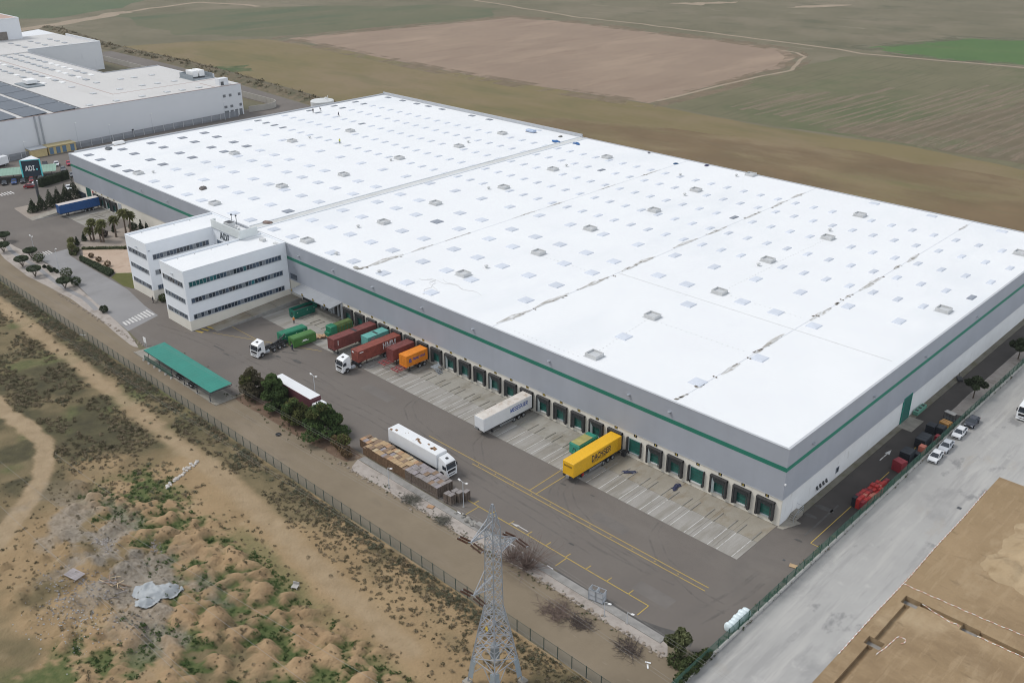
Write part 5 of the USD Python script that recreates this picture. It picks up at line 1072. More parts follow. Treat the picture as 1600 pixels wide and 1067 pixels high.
def box_trailer_parts(t, y0, y1, mside, mroof, z0=1.22, z1=4.0, lite=False, holes_=False, corner=.05):
    """box from y0 (nose, -y) to y1 (doors)"""
    w = 1.275
    MB().box(-w, w, y0, y1, z0, z1, corner).build('cargo_box', mside, t)
    MB().box(-w+.05, w-.05, y0+.06, y1-.06, z1-.001, z1+.018).build('box_roof', mroof, t)
    MB().box(-w-.015, w+.015, y0+.05, y1-.03, z0-.12, z0-.005).build('lower_rail', m_chassis, t)
    MB().box(-.5, -.36, y0+.3, y1-.2, .85, z0-.12).box(.36, .5, y0+.3, y1-.2, .85, z0-.12).build('chassis', m_chassis, t)
    for s in (-1, 1):
        MB().box(s*1.2-.03, s*1.2+.03, y0+4.4, y1-5.0, .55, .72).box(s*1.2-.03, s*1.2+.03, y0+4.4, y1-5.0, .8, .97).build('side_guard', m_rim, t)
        MB().box(s*.75-.09, s*.75+.09, y0+2.6, y0+2.8, .12, z0-.1).box(s*.75-.2, s*.75+.2, y0+2.5, y0+2.9, .05, .12).build('landing_leg', m_chassis, t)
        for k in range(3): wheel(t, s*1.05, y1-2.4-1.32*k, w=.38)
    MB().box(-1.2, 1.2, y1-.35, y1-.22, .45, .6).build('underrun_bar', m_chassis, t)
    MB().box(-1.15, 1.15, y1-2.5, y1-2.3, .55, .8).box(-1.15, 1.15, y1-3.8, y1-3.6, .55, .8).build('axle_beam', m_chassis, t)

# white articulated lorry by the pallets (nose towards +x)
def white_lorry():
    t = thing('articulated_lorry', 'white articulated lorry with brown rust patches on its trailer roof parked beside the pallet stacks', 'lorry', (-49.4, -27.3, .03), 90.0, None)
    tractor_parts(t, 0.0, 5.9)
    box_trailer_parts(t, 2.55, 16.1, m_trside, m_trside)
    rust = mat('rust_patch', (.20, .12, .065), .9, .35, 2.0)
    for i, (u, w_, s) in enumerate([(.05, -.9, .35), (.13, -.55, .38), (.30, .3, .12), (.28, -.1, .1), (.53, .05, .45), (.575, -.25, .35), (.61, -.45, .3), (.73, .15, .3), (.845, .1, .6), (.83, -.4, .35), (.52, -.4, .14)]):
        y = 16.1-u*13.55; x = w_
        MB().sheet(ragged([(x-s*.7, y-s), (x+s*.6, y-s*.8), (x+s*.8, y+s*.9), (x-s*.5, y+s)], s*.6, .15, i*3+1), 4.0+.03).build('roof_patch', rust, t)
    return t
LORRY = white_lorry()
def rear_lorry():
    """lorry with maroon curtain sides, behind the pines"""
    t = thing('articulated_lorry', 'lorry with white roof and maroon sides parked behind the dark pine trees', 'lorry', (-82.6, -30.9, .03), 90.0)
    tractor_parts(t, 0.0, 5.9, deflector=False)
    box_trailer_parts(t, 2.5, 16.0, mat('curtain_maroon', (.11, .038, .045), .6, .12), m_trside)
    return t
rear_lorry()
p = dup(LORRY, 'white lorry cab and trailer at the right edge on the pale concrete road', (16.8, 62.9, .03), 0.0)

def trailer_docked(name, label, x, y0, y1, mside, mroof, extra=None):
    t = thing(name, label, 'trailer', (x, 0, .03))
    box_trailer_parts(t, y0, y1, mside, mroof)
    MB().box(-1.1, 1.1, y0-.02, y0+.0, 1.25, 1.32).build('nose_rail', m_chassis, t)
    if extra: extra(t)
    return t
def meseguer(t):
    text_on('MESEGUER', .86, (1.281, -6.9, 2.5), (0, 1, 0), (0, 0, 1), .02, True, width=4.9, slant=.18).build('lettering', m_text_blue, t)
    MB().box(-1.05, -.35, -14.15, -14.05, 1.28, 1.75).build('service_panel', m_rim, t); MB().box(-.25, .0, -14.15, -14.05, 1.3, 1.6).build('air_coupling', m_chassis, t)
trailer_docked('semi_trailer', 'white semi-trailer with blue lettering and a dirty roof backed to a dock', -56.1, -14.05, -.62, m_trside, m_trroof, meseguer)
m_dy = mat('trailer_yellow', (.72, .40, .012), .4, .05, .6)
def dachser(t):
    text_on('DACHSER', 1.15, (1.281, -9.1, 2.38), (0, 1, 0), (0, 0, 1), .02, True, width=5.3).build('lettering', m_text_dark, t)
    text_on('Intelligent Logistics', .30, (1.281, -8.95, 1.92), (0, 1, 0), (0, 0, 1), .010, False, width=3.9).build('small_lettering', mat('text_brown', (.22, .13, .03), .5, .05), t)
    MB().box(1.276, 1.29, -9.1, -4.0, 2.22, 2.27).build('underline', m_text_dark, t)
    text_on('DACHSER', .36, (-.95, -14.07, 3.0), (1, 0, 0), (0, 0, 1), .012, False, width=1.8).build('nose_lettering', m_text_dark, t)
    MB().box(-1.1, 1.1, -14.16, -14.05, .9, 1.2).build('nose_frame', m_chassis, t); MB().box(-.35, .35, -14.3, -14.0, .85, 1.35).build('kingpin_box', m_rim, t)
    for s in (-1, 1): MB().box(s*1.05-.12, s*1.05+.12, -11.5, -11.1, .4, 1.0).build('red_leg', m_red_lamp, t)
    MB().box(-1.277, 1.277, -1.75, -1.70, 1.24, 4.02).box(1.268, 1.285, -1.7, -.7, 1.3, 3.9).build('door_band', mat('trailer_yellow_dark', (.60, .31, .01), .4, .05), t)
trailer_docked('semi_trailer', 'bright yellow semi-trailer with dark lettering backed to dock 8', -33.6, -14.05, -.62, m_dy, m_dy, dachser)
m_blue = mat('curtain_blue', (.012, .065, .20), .5, .1, .8)
trailer_docked('semi_trailer', 'blue curtain-sided semi-trailer with a pale roof at the far left docks', -248.5, -13.6, -.62, m_blue, mat('blue_trailer_roof', (.55, .50, .47), .7, .1), None)

# containers
def container_parts(t, L, mm, z0, h=2.6, text=None, roof=None):
    w = 1.22
    def corr(y0, y1, x, s, zlo, zhi):
        m = MB(); n = int((y1-y0)/.28); pts = []
        for i in range(n):
            a = y0+(y1-y0)*i/n; st = (y1-y0)/n
            pts += [(a, 0), (a+st*.35, 0), (a+st*.5, -.035), (a+st*.85, -.035)]
        pts.append((y1, 0)); v = []
        for (y, d) in pts: v += [(x+s*d, y, zlo), (x+s*d, y, zhi)]
        f = [(2*i, 2*i+2, 2*i+3, 2*i+1) for i in range(len(pts)-1)]
        return m.add(v, f)
    y0, y1 = -L, 0
    for s in (-1, 1): corr(y0+.12, y1-.12, s*(w-.01), s, z0+.12, z0+h-.1).build('side_panel', mm, t)
    m = MB(); xs = np.linspace(-w+.1, w-.1, 9); v = []
    for i, x in enumerate(xs): v += [(x, y0+.02+(.035 if i % 2 else 0), z0+.12), (x, y0+.02+(.035 if i % 2 else 0), z0+h-.1)]
    m.add(v, [(2*i, 2*i+2, 2*i+3, 2*i+1) for i in range(8)]).build('end_panel', mm, t)
    MB().box(-w+.03, w-.03, y1-.06, y1-.01, z0+.1, z0+h-.06).build('doors', mm, t)
    fr = MB()
    for sx in (-1, 1):
        for y in (y0, y1-.14): fr.box(sx*w-(.14 if sx > 0 else 0), sx*w+(0 if sx > 0 else .14), y, y+.14, z0, z0+h)
        fr.box(sx*w-(.09 if sx > 0 else 0), sx*w+(0 if sx > 0 else .09), y0+.14, y1-.14, z0, z0+.13).box(sx*w-(.09 if sx > 0 else 0), sx*w+(0 if sx > 0 else .09), y0+.14, y1-.14, z0+h-.11, z0+h)
    for y in (y0, y1-.1): fr.box(-w+.14, w-.14, y, y+.1, z0, z0+.13).box(-w+.14, w-.14, y, y+.1, z0+h-.11, z0+h)
    fr.build('frame', mm, t)
    MB().box(-w+.09, w-.09, y0+.1, y1-.1, z0+h-.09, z0+h-.025).build('roof_panel', roof or mm, t)
    for sx in (-.75, -.25, .25, .75): MB().cyl((sx, y1+.015, z0+h/2), .025, h-.3, 6).build('lock_rod', m_rim, t)
def container(name, label, x, ynose, L, mm, z=1.35, h=2.6, rz=0, roof=None, extra=None):
    t = thing(name, label, 'container', (x, ynose+L, z+.03), rz)
    container_parts(t, L, mm, 0, h, roof=roof)
    if extra: extra(t, L)
    return t
def skeletal(label, x, ynose, L, red=True, tongue=True, rz=0):
    t = thing('skeletal_trailer', label, 'trailer', (x, 0, .03), rz)
    mm = m_redsteel if red else m_chassis
    y1 = ynose+L
    MB().box(-.5, -.36, ynose-(2.4 if tongue else 0), y1, 1.05, 1.28).box(.36, .5, ynose-(2.4 if tongue else 0), y1, 1.05, 1.28).build('main_beam', mm, t)
    m = MB()
    for yy in ([ynose-2.4, ynose-1.2] if tongue else [])+[ynose+.1, ynose+L*.5, y1-.2]: m.box(-1.2, 1.2, yy-.1, yy+.1, 1.1, 1.30)
    m.build('cross_beam', mm, t)
    if tongue:
        MB().box(-1.15, -1.05, ynose-2.4, ynose, 1.15, 1.28).box(1.05, 1.15, ynose-2.4, ynose, 1.15, 1.28).build('outrigger', mm, t)
    for s in (-1, 1):
        MB().box(s*.75-.09, s*.75+.09, ynose+1.1, ynose+1.3, .12, 1.1).box(s*.75-.2, s*.75+.2, ynose+1.0, ynose+1.4, .05, .12).build('landing_leg', m_chassis, t)
        for k in range(3 if L > 7 else 2): wheel(t, s*1.02, y1-1.0-1.32*k, w=.38)
        MB().box(s*1.05-.25, s*1.05+.25, y1-.35, y1-.15, .85, .98).build('mudguard', m_chassis, t)
    return t
m_maroon = mat('container_maroon', (.16, .042, .036), .55, .28, 1.1)
m_maroon2 = mat('container_brown_red', (.21, .052, .035), .55, .26, 1.1)
m_orange = mat('container_orange', (.66, .21, .012), .5, .16, 1.1)
m_teal = mat('container_teal', (.12, .36, .32), .5, .12, .6)
def c1(t, L):
    MB().box(1.225, 1.235, -L+1.0, -L+1.3, .9, 2.1).build('code_panel', mat('code_white', (.42, .34, .32), .6, .1), t)
    MB().box(-1.0, .9, -L+6.2, -L+6.9, 2.578, 2.60).build('roof_patch', m_chassis, t)
container('shipping_container', 'long dull maroon container at the leftmost used dock, no tractor attached', -105.2, -12.65, 12.0, m_maroon, extra=c1)
skeletal('skeletal trailer under the long dull maroon container', -105.2, -12.65, 12.0, False, False)
def c_teal(t, L):
    MB().box(-.95, .9, -3.2, -2.7, 2.575, 2.60).build('roof_plate', m_chassis, t); MB().box(1.222, 1.235, -L+.9, -L+2.1, .3, 2.3).build('side_door', m_rim, t)
container('shipping_container', 'short pale teal container between the two long red containers', -100.7, -6.7, 6.06, m_teal, z=1.25, extra=c_teal)
skeletal('red skeletal trailer under the short teal container', -100.7, -6.7, 6.06, True, True)
def c_hmm(t, L):
    text_on('HMM', 1.35, (1.226, -5.1, .95), (0, 1, 0), (0, 0, 1), .014, True, width=3.6).build('lettering', m_text_white, t)
    MB().box(1.226, 1.24, -5.1, -1.45, 1.50, 1.62).build('lettering_slash', m_maroon2, t)
    MB().box(1.226, 1.236, -L+.5, -L+1.5, 2.1, 2.3).build('code_panel', m_text_white, t); MB().box(-.9, -.3, -L-.006, -L+.01, 1.9, 2.25).build('end_code', m_text_white, t)
container('shipping_container', 'long brown-red container with big white letters on a coupled trailer', -96.5, -12.65, 12.0, m_maroon2, extra=c_hmm)
def hmm_truck():
    t = thing('container_lorry', 'white tractor unit coupled to the trailer that carries the white-lettered red container', 'lorry', (-96.6, 0, .03))
    tractor_parts(t, -16.9, 6.4, True)
    MB().box(-.5, -.36, -13.3, -.7, 1.05, 1.30).box(.36, .5, -13.3, -.7, 1.05, 1.30).build('trailer_beam', m_chassis, t)
    m = MB()
    for yy in (-12.6, -9, -6, -3, -.8): m.box(-1.2, 1.2, yy-.1, yy+.1, 1.12, 1.34)
    m.build('cross_beam', m_chassis, t)
    for s in (-1, 1):
        for k in range(3): wheel(t, s*1.05, -2.6-1.32*k, w=.38)
        MB().box(s*.75-.09, s*.75+.09, -10.1, -9.9, .15, 1.1).build('landing_leg', m_chassis, t)
        MB().box(s*1.1-.06, s*1.1+.06, -8.6, -5.6, .5, .6).build('side_guard', m_rim, t)
hmm_truck()
container('shipping_container', 'short dark red container right of the white-lettered one', -91.6, -6.85, 6.06, m_maroon)
skeletal('red skeletal trailer under the short dark red container', -91.6, -6.85, 6.06, True, True)
def c_or(t, L):
    text_on('Hapag-Lloyd', .55, (1.226, -4.2, 1.25), (0, 1, 0), (0, 0, 1), .014, True, width=3.4).build('lettering', m_text_blue, t)
    MB().box(1.226, 1.238, -5.35, -4.55, .95, 1.2).box(1.226, 1.238, -5.25, -5.05, 1.2, 1.75).box(1.226, 1.238, -4.9, -4.7, 1.2, 1.75).box(1.226, 1.238, -5.05, -4.9, 1.5, 1.7).build('emblem', m_text_blue, t)
container('shipping_container', 'short bright orange container with blue lettering and emblem', -87.1, -6.95, 6.06, m_orange, extra=c_or)
skeletal('red skeletal trailer under the short bright orange container', -87.1, -6.95, 6.06, True, True)

# open roll-off containers and the hook-lift lorry
def rolloff(label, x, y0, L, mm, rz=0.0, h=2.35, lid=None, open_top=False, w=1.2, text=False, cat='skip container'):
    t = thing('roll_off_container', label, cat, (x, y0+L/2, .03), rz)
    a, b = -L/2, L/2
    if open_top:
        MB().box(-w, w, a, a+.08, .18, h).box(-w, w, b-.08, b, .18, h).box(-w, -w+.08, a+.08, b-.08, .18, h).box(w-.08, w, a+.08, b-.08, .18, h).box(-w+.08, w-.08, a+.08, b-.08, .18, h*.62).build('body', mm, t)
        MB().box(-w+.09, w-.09, a+.09, b-.09, h*.62+.005, h*.70).build('waste_fill', m_black, t)  # black slab partway up makes the open interior dark
    else:
        MB().hull([(sx*w, y, z) for sx in (-1, 1) for y, z in ((a, .18), (b, .18), (a, h-.25), (b, h-.25))]+[(sx*(w-.22), y, h) for sx in (-1, 1) for y in (a+.12, b-.12)]).build('body', mm, t)
    rb = MB(); n = int(L/.62)
    for i in range(n):
        y = a+.2+i*(L-.4)/(n-1)
        for s in (-1, 1): rb.box(s*w-(0 if s > 0 else .05), s*w+(.05 if s > 0 else 0), y-.05, y+.05, .25, h-.28)
    rb.build('rib', mm, t)
    fr = MB()
    for s in (-1, 1): fr.box(s*w-(0 if s > 0 else .06), s*w+(.06 if s > 0 else 0), a, b, h-.28, h-.16)
    fr.build('top_rail', mm, t)
    for s in (-1, 1): MB().box(s*.53-.08, s*.53+.08, a-.05, b, .03, .18).build('skid', m_chassis, t)
    MB().bar((-.25, a-.05, 1.4), (.25, a-.05, 1.4), .08).bar((-.25, a-.05, 1.4), (-.35, a, .6), .06).bar((.25, a-.05, 1.4), (.35, a, .6), .06).build('hook_bar', m_chassis, t)
    if text: MB().box(w+.052, w+.062, -.9, .9, 1.05, 1.18).box(w+.052, w+.062, -.6, .4, 1.2, 1.45).build('mark', m_text_white, t)
    else:
        for s in (.12, .55, .85): MB().box(w+.051, w+.06, a+L*s-.12, a+L*s+.12, h-.75, h-.62).build('reflector', m_text_white, t)
    return t
m_skipgreen = mat('skip_green', (.012, .16, .085), .45, .12, .6); m_skipteal = mat('skip_teal', (.008, .125, .085), .4, .12, .6); m_skiplight = mat('skip_light_green', (.055, .16, .035), .45, .15, .6)
rolloff('open-topped dark green waste container with a dark interior under the canopy', -128.5, -7.3, 6.6, m_skipteal, open_top=True, h=2.2)
rolloff('closed dark green waste container beside the light green one in the yard', -118.75, -17.1, 6.7, m_skipgreen, rz=-3)
rolloff('light green waste container with a white mark behind the hook-lift lorry', -114.85, -16.7, 5.9, m_skiplight, rz=-3, text=True)
t = thing('waste_compactor', 'green waste compactor with a mossy lid at a dock, cardboard spilling in front', 'compactor', (-113.6, 0, .03))
MB().box(-1.15, 1.15, -7.3, -5.5, .15, 2.5, .12).build('press_head', m_skipgreen, t)
MB().hull([(sx*1.1, y, z) for sx in (-1, 1) for y in (-5.5, -1.0) for z in (.2, 2.0)]+[(sx*.7, y, 2.45) for sx in (-1, 1) for y in (-5.5, -1.0)]).build('container_body', mat('mossy_green', (.085, .13, .035), .7, .3, .8), t)
for i in range(6): MB().box(1.10, 1.17, -5.2+i*.8, -5.08+i*.8, .25, 2.0).build('rib', m_skipgreen, t)
MB().box(-.9, .9, -7.9, -7.3, .1, 1.2, .05).build('hopper', m_skipgreen, t)
r = np.random.default_rng(21)
t = thing('cardboard_heap', 'loose heap of brown cardboard in front of the green compactor', 'cardboard')
for i in range(14):
    x, y = -114.2+r.normal()*.7, -9.0+r.normal()*.55; a = r.uniform(0, 6.3); s = r.uniform(.35, .7)
    q = MB().hull([(-s, -s*.7, 0), (s, -s*.7, 0), (s, s*.7, .12), (-s, s*.7, .05), (-s*.6, 0, .35*r.random())]).xform((x, y, .06+.14*i*.3), a)
    q.build('sheet', mat('cardboard', (.42, .27, .16), .9, .2, .8, objv=.25), t)
def hooklift():
    t = thing('hook_lift_lorry', 'white-cabbed hook-lift lorry with an empty dark frame standing in front of the green containers', 'lorry', (-116.3, -25.6, .03), 7.0)
    tractor_parts(t, 0.0, 8.9, True)
    t2 = t
    for s in (-1, 1):
        wheel(t2, s*.98, 6.3, w=.55); wheel(t2, s*.98, 7.65, w=.55)
    MB().box(-.52, -.38, 2.6, 9.0, 1.05, 1.3).box(.38, .52, 2.6, 9.0, 1.05, 1.3).build('hook_frame', m_chassis, t2)
    m = MB()
    for y in (3.0, 4.4, 5.8, 7.4, 8.8): m.box(-.9, .9, y-.08, y+.08, 1.0, 1.2)
    m.build('cross_member', m_chassis, t2)
    MB().bar((0, 5.5, 1.35), (0, 8.2, 2.0), .28).bar((0, 8.2, 2.0), (0, 9.0, 2.6), .2).build('hook_arm', m_chassis, t2)
    MB().box(-1.15, 1.15, 2.3, 2.5, .9, 2.0).build('headboard', m_chassis, t2)
hooklift()
# dirty-lidded small green container by the yellow trailer
def c_tg(t, L): pass
rolloff('small teal-green container with a dirty yellowed lid between the yellow trailer and dock 9', -38.5, -6.7, 5.4, mat('skip_turquoise', (.03, .24, .17), .5, .12, .6), h=2.3, lid=True)
MB().box(-1.0, 1.0, -2.5, 1.4, 2.305, 2.36).build('dirty_lid', mat('lid_dirty', (.34, .31, .11), .8, .25, .9), '/World/roll_off_container_003')

# ------------------------------------------------------------------ cars
def car(label, mm, loc, rz, group=None, kind='saloon', src={}):
    key = (mm.GetPath(), kind)
    if key in src: return dup(src[key], label, loc, rz, group)
    t = thing('parked_car', label, 'car', loc, rz, group); src[key] = t
    w = .88
    side = [(-2.15, .45), (-2.2, .62), (-2.1, .82), (-1.15, .98), (1.5, 1.02), (2.1, .98), (2.15, .6), (2.1, .32), (-2.1, .28)]
    m = trimesh.creation.extrude_polygon(Polygon(side), 2*w, engine='earcut'); v = m.vertices; v = np.c_[v[:, 2]-w, v[:, 0], v[:, 1]]
    v[:, 0] *= 1-.10*np.clip((np.abs(v[:, 1])-1.5)/.7, 0, 1)
    MB().add(v, m.faces).build('body', mm, t, smooth=25)
    ext = .35 if kind == 'estate' else 0
    MB().hull([(sx*.80, y, .97) for sx in (-1, 1) for y in (-1.2, 1.75+ext)]+[(sx*.58, y, 1.42) for sx in (-1, 1) for y in (-.38, 1.05+ext)]).build('window_glass', m_windscreen, t)
    MB().hull([(sx*.60, y, z) for sx in (-1, 1) for y, z in ((-.36, 1.41), (1.03+ext, 1.41), (-.30, 1.46), (.95+ext, 1.46))]).build('roof', mm, t)
    for s in (-1, 1):
        MB().bar((s*.60, -.37, 1.42), (s*.80, -1.15, .98), .06).build('pillar', mm, t); MB().bar((s*.60, 1.05+ext, 1.42), (s*.80, 1.72+ext, 1.0), .09).build('pillar', mm, t); MB().bar((s*.605, .3, 1.42), (s*.82, .32, .99), .07).build('pillar', mm, t)
        MB().box(s*.62-.2, s*.62+.2, -2.19, -2.05, .62, .76).build('headlight', m_lamp, t); MB().box(s*.66-.16, s*.66+.16, 2.08, 2.17, .66, .84).build('tail_light', m_red_lamp, t)
        MB().box(s*.95-.09, s*.95+.09, -.95, -.83, .95, 1.08).build('mirror', mm, t)
        for y in (-1.35, 1.32): wheel(t, s*.80, y, .32, .22)
    MB().box(-.55, .55, -2.21, -2.12, .40, .60).build('grille', m_grille, t)
    return t
m_carwhite = mat('car_white', (.72, .73, .74), .2, .03); m_carsilver = mat('car_silver', (.52, .54, .57), .22, .04, metal=.2); m_cardark = mat('car_dark_blue', (.035, .04, .055), .2, .1); m_carred = mat('car_red', (.22, .02, .025), .25, .05); m_carblue = mat('car_blue', (.02, .06, .2), .25, .05); m_carblack = mat('car_black', (.018, .018, .02), .2, .1); m_cargrey = mat('car_grey', (.15, .155, .16), .25, .05)
car('white hatchback nearest the camera in the row by the green fence', m_carwhite, (10.15, 38.0, .03), 4)
car('silver-white car second in the row by the green fence', m_carsilver, (10.1, 42.9, .03), 3)
car('white estate car third in the row, just before the dark car', m_carwhite, (10.0, 49.4, .03), 2, kind='estate')
car('dark blue car at the far end of the row by the green fence', m_cardark, (10.15, 55.2, .03), 2)
CP = [(-304.0, -20.5), (-301.8, -17), (-299.6, -14.0), (-298.3, -11.4), (-296.9, -8.6), (-296.0, -5.9), (-295.0, -3.2), (-294.2, -.4), (-293.6, 2.4)]
cols = [m_carblack, m_cargrey, m_carred, m_carblack, m_carblue, m_carblack, m_carred, m_cargrey, m_carblack]
for i, ((x, y), mm) in enumerate(zip(CP, cols)):
    car(['black car at the left end under the far green carport roof', 'grey car second under the far green carport roof', 'dark red car near the left of the far green carport', 'black car beside the blue one under the far carport', 'blue car under the middle of the far green carport', 'black car right of the blue one under the far carport', 'red car under the far carport behind the totem pole', 'grey car near the right end of the far carport', 'black car at the right end of the far carport'][i], mm, (x-1.5, y, .03), 68)
car('dark red car parked in front of the far carport by the totem pole', m_carred, (-288.6, -6.8, .03), 150); car('white car parked just behind the dark red one by the totem pole', m_carwhite, (-290.5, -3.2, .03), 160)
car('white car behind the dark cypress row by the far wall corner', m_carwhite, (-277, 1.6, .03), 75)
car('white car beyond the far carport roof near the warehouse corner', m_carwhite, (-311.5, 11.8, .03), 70); car('dark car left of the white one beyond the far carport', m_carblack, (-314.5, 8.8, .03), 70); car('bright red car beyond the far carport at the warehouse corner', mat('car_bright_red', (.45, .03, .06), .25, .05), (-309.0, 15.4, .03), 70); car('grey car half hidden at the warehouse corner', m_cargrey, (-302.5, 10.5, .03), 70); car('dark grey car under the corner of the warehouse by the hedge', m_cargrey, (-292.5, 9.6, .03), 70)
car('black car under the green canopy by the wire fence, left of two', m_carblack, (-119.3, -40.6, .05), 0); car('black car under the green canopy by the wire fence, right of two', m_carblack, (-114.0, -40.6, .05), 0)
t = thing('box_van', 'white box van at the left edge in front of the factory fence', 'van', (-324.5, -5.5, .03), 20)
MB().box(-1.2, 1.2, -1.2, 5.2, .8, 3.6, .06).build('cargo_box', m_trwhite, t); MB().hull([(sx*1.0, y, z) for sx in (-1, 1) for y, z in ((-3.0, .5), (-3.0, 1.2), (-2.3, 2.3), (-1.25, 2.4), (-1.25, .5))]).build('cab', m_trwhite, t)
MB().box(-1.1, 1.1, -1.2, 5.0, .5, .8).build('chassis', m_chassis, t)
for s in (-1, 1):
    for y in (-2.0, 3.6): wheel(t, s*.95, y, .4, .25)

# ==================================================================== CARPORTS, SIGNS, LAMPS
def carport(label, x0, x1, yf, yb, zf, zb, posts, mm, arc=True):
    t = thing('carport', label, 'carport')
    n = int((x1-x0)/1.02); w = (x1-x0)/n
    for i in range(n):
        a, b = x0+i*w+.012, x0+(i+1)*w-.012
        MB().add([(a, yf, zf), (b, yf, zf), (b, yb, zb), (a, yb, zb), (a, yf, zf-.07), (b, yf, zf-.07), (b, yb, zb-.07), (a, yb, zb-.07)], [(0, 1, 2, 3), (7, 6, 5, 4), (0, 4, 5, 1), (1, 5, 6, 2), (2, 6, 7, 3), (3, 7, 4, 0)]).build('roof_panel', mm, t)
    MB().box(x0, x1, yf-.02, yf+.06, zf-.22, zf-.075).box(x0, x1, yb-.06, yb+.02, zb-.22, zb-.075).box(x1-.06, x1, yf+.06, yb-.06, min(zf, zb)-.30, min(zf, zb)-.10).box(x0, x0+.06, yf+.06, yb-.06, min(zf, zb)-.30, min(zf, zb)-.10).build('edge_beam', m_metaldark, t)
    for x in posts:
        pts = [(x, yf+.35, 0), (x, yf+.3, 1.2), (x, yf+.55, 2.0), (x, yf+1.2, zf-.30), (x, (yf+yb)/2, (zf+zb)/2-.22), (x, yb-.2, zb-.16)]
        MB().tube(pts, [.12, .11, .10, .09, .08, .06], 7).build('curved_post', m_metaldark, t)
        MB().box(x-.3, x+.3, yf+.05, yf+.65, -.05, .22).build('footing', m_kerb, t)
    return t
CPT = carport('green-roofed staff carport between the yard and the service track', -132.6, -104.2, -43.2, -38.2, 2.75, 2.95, (-131.6, -126.4, -121.1, -115.8, -110.5, -105.3), m_green)
for i in range(4): MB().box(-133.2+i*3.1, -130.3+i*3.1, -43.1, -43.02, .2, 1.3).build('green_netting', m_netgreen, CPT)
for i in range(6): MB().hull([(-133.4+i*2.5, -43.6, .0), (-132.9+i*2.5, -43.6, .0), (-133.4+i*2.5, -43.1, .0), (-132.9+i*2.5, -43.1, .0), (-133.3+i*2.5, -43.5, .45), (-133.0+i*2.5, -43.2, .4)]).build('white_block', m_kerbpale, CPT)
t = thing('carport', 'long pale green carport roof over parked cars at the far left', 'carport')
A0, A1 = np.array([-306.5, -22.0]), np.array([-294.6, 5.0]); d = (A1-A0)/np.linalg.norm(A1-A0); nrm = np.array([-d[1], d[0]]); Lc = np.linalg.norm(A1-A0); n = 27
for i in range(n):
    a, b = A0+d*(Lc*i/n+.02), A0+d*(Lc*(i+1)/n-.02); q = nrm*9.5
    MB().hull([(*a, 2.6), (*b, 2.6), (*(a+q), 2.9), (*(b+q), 2.9), (*a, 2.5), (*b, 2.5), (*(a+q), 2.8), (*(b+q), 2.8)]).build('roof_panel', mat('pale_green_sheet', (.20, .32, .25), .6, .08, .3), t)
for i in range(7):
    p = A0+d*(Lc*(i+.5)/7)+nrm*7.5; MB().tube([(*p, 0), (*p, 2.6)], .1, 6).build('post', m_metaldark, t)

def totem():
    t = thing('totem_sign', 'tall triangular dark sign with cyan edges and white letters on a black pole', 'sign', (-268.3, -11.8, 0))
    MB().tube([(0, 0, 0), (0, 0, 9.8)], .42, 12).build('pole', m_metaldark, t)
    az = math.atan2(-122.8+11.8, 58.8+268.3)-.16
    R = 3.35; vs = [(R*math.cos(az+math.pi/3+k*2*math.pi/3), R*math.sin(az+math.pi/3+k*2*math.pi/3)) for k in (-1, 0, 1)]
    z0, z1 = 9.6, 14.9
    cy = mat('sign_cyan', (.10, .52, .55), .4, .05)
    MB().poly(vs, z1, z1+.25).build('top', m_rooftrim_pale, t); MB().poly(vs, z0-.1, z0).build('bottom', m_metaldark, t)
    cen = np.mean(vs, 0)
    MB().poly([tuple(cen+(np.array(v)-cen)*.97) for v in vs], z0, z1).build('core', m_tar, t)
    for k in range(3):
        v = np.array(vs[k]); MB().cyl((v[0], v[1], (z0+z1)/2), .24, z1-z0+.3, 8).build('edge', cy, t)
    for k in range(3):
        a, b = np.array(vs[k]), np.array(vs[(k+1) % 3]); d = (b-a)/np.linalg.norm(b-a); nn = np.array([d[1], -d[0]]); L = np.linalg.norm(b-a)
        c = (a+b)/2+nn*.02
        MB().hull([(*(a+d*.2+nn*s), z) for s in (-.1, .03) for z in (z0, z1)]+[(*(b-d*.2+nn*s), z) for s in (-.1, .03) for z in (z0, z1)]).build('panel', mat('sign_navy', (.012, .022, .035), .4, .1), t)
        MB().bar((*(a+d*.1+nn*.03), z1), (*(b-d*.1+nn*.03), z1), .16).build('edge_strip', cy, t)
        o = a+d*1.05+nn*.035; text_on('ADI', 1.55, (o[0], o[1], z0+1.9), (d[0], d[1], 0), (0, 0, 1), .03, True, width=2.9).build('lettering', m_text_white, t)
        o = a+d*4.55+nn*.035; MB().add([(o[0]+d[0]*.32*math.cos(q), o[1]+d[1]*.32*math.cos(q), z0+2.2+.32*math.sin(q)) for q in np.linspace(0, 2*math.pi, 12, endpoint=False)], [(0, i, i+1) for i in range(1, 11)]).build('dot', cy, t)
totem()
def lamp(label, x, y, h, heads=2, dirx=1.0, double=True, src={}):
    t = thing('lamp_post', label, 'lamp post', (x, y, 0))
    MB().tube([(0, 0, 0), (0, 0, h)], [.07, .045], 8).build('post', m_rooftrim, t)
    MB().box(-.2, .2, -.2, .2, -.02, .12).build('base', m_kerb, t)
    for s in ((-1, 1) if heads == 2 else (1,)):
        MB().bar((0, 0, h), (s*.75, .1, h+.15), .06).build('arm', m_postpale, t)
        MB().hull([(s*.6, -.16, h+.1), (s*1.15, -.14, h+.24), (s*.6, .2, h+.1), (s*1.15, .2, h+.24), (s*.85, .02, h+.38)]).build('lamp_head', m_text_white, t)
lamp('twin-headed lamp post standing past the last pallet stack, right of the white lorry', -41.3, -32.1, 5.0); lamp('twin-headed lamp post among the pines by the maroon lorry', -87.7, -29.2, 7.2)
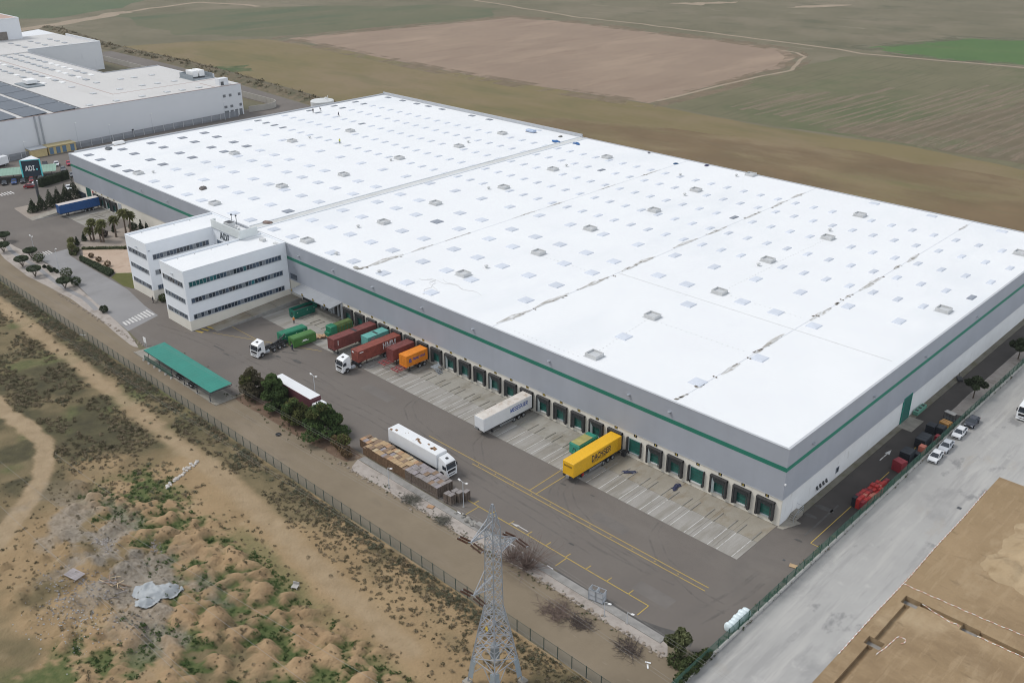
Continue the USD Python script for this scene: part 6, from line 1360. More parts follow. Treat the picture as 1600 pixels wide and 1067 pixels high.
lamp('short white lamp post on the gravel strip, left of two', -7.1, -36.4, 2.6, 1); lamp('short white lamp post on the gravel strip, right of two', -3.8, -35.3, 2.0, 1)
lamp('slim post on the gravel strip by the pallet stacks', -54.9, -37.2, 4.2, 1)
lamp('tall lamp post at the edge of the entry drive by the round bushes', -197.0, -34.9, 8.0, 1); lamp('twin-headed lamp by the far zebra crossing', -225.5, -30.8, 3.5, 2)
for i, (x, y, h) in enumerate([(-333.5, 62, 8), (-333.5, 30, 9.5), (-333, 96, 8), (-330, 8, 6.5), (-331.5, 42.5, 7)]):
    lamp('thin lamp post before the factory wall, '+['below its middle', 'near the yellow huts', 'at its right-hand end', 'left of the yellow huts', 'right of the yellow huts'][i], x, y, h, 1)
t = thing('yellow_hut', 'low yellow utility hut with a blue-grey door left of two', 'hut'); MB().box(-334, -328.6, 9.5, 15.6, 0, 3.0).build('wall', mat('hut_yellow', (.50, .40, .20), .8, .12), t); MB().box(-334.2, -328.4, 9.3, 15.8, 3.0, 3.2).build('roof', m_frame, t)
t = thing('yellow_hut', 'yellow utility hut with blue doors touching the warehouse corner', 'hut'); MB().box(-334, -328.8, 16.2, 27.0, 0, 3.0).build('wall', mat('hut_yellow', (.50, .40, .20)), t); MB().box(-334.2, -328.6, 16.0, 27.2, 3.0, 3.2).build('roof', mat('hut_roof', (.36, .30, .16), .8, .12), t)
for y in (16.6, 19.2, 21.6, 24.8): MB().box(-328.8, -328.7, y, y+1.5, .2, 2.7).build('blue_door', mat('door_blue', (.10, .17, .25), .6, .1), t)
t = thing('notice_board', 'small white notice board at the kerb left of the green carport', 'sign', (-139.6, -39.6, 0)); MB().box(-.6, .6, -.04, .04, 1.0, 2.3).build('board', m_text_white, t)
for s in (-.45, .45): MB().box(s-.04, s+.04, -.03, .03, 0, 1.0).build('post', m_metal, t)

# ==================================================================== PALLETS, CRATES, SMALL THINGS
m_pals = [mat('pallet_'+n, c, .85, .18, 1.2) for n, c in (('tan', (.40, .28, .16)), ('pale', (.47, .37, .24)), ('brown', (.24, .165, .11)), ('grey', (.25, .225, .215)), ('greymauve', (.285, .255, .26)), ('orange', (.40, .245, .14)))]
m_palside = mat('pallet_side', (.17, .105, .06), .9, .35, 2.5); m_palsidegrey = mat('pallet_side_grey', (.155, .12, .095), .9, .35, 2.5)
def pallet_stack(label, loc, ci, n, rz, side, src={}, group='stacks of wooden pallets along the kerb'):
    key = (ci, n, side.GetPath())
    if key in src: return dup(src[key], label, loc, rz, group)
    t = thing('pallet_stack', label, 'pallet stack', loc, rz, group); src[key] = t
    lo = MB(); h = .144
    for k in range(n-1):
        z = k*h
        for y in (-.36, 0, .36): lo.box(-.6, .6, y-.05, y+.05, z, z+.022)
        for y in (-.36, 0, .36):
            for x in (-.52, 0, .52): lo.box(x-.07, x+.07, y-.045, y+.045, z+.022, z+.10)
        lo.box(-.6, .6, -.4, .4, z+.112, z+.135)
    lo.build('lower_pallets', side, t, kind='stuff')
    z = (n-1)*h
    tp = MB()
    for y in (-.36, 0, .36):
        tp.box(-.6, .6, y-.05, y+.05, z, z+.022)
        for x in (-.52, 0, .52): tp.box(x-.07, x+.07, y-.045, y+.045, z+.022, z+.115)
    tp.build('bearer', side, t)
    for y in (-.33, -.165, 0, .165, .33): MB().box(-.6, .6, y-.068, y+.068, z+.115, z+.137).build('deck_board', m_pals[ci], t)
    return t
ORD = ['first', 'second', 'third', 'fourth', 'fifth', 'sixth', 'seventh', 'eighth', 'ninth', 'tenth', 'eleventh', 'twelfth', 'thirteenth', 'fourteenth', 'fifteenth', 'sixteenth', 'seventeenth', 'eighteenth', 'nineteenth', 'twentieth', 'twenty-first', 'twenty-second', 'twenty-third', 'twenty-fourth', 'twenty-fifth', 'twenty-sixth', 'twenty-seventh', 'twenty-eighth']
ROWS = ['kerb-side row', 'middle row', 'lorry-side row']
def pallets():
    r = np.random.default_rng(4)
    x = -69.0; i = 0
    while x < -46.6:
        warm = x < -54.5
        for row in range(3):
            y = -33.0+row*1.22
            if x < -66.5 and row == 0: continue
            ci = r.choice([0, 0, 1, 2, 4, 5, 2]) if warm else r.choice([3, 4, 3, 4, 2])
            n = int(r.choice([14, 15, 15])) if x > -66 else int(r.choice([11, 12]))
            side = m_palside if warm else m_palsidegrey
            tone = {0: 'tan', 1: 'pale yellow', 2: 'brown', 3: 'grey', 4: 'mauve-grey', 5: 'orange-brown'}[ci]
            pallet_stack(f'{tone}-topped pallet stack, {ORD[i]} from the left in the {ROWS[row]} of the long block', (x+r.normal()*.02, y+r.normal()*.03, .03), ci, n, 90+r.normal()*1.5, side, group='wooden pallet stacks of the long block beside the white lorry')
        x += .86; i += 1
    for k, (x, y, n, lb) in enumerate([(-44.4, -32.9, 13, 'front left'), (-43.5, -32.8, 13, 'front right'), (-44.0, -31.5, 13, 'rear left'), (-43.1, -31.3, 13, 'rear middle'), (-42.6, -30.2, 12, 'rearmost')]):
        pallet_stack(f'{lb} grey pallet stack of the small group beyond the long block', (x, y, .03), 3, n, 90+k*2-3, m_palsidegrey, group='small group of grey pallet stacks')
    t = thing('wooden_pallet', 'single brown pallet lying on the pale gravel strip', 'pallet', (-45.3, -36.0, .06), 20)
    for y in (-.36, 0, .36): MB().box(-.6, .6, y-.05, y+.05, 0, .10).build('bearer', m_palside, t)
    for y in (-.33, -.165, 0, .165, .33): MB().box(-.6, .6, y-.068, y+.068, .10, .13).build('deck_board', m_pals[5], t)
pallets()
def crates():
    cols = {'bright red': (.42, .035, .03), 'dark red': (.24, .025, .035), 'salmon': (.52, .17, .12), 'black': (.018, .022, .028)}
    def stack(label, loc, sx, sy, n, h, col, group=None, cat='crate stack', rz=0):
        mm = mat('crate_'+col.replace(' ', '_'), cols[col], .5, .15, 1.5)
        t = thing('crate_stack', label, cat, loc, rz, group)
        for k in range(n):
            z = k*h; m = MB()
            m.box(-sx, sx, -sy, -sy+.04, z+.01, z+h-.02).box(-sx, sx, sy-.04, sy, z+.01, z+h-.02).box(-sx, -sx+.04, -sy+.04, sy-.04, z+.01, z+h-.02).box(sx-.04, sx, -sy+.04, sy-.04, z+.01, z+h-.02)
            m.box(-sx+.04, sx-.04, -sy+.04, sy-.04, z+.02, z+.06)
            m.box(-sx-.02, sx+.02, -sy-.02, sy+.02, z+h-.09, z+h-.02) if k == n-1 else m.box(-sx-.02, sx+.02, -sy-.02, -sy+.02, z+h-.08, z+h-.03).box(sx-.02, sx+.02, -sy, sy, z+h-.08, z+h-.03)
            m.build('crate', mm, t)
        for j in range(3): MB().box(-sx+.06, sx-.06, -sy+.1+j*(2*sy-.2)/3, -sy+.1+j*(2*sy-.2)/3+.12, n*h-.02, n*h).build('lid_rib', mm, t)
    r = np.random.default_rng(9)
    i = 0
    order = ['nearest', 'second', 'third', 'fourth', 'fifth', 'sixth', 'seventh', 'eighth', 'ninth', 'tenth', 'farthest']
    for row in range(11):
        y = 14.0+row*1.02
        for c, cn in enumerate(('left', 'middle', 'right')):
            if row > 6 and c == 2: continue
            if row > 8 and c == 0: continue
            x = 6.2+c*.72+(.25 if row > 4 else 0); n = [7, 7, 6, 6, 5, 5, 6, 4, 4, 3, 3][row]-(c == 2)
            col = r.choice(['bright red', 'bright red', 'dark red', 'salmon'], p=[.45, .2, .25, .1])
            if row == 0 and c == 0: col = 'black'
            stack(f'{col} plastic crate stack, {cn} of the {order[row]} row, by the yellow line', (x, y, .04), .33, .48, n, .26, col, 'plastic crate stacks beside the yellow line', rz=r.normal()*2)
    stack('big square dark red crate stack standing alone beyond the small red ones', (6.9, 29.8, .04), .95, .85, 6, .34, 'dark red', rz=-12)
    stack('large black crate stack next to the big dark red one', (6.4, 34.2, .04), .95, 1.3, 5, .38, 'black')
    stack('low black crate stack touching the large black one on its fence side', (7.5, 35.8, .04), .5, .6, 4, .3, 'black')
    stack('pinkish red crate stack between the two large black ones', (7.5, 38.2, .04), .55, .6, 5, .32, 'salmon')
    stack('longest black crate stack in the middle of the row', (6.4, 41.2, .04), .95, 1.7, 5, .36, 'black')
    stack('small dark red crate stack against the green fence', (7.8, 44.4, .04), .4, .6, 4, .3, 'dark red')
    stack('black crate stack on the lane side before the orange one', (5.6, 46.8, .04), .8, .9, 5, .34, 'black')
    stack('black crate stack on the fence side before the orange one', (7.2, 47.3, .04), .7, .9, 5, .34, 'black')
    t = thing('orange_crate', 'low orange-yellow crate load before the grey cage', 'crate', (6.7, 51.0, .04), -8)
    MB().box(-.95, .95, -.8, .8, .12, 1.0, .06).build('load', mat('crate_orange', (.52, .27, .08), .6, .15), t); MB().box(-.95, .95, -.8, .8, 0, .1).build('pallet_base', m_palside, t)
    for y in (-.35, .2): MB().box(-.97, .97, y, y+.1, .13, 1.02).build('strap', m_palside, t)
    t = thing('cage_trolley', 'grey metal cage with a pale lid beyond the orange crate', 'cage', (6.3, 54.0, .04), -10)
    m = MB()
    for x in (-1.0, -.33, .33, 1.0):
        for y in (-.5, .5): m.box(x-.03, x+.03, y-.03, y+.03, .1, 1.5)
    for z in (.4, .8, 1.2): m.box(-1, 1, -.53, -.49, z, z+.04).box(-1, 1, .49, .53, z, z+.04)
    m.build('frame', m_metaldark, t); MB().box(-1.05, 1.05, -.55, .55, 1.5, 1.6).build('lid', m_kerbpale, t); MB().box(-1, 1, -.5, .5, .05, .14).build('floor', m_metaldark, t)
    # green bench-like gutter cover by the gate
    t = thing('green_bin', 'low green bin row at the foot of the long wall past the gate', 'bin', (.75, 53.0, .12))
    MB().box(-.5, .5, -2.2, 2.2, 0, .8, .05).build('bin_body', mat('bin_green', (.10, .26, .19), .6, .15), t)
    for y in (-1.4, 0, 1.4): MB().box(-.3, .3, y-.3, y+.3, .8, .84).build('opening', m_black, t)
    t = thing('pallet_truck', 'dark pallet truck left against the long wall verge', 'pallet truck', (1.2, 72.0, .04), 30)
    MB().box(-.5, .5, -.9, .9, .1, .5).build('forks', m_chassis, t); MB().tube([(0, .9, .3), (0, 1.1, 1.3)], .06, 6).build('handle', m_chassis, t)
crates()
def small_things():
    t = thing('wire_container', 'pair of grey mesh bins standing on the kerb strip', 'mesh bins', (-10.0, -34.5, .14), 12)
    for x in (-.62, .62):
        m = MB()
        for sx in (-.55, .55):
            for y in (-.55, .55): m.box(x+sx-.04, x+sx+.04, y-.04, y+.04, 0, 1.9)
        for z in (.15, .9, 1.0, 1.85): m.box(x-.57, x+.57, -.59, -.53, z, z+.07).box(x-.57, x+.57, .53, .59, z, z+.07).box(x-.59, x-.53, -.53, .53, z, z+.07).box(x+.53, x+.59, -.53, .53, z, z+.07)
        m.build('bin_frame', m_metal, t)
        MB().box(x-.52, x+.52, -.52, .52, .15, .85).box(x-.52, x+.52, -.54, -.5, 1.05, 1.8).box(x-.54, x-.5, -.5, .5, 1.05, 1.8).box(x+.5, x+.54, -.5, .5, 1.05, 1.8).build('bin_panel', m_rooftrim, t)
    t = thing('big_bags', 'row of white wrapped bags leaning on the green fence', 'bags', (7.5, -24.2, .04))
    r = np.random.default_rng(2)
    for i in range(7):
        y = -2.3+i*.72; s = .42+.06*r.random()
        b = trimesh.creation.icosphere(subdivisions=2); v = b.vertices*np.array([.66+.1*r.random(), s, .75]); v *= (1+.18*(meshkit.noise(v*4+i*7, 3)[:, None]-.5))
        v = np.sign(v)*np.abs(v)**.85
        MB().add(v+[.25*r.normal()*.4, y, .55], b.faces).build('bag', mat('bag_white', (.60, .68, .70), .4, .08, 3.0), t, smooth=True)
    t = thing('wooden_pallet', 'brown board pallet lying at the foot of the green fence', 'pallet', (6.9, -7.5, .04), 15)
    for y in (-.36, 0, .36): MB().box(-.6, .6, y-.05, y+.05, 0, .08).build('bearer', m_palside, t)
    MB().box(-.6, .6, -.42, .42, .08, .12).build('board', m_pals[0], t)
    # dark blue tarpaulins dropped by the docks
    for k, (x, y, rz, lb) in enumerate([(-27.5, -4.3, 20, 'crumpled dark blue dock curtain lying on the apron below dock 7'), (-18.7, -2.4, 80, 'crumpled dark blue dock curtain lying below dock 4')]):
        t = thing('dropped_curtain', lb, 'dock curtain', (x, y, .06), rz)
        n = 9; X, Y = np.meshgrid(np.linspace(-1.1, 1.1, n), np.linspace(-.5, .5, n)); Z = .05+.35*meshkit.fbm(np.stack([X*2.2, Y*2.2, X*0+k], -1), 3, 4)*np.exp(-(X**2*.5+Y**2*2.5))
        X2 = X+.2*np.sin(Y*4+k); MB().add(np.stack([X2, Y+.25*np.sin(X*2.5), Z], -1).reshape(-1, 3), [(j*n+i, j*n+i+1, (j+1)*n+i+1, (j+1)*n+i) for j in range(n-1) for i in range(n-1)]).build('sheet', mat('dark_blue_sheet', (.022, .026, .06), .6, .25, 2.0), t, smooth=True)
        MB().bar((-1.1, -.3, .1), (.9, .35, .14), .09).build('strut', m_rim, t)
    t = thing('dark_bin', 'black bin standing at the wall between docks 7 and 8', 'bin', (-31.6, -.7, .06)); MB().box(-.4, .4, -.35, .35, .1, 1.05, .05).build('bin_body', m_black, t); MB().box(-.42, .42, -.38, .38, 1.05, 1.12).build('lid', m_black, t)
    # timber offcuts and scraps
    for k, (x, y, rz, L, lb) in enumerate([(3.0, -39.4, 25, .8, 'white board lying on the sandy track near the corner tree, upper of two'), (3.4, -40.0, -50, .8, 'white board lying on the sandy track near the corner tree, lower of two'), (-156.2, -47.0, 30, 1.7, 'pale board lying at the wire fence left of the carport')]):
        t = thing('scrap_board', lb, 'board', (x, y, .05), rz); MB().box(-L/2, L/2, -.11, .11, 0, .05).build('board', m_text_white, t); MB().box(-L/2+.1, -L/2+.2, -.10, .10, .05, .08).build('batten', m_kerbpale, t)
    t = thing('discarded_tyre', 'black tyre lying on the sandy service track', 'tyre', (-84.2, -40.6, .03))
    MB().add(*(lambda m: (m.vertices, m.faces))(trimesh.creation.torus(.42, .14))).xform((0, 0, .14)).build('tread', m_tyre, t); MB().cyl((0, 0, .1), .30, .1, 10).build('inner', m_chassis, t)
    # grey rubble and blocks beside the kerb
    t = thing('rubble_pile', 'grey rubble and broken blocks heaped on the kerb behind the pylon', 'rubble')
    r = np.random.default_rng(31)
    for i in range(34):
        x, y = -36.2+r.normal()*1.7, -34.2-.25*r.normal()-.05*i/10; s = r.uniform(.15, .48)
        q = trimesh.creation.icosphere(subdivisions=1); v = q.vertices*np.array([s, s*.8, s*.65]); v *= 1+.35*(meshkit.noise(v*5+i, 2)[:, None]-.5)
        MB().add(v+[x, y, .14+s*.4], q.faces).build('block', mat('rubble_grey', (.23, .22, .20), .9, .25, 1.5, objv=.2), t)
    MB().box(-35.6, -34.2, -34.8, -33.9, .1, .95).build('concrete_cube', m_kerb, t)
    # on the waste ground
    t = thing('grey_tarpaulin', 'crumpled pale grey tarpaulin spread over a heap on the waste ground', 'tarpaulin')
    out = Polygon([(-61.2, -80.6), (-60.7, -79.4), (-59.8, -79.0), (-58.3, -79.2), (-57.6, -77.9), (-56.6, -76.4), (-55.6, -76.2), (-54.8, -77.0), (-55.2, -78.3), (-55.5, -79.2), (-54.9, -80.6), (-55.0, -82.0), (-55.9, -83.0), (-57.2, -82.4), (-58.1, -81.4), (-59.6, -81.9)]).buffer(.35)
    xs = np.arange(-62, -54, .16); ys = np.arange(-84, -75, .16); X, Y = np.meshgrid(xs, ys); ins = shapely.contains_xy(out, X, Y)
    Zt = terrain_height(X, Y)+.10+.13*meshkit.fbm(np.stack([X*1.1, Y*1.1, X*0], -1), 3, 5)+.15*np.abs(np.sin(X*1.1+Y*.7))
    idx = -np.ones(X.shape, int); idx[ins] = np.arange(ins.sum()); f = []
    for j in range(len(ys)-1):
        for i in range(len(xs)-1):
            q = (idx[j, i], idx[j, i+1], idx[j+1, i+1], idx[j+1, i])
            if min(q) >= 0: f.append(q)
    MB().add(np.stack([X[ins], Y[ins], Zt[ins]], -1), f).build('sheet', mat('tarp_grey', (.325, .345, .355), .6, .06, .6), t, smooth=True)
    t = thing('old_board', 'grey wooden board stack lying on the rubble dump', 'boards', (-70.2, -86.0, terrain_height(np.array([-70.2]), np.array([-86.0]))[0]+.05), 15)
    for i in range(6): MB().box(-1.4, 1.4, -.9+i*.3, -.64+i*.3, .05+.02*(i % 2), .12+.02*(i % 2)).build('plank', mat('plank_grey', (.30, .27, .27), .8, .2), t)
    t = thing('timber_heap', 'heap of broken timber and scrap beside the grey tarpaulin', 'timber')
    for i in range(22):
        x, y = -63.8+r.normal()*1.3, -83.3+r.normal()*1.0; a = r.uniform(-.5, .9) if i < 12 else r.uniform(0, 3.1); L = r.uniform(.6, 1.6); z = terrain_height(np.array([x]), np.array([y]))[0]
        MB().bar((x-L*math.cos(a), y-L*math.sin(a), z+.1), (x+L*math.cos(a), y+L*math.sin(a), z+.2+.2*r.random()), .12, .06).build('batten', m_pals[int(r.choice([1, 3, 2]))], t)
    t = thing('stone_row', 'line of dumped white stones beside the spoil heaps', 'stones')
    for i in range(46):
        u = r.random(); x, y = -83.3+u*-3.4+r.normal()*.28, -64.2+u*8.0+r.normal()*.28; s = r.uniform(.15, .42); z = terrain_height(np.array([x]), np.array([y]))[0]
        q = trimesh.creation.icosphere(subdivisions=1); v = q.vertices*np.array([s, s*.8, s*.7]); v *= 1+.4*(meshkit.noise(v*5+i, 2)[:, None]-.5)
        MB().add(v+[x, y, z+s*.3], q.faces).build('stone', mat('stone_white', (.48, .45, .41), .9, .2, 2.0, objv=.2), t)
    for k, (cx, cy, n, sp, col, lb) in enumerate([(-75.5, -79.0, 120, 1.3, (.50, .46, .43), 'scatter of white plaster rubble near the dirt road'), (-68.5, -74.0, 60, .9, (.36, .33, .31), 'scatter of grey broken concrete between the heaps'), (-66, -87.5, 420, 4.2, (.40, .37, .35), 'scatter of mixed rubbish over the dump at the bottom left'), (-61, -90, 260, 4.0, (.62, .62, .62), 'scatter of white plastic scraps over the dump at the bottom left'), (-52, -84.5, 160, 2.2, (.27, .24, .2), 'scatter of grey clods beside the grey heaps below the tarpaulin')]):
        m = MB()
        for i in range(n):
            x, y = cx+r.normal()*sp, cy+r.normal()*sp*.6; s = r.uniform(.04, .22)*(.7 if k == 3 else 1); z = terrain_height(np.array([x]), np.array([y]))[0]
            q = trimesh.creation.icosphere(subdivisions=0); m.add(q.vertices*np.array([s, s*.8, s*.5])*(1+.25*r.normal(size=(12, 1)))+[x, y, z+.03], q.faces)
        m.build('rubble_scatter', mat(f'scatter_{k}', col, .9, .2, 2.0, island=.45), kind='stuff', label=lb, cat='rubble')
    t = thing('broken_chair', 'small white broken chair lying on the sandy ground', 'chair', (-44.2, -64.0, terrain_height(np.array([-44.2]), np.array([-64.0]))[0]+.02), 30)
    MB().box(-.5, .5, -.45, .45, .28, .36).build('seat', m_kerbpale, t)
    for x in (-.42, .42):
        for y in (-.38, .38): MB().box(x-.05, x+.05, y-.05, y+.05, 0, .28).build('leg', m_kerbpale, t)
    MB().box(-.5, .5, .40, .48, .36, .8).build('backrest', m_kerbpale, t)
    # roof clutter: tarpaulins, rolls, cable
    for k, (x, y, s, col, lb) in enumerate([(-158.6, 122.2, 1.7, (.02, .11, .30), 'largest blue tarpaulin on the roof left of the grey gutter'), (-152.0, 125.3, 1.2, (.02, .11, .30), 'blue tarpaulin on the roof right of the grey gutter'), (-150.6, 124.6, .7, (.02, .11, .30), 'smallest blue bundle right of the grey gutter'), (-112.1, 127.1, .9, (.01, .06, .15), 'dark blue bundle alone near the rear roof edge'), (-103.8, 132.0, 1.0, (.05, .05, .10), 'dark bundle against the rear roof edge'),
                                           (-162.4, 129.0, 1.0, (.12, .12, .11), 'dark heap of tools near the rear roof edge'), (-126.5, 132.3, .8, (.12, .12, .14), 'small dark bundle at the rear roof edge'), (-197.0, 9.9, 1.7, (.10, .09, .085), 'dark roll of material on the left part of the roof'), (-262.5, 11.9, 1.8, (.09, .10, .11), 'black roll near the left roof corner'), (-112.9, 1.4, 1.0, (.3, .29, .26), 'heap of roofing waste at the front edge'), (-155.8, 5.4, 1.5, (.16, .11, .09), 'brown heap on the gutter by the office')]):
        t = thing('roof_bundle', lb, 'bundle', (x, y, H+.06 if not -157 < x < -154 else H+.14), 20*k)
        b = trimesh.creation.icosphere(subdivisions=2); v = b.vertices*np.array([s, s*.6, s*.32]); v *= 1+.7*(meshkit.noise(v*2.2+k*5, 3)[:, None]-.5); v[:, 2] = np.maximum(v[:, 2], -.03)
        MB().add(v+[0, 0, .03], b.faces).build('cover', mat('bundle_%d' % k, col, .6, .2, 1.5), t, smooth=30); MB().bar((-s*.7, -s*.3, .02), (s*.7, s*.35, .22*s), .06).build('rope', m_curtain, t)
    t = thing('white_roll', 'pale blue wrapped roll near the rear roof edge', 'bundle', (-174.9, 127.1, H)); MB().box(-1.9, 1.9, -.9, .9, .02, .9, .15).build('wrap', mat('wrap_blue', (.36, .44, .58), .4, .08), t); MB().box(-2, 2, -1, 1, 0, .02).build('pallet_base', m_palside, t)
    t = thing('white_roll', 'white wrapped roll at the left roof corner', 'bundle', (-268.0+1.9, 17.2, H)); MB().box(-.9, .9, -1.9, 1.9, .02, 1.1, .2).build('wrap', m_text_white, t); MB().box(-1, 1, -2, 2, 0, .02).build('pallet_base', m_palside, t)
    t = thing('loose_cable', 'loose cables lying in loops on the white roof', 'cable')
    for k in range(4):
        pts = []; x, y, a = -97.5+k*1.4, 7+k*1.3, .2-.3*k
        for i in range(40):
            a += .22*math.sin(i*.35+k*1.9)+r.normal()*.06; x += .38*math.cos(a); y += .38*math.sin(a)*.6; pts.append((x, y, H+.03))
        MB().tube(pts, .035, 4).build('cable', mat('cable_grey', (.50, .50, .49), .6, .1), t)
small_things()

# ==================================================================== PEOPLE
def person(label, loc, rz, jacket, trousers, helmet=None, pose='stand', hold=None):
    t = thing('person', label, 'person', loc, rz)
    M = manifold3d.Manifold
    def cap(p, q, rp, rq):
        s = lambda c, r_: M.sphere(r_, 12).translate(list(map(float, c)))
        return M.batch_hull([s(p, rp), s(q, rq)])
    sw = .22 if pose == 'walk' else .03
    hipL, hipR = (-.10, 0, .92), (.10, 0, .92); knL, knR = (-.11, -sw, .50), (.11, sw*.6, .50); anL, anR = (-.11, -sw*.6, .09), (.11, sw*1.5, .09)
    shL, shR = (-.19, 0, 1.42), (.19, 0, 1.42); elL, elR = (-.27, .03+sw*.5, 1.14), (.27, -.05-sw*.5, 1.14); wrL, wrR = (-.27, -.10, .92), (.26, -.2, .95)
    if pose == 'reach': elR, wrR = (.30, -.22, 1.30), (.24, -.48, 1.32)
    if pose == 'bend':
        shL, shR = (-.19, -.32, 1.28), (.19, -.32, 1.28); elL, elR = (-.24, -.45, 1.02), (.24, -.45, 1.02); wrL, wrR = (-.2, -.55, .78), (.2, -.55, .78)
    neck = ((shL[0]+shR[0])/2, shL[1]-.0, shL[2]+.09); head = (neck[0], neck[1]-.04, neck[2]+.17)
    parts = [cap((0, 0, .95), ((shL[0]+shR[0])/2, shL[1], shL[2]-.08), .15, .17), cap(shL, shR, .085, .085), cap(neck, head, .055, .075), cap(head, (head[0], head[1]-.02, head[2]+.04), .095, .10), cap((head[0], head[1]-.09, head[2]), (head[0], head[1]-.12, head[2]-.02), .02, .018)]
    for h_, k_, a_ in ((hipL, knL, anL), (hipR, knR, anR)): parts += [cap(h_, k_, .088, .062), cap(k_, a_, .058, .042), cap(a_, (a_[0], a_[1]-.16, .045), .045, .04)]
    for s_, e_, w_ in ((shL, elL, wrL), (shR, elR, wrR)):
        d = np.array(w_)-np.array(e_); d /= np.linalg.norm(d); hand = np.array(w_)+d*.09
        parts += [cap(s_, e_, .058, .045), cap(e_, w_, .042, .03), cap(w_, hand, .03, .034)]
        for j in range(4): parts.append(cap(hand+np.array([(j-1.5)*.018, 0, 0]), hand+d*.075+np.array([(j-1.5)*.02, -.012, 0]), .010, .008))
        parts.append(cap(hand+np.array([.02, -.02, 0]), hand+d*.03+np.array([.03, -.05, 0]), .010, .008))
    body = M.batch_boolean(parts, manifold3d.OpType.Add)
    MB().add(*(lambda m: (m.vert_properties[:, :3], m.tri_verts))(body.to_mesh())).build('body', mat('skin', (.42, .27, .20), .6, .08), t, smooth=50)
    jk = M.batch_boolean([cap((0, 0, .90), ((shL[0]+shR[0])/2, shL[1], shL[2]-.08), .172, .192), cap(shL, shR, .10, .10)]+[cap(s_, e_, .075, .062) for s_, e_ in ((shL, elL), (shR, elR))]+[cap(e_, w_, .06, .046) for e_, w_ in ((elL, wrL), (elR, wrR))], manifold3d.OpType.Add)
    MB().add(*(lambda m: (m.vert_properties[:, :3], m.tri_verts))(jk.to_mesh())).build('jacket', jacket, t, smooth=50)
    tr = M.batch_boolean([cap((-.03, 0, .90), (.03, 0, .90), .165, .165)]+[cap(h_, k_, .105, .08) for h_, k_ in ((hipL, knL), (hipR, knR))]+[cap(k_, a_, .076, .06) for k_, a_ in ((knL, anL), (knR, anR))], manifold3d.OpType.Add)
    MB().add(*(lambda m: (m.vert_properties[:, :3], m.tri_verts))(tr.to_mesh())).build('trousers', trousers, t, smooth=50)
    hr = cap((head[0], head[1]+.02, head[2]+.05), (head[0], head[1]+.01, head[2]+.06), .108, .10)
    MB().add(*(lambda m: (m.vert_properties[:, :3], m.tri_verts))(hr.to_mesh())).build('helmet' if helmet else 'hair', helmet or mat('hair_dark', (.03, .022, .018), .7, .2), t, smooth=50)
    sh = M.batch_boolean([cap((a_[0], a_[1]+.03, .05), (a_[0], a_[1]-.17, .045), .056, .05) for a_ in (anL, anR)], manifold3d.OpType.Add)
    MB().add(*(lambda m: (m.vert_properties[:, :3], m.tri_verts))(sh.to_mesh())).build('shoes', m_black, t)
hv = mat('hi_vis_yellow', (.55, .62, .04), .6, .05); hvo = mat('hi_vis_orange', (.62, .24, .06), .6, .05); navy = mat('cloth_navy', (.025, .03, .06), .8, .1); dk = mat('cloth_dark', (.03, .03, .034), .8, .1)
person('person in a hi-vis yellow top and dark trousers on the white roof', (-211.3, 70.0, H), 30, hv, dk)
person('person in dark clothes standing at the rear left of the roof, nearest its edge', (-258.4, 92.3, H), 60, dk, dk, None, 'reach')
person('person in dark clothes bending down on the rear left of the roof', (-258.8, 96.2, H), -40, dk, dk, None, 'bend')
person('person in dark clothes walking alone on the rear left of the roof', (-245.9, 95.2, H), 10, navy, dk, None, 'walk')
person('person in an orange hi-vis top by the open green container', (-125.6, -8.8, .06), 40, hvo, navy, mat('helmet_white', (.7, .7, .68), .4, .05))
person('person in navy clothes walking behind the hook-lift lorry', (-113.3, -17.6, .03), -60, navy, navy, None, 'walk')
person('person in dark clothes standing at the corner of the office wing', (-162.0, -26.2, .04), -30, dk, dk)

# ==================================================================== TREES AND PLANTS
m_bark = mat('bark', (.11, .085, .06), .9, .25, 3.0)
m_pine = leafmat('pine_needles', (.10, .185, .06), .5, .9, .38, (.19, .285, .088))
m_pinelight = leafmat('pine_needles_olive', (.16, .19, .058), .45, .9, .35, (.26, .275, .09))
m_mixed = leafmat('half_bare_foliage', (.19, .175, .09), .4, .9, .3, (.26, .22, .14))
m_brownleaf = leafmat('brown_foliage', (.22, .145, .075), .4, .8, .2, (.30, .20, .10))
m_cyp = leafmat('cypress_foliage', (.06, .09, .042), .4, .8, .25, (.09, .125, .055))
m_hedgedark = leafmat('dark_hedge_foliage', (.055, .075, .042), .35, .8, .15)
m_topiary = leafmat('topiary_foliage', (.095, .135, .07), .4, .8, .3, (.135, .18, .09))
m_bushgreen = leafmat('bush_green', (.095, .125, .042), .4, .8, .15)
m_palm = leafmat('palm_frond', (.24, .26, .085), .35, .7, .35, (.36, .36, .14))
m_sage = leafmat('sage_foliage', (.25, .265, .165), .3, .5, .25, (.33, .325, .21))
m_dry = leafmat('dry_scrub', (.36, .29, .18), .3, .4, .25, (.46, .37, .24))
m_olive = leafmat('olive_tree_foliage', (.15, .165, .07), .4, .6, .15)
m_twig = mat('twig_mauve', (.16, .115, .095), .9, .25, 1.5)
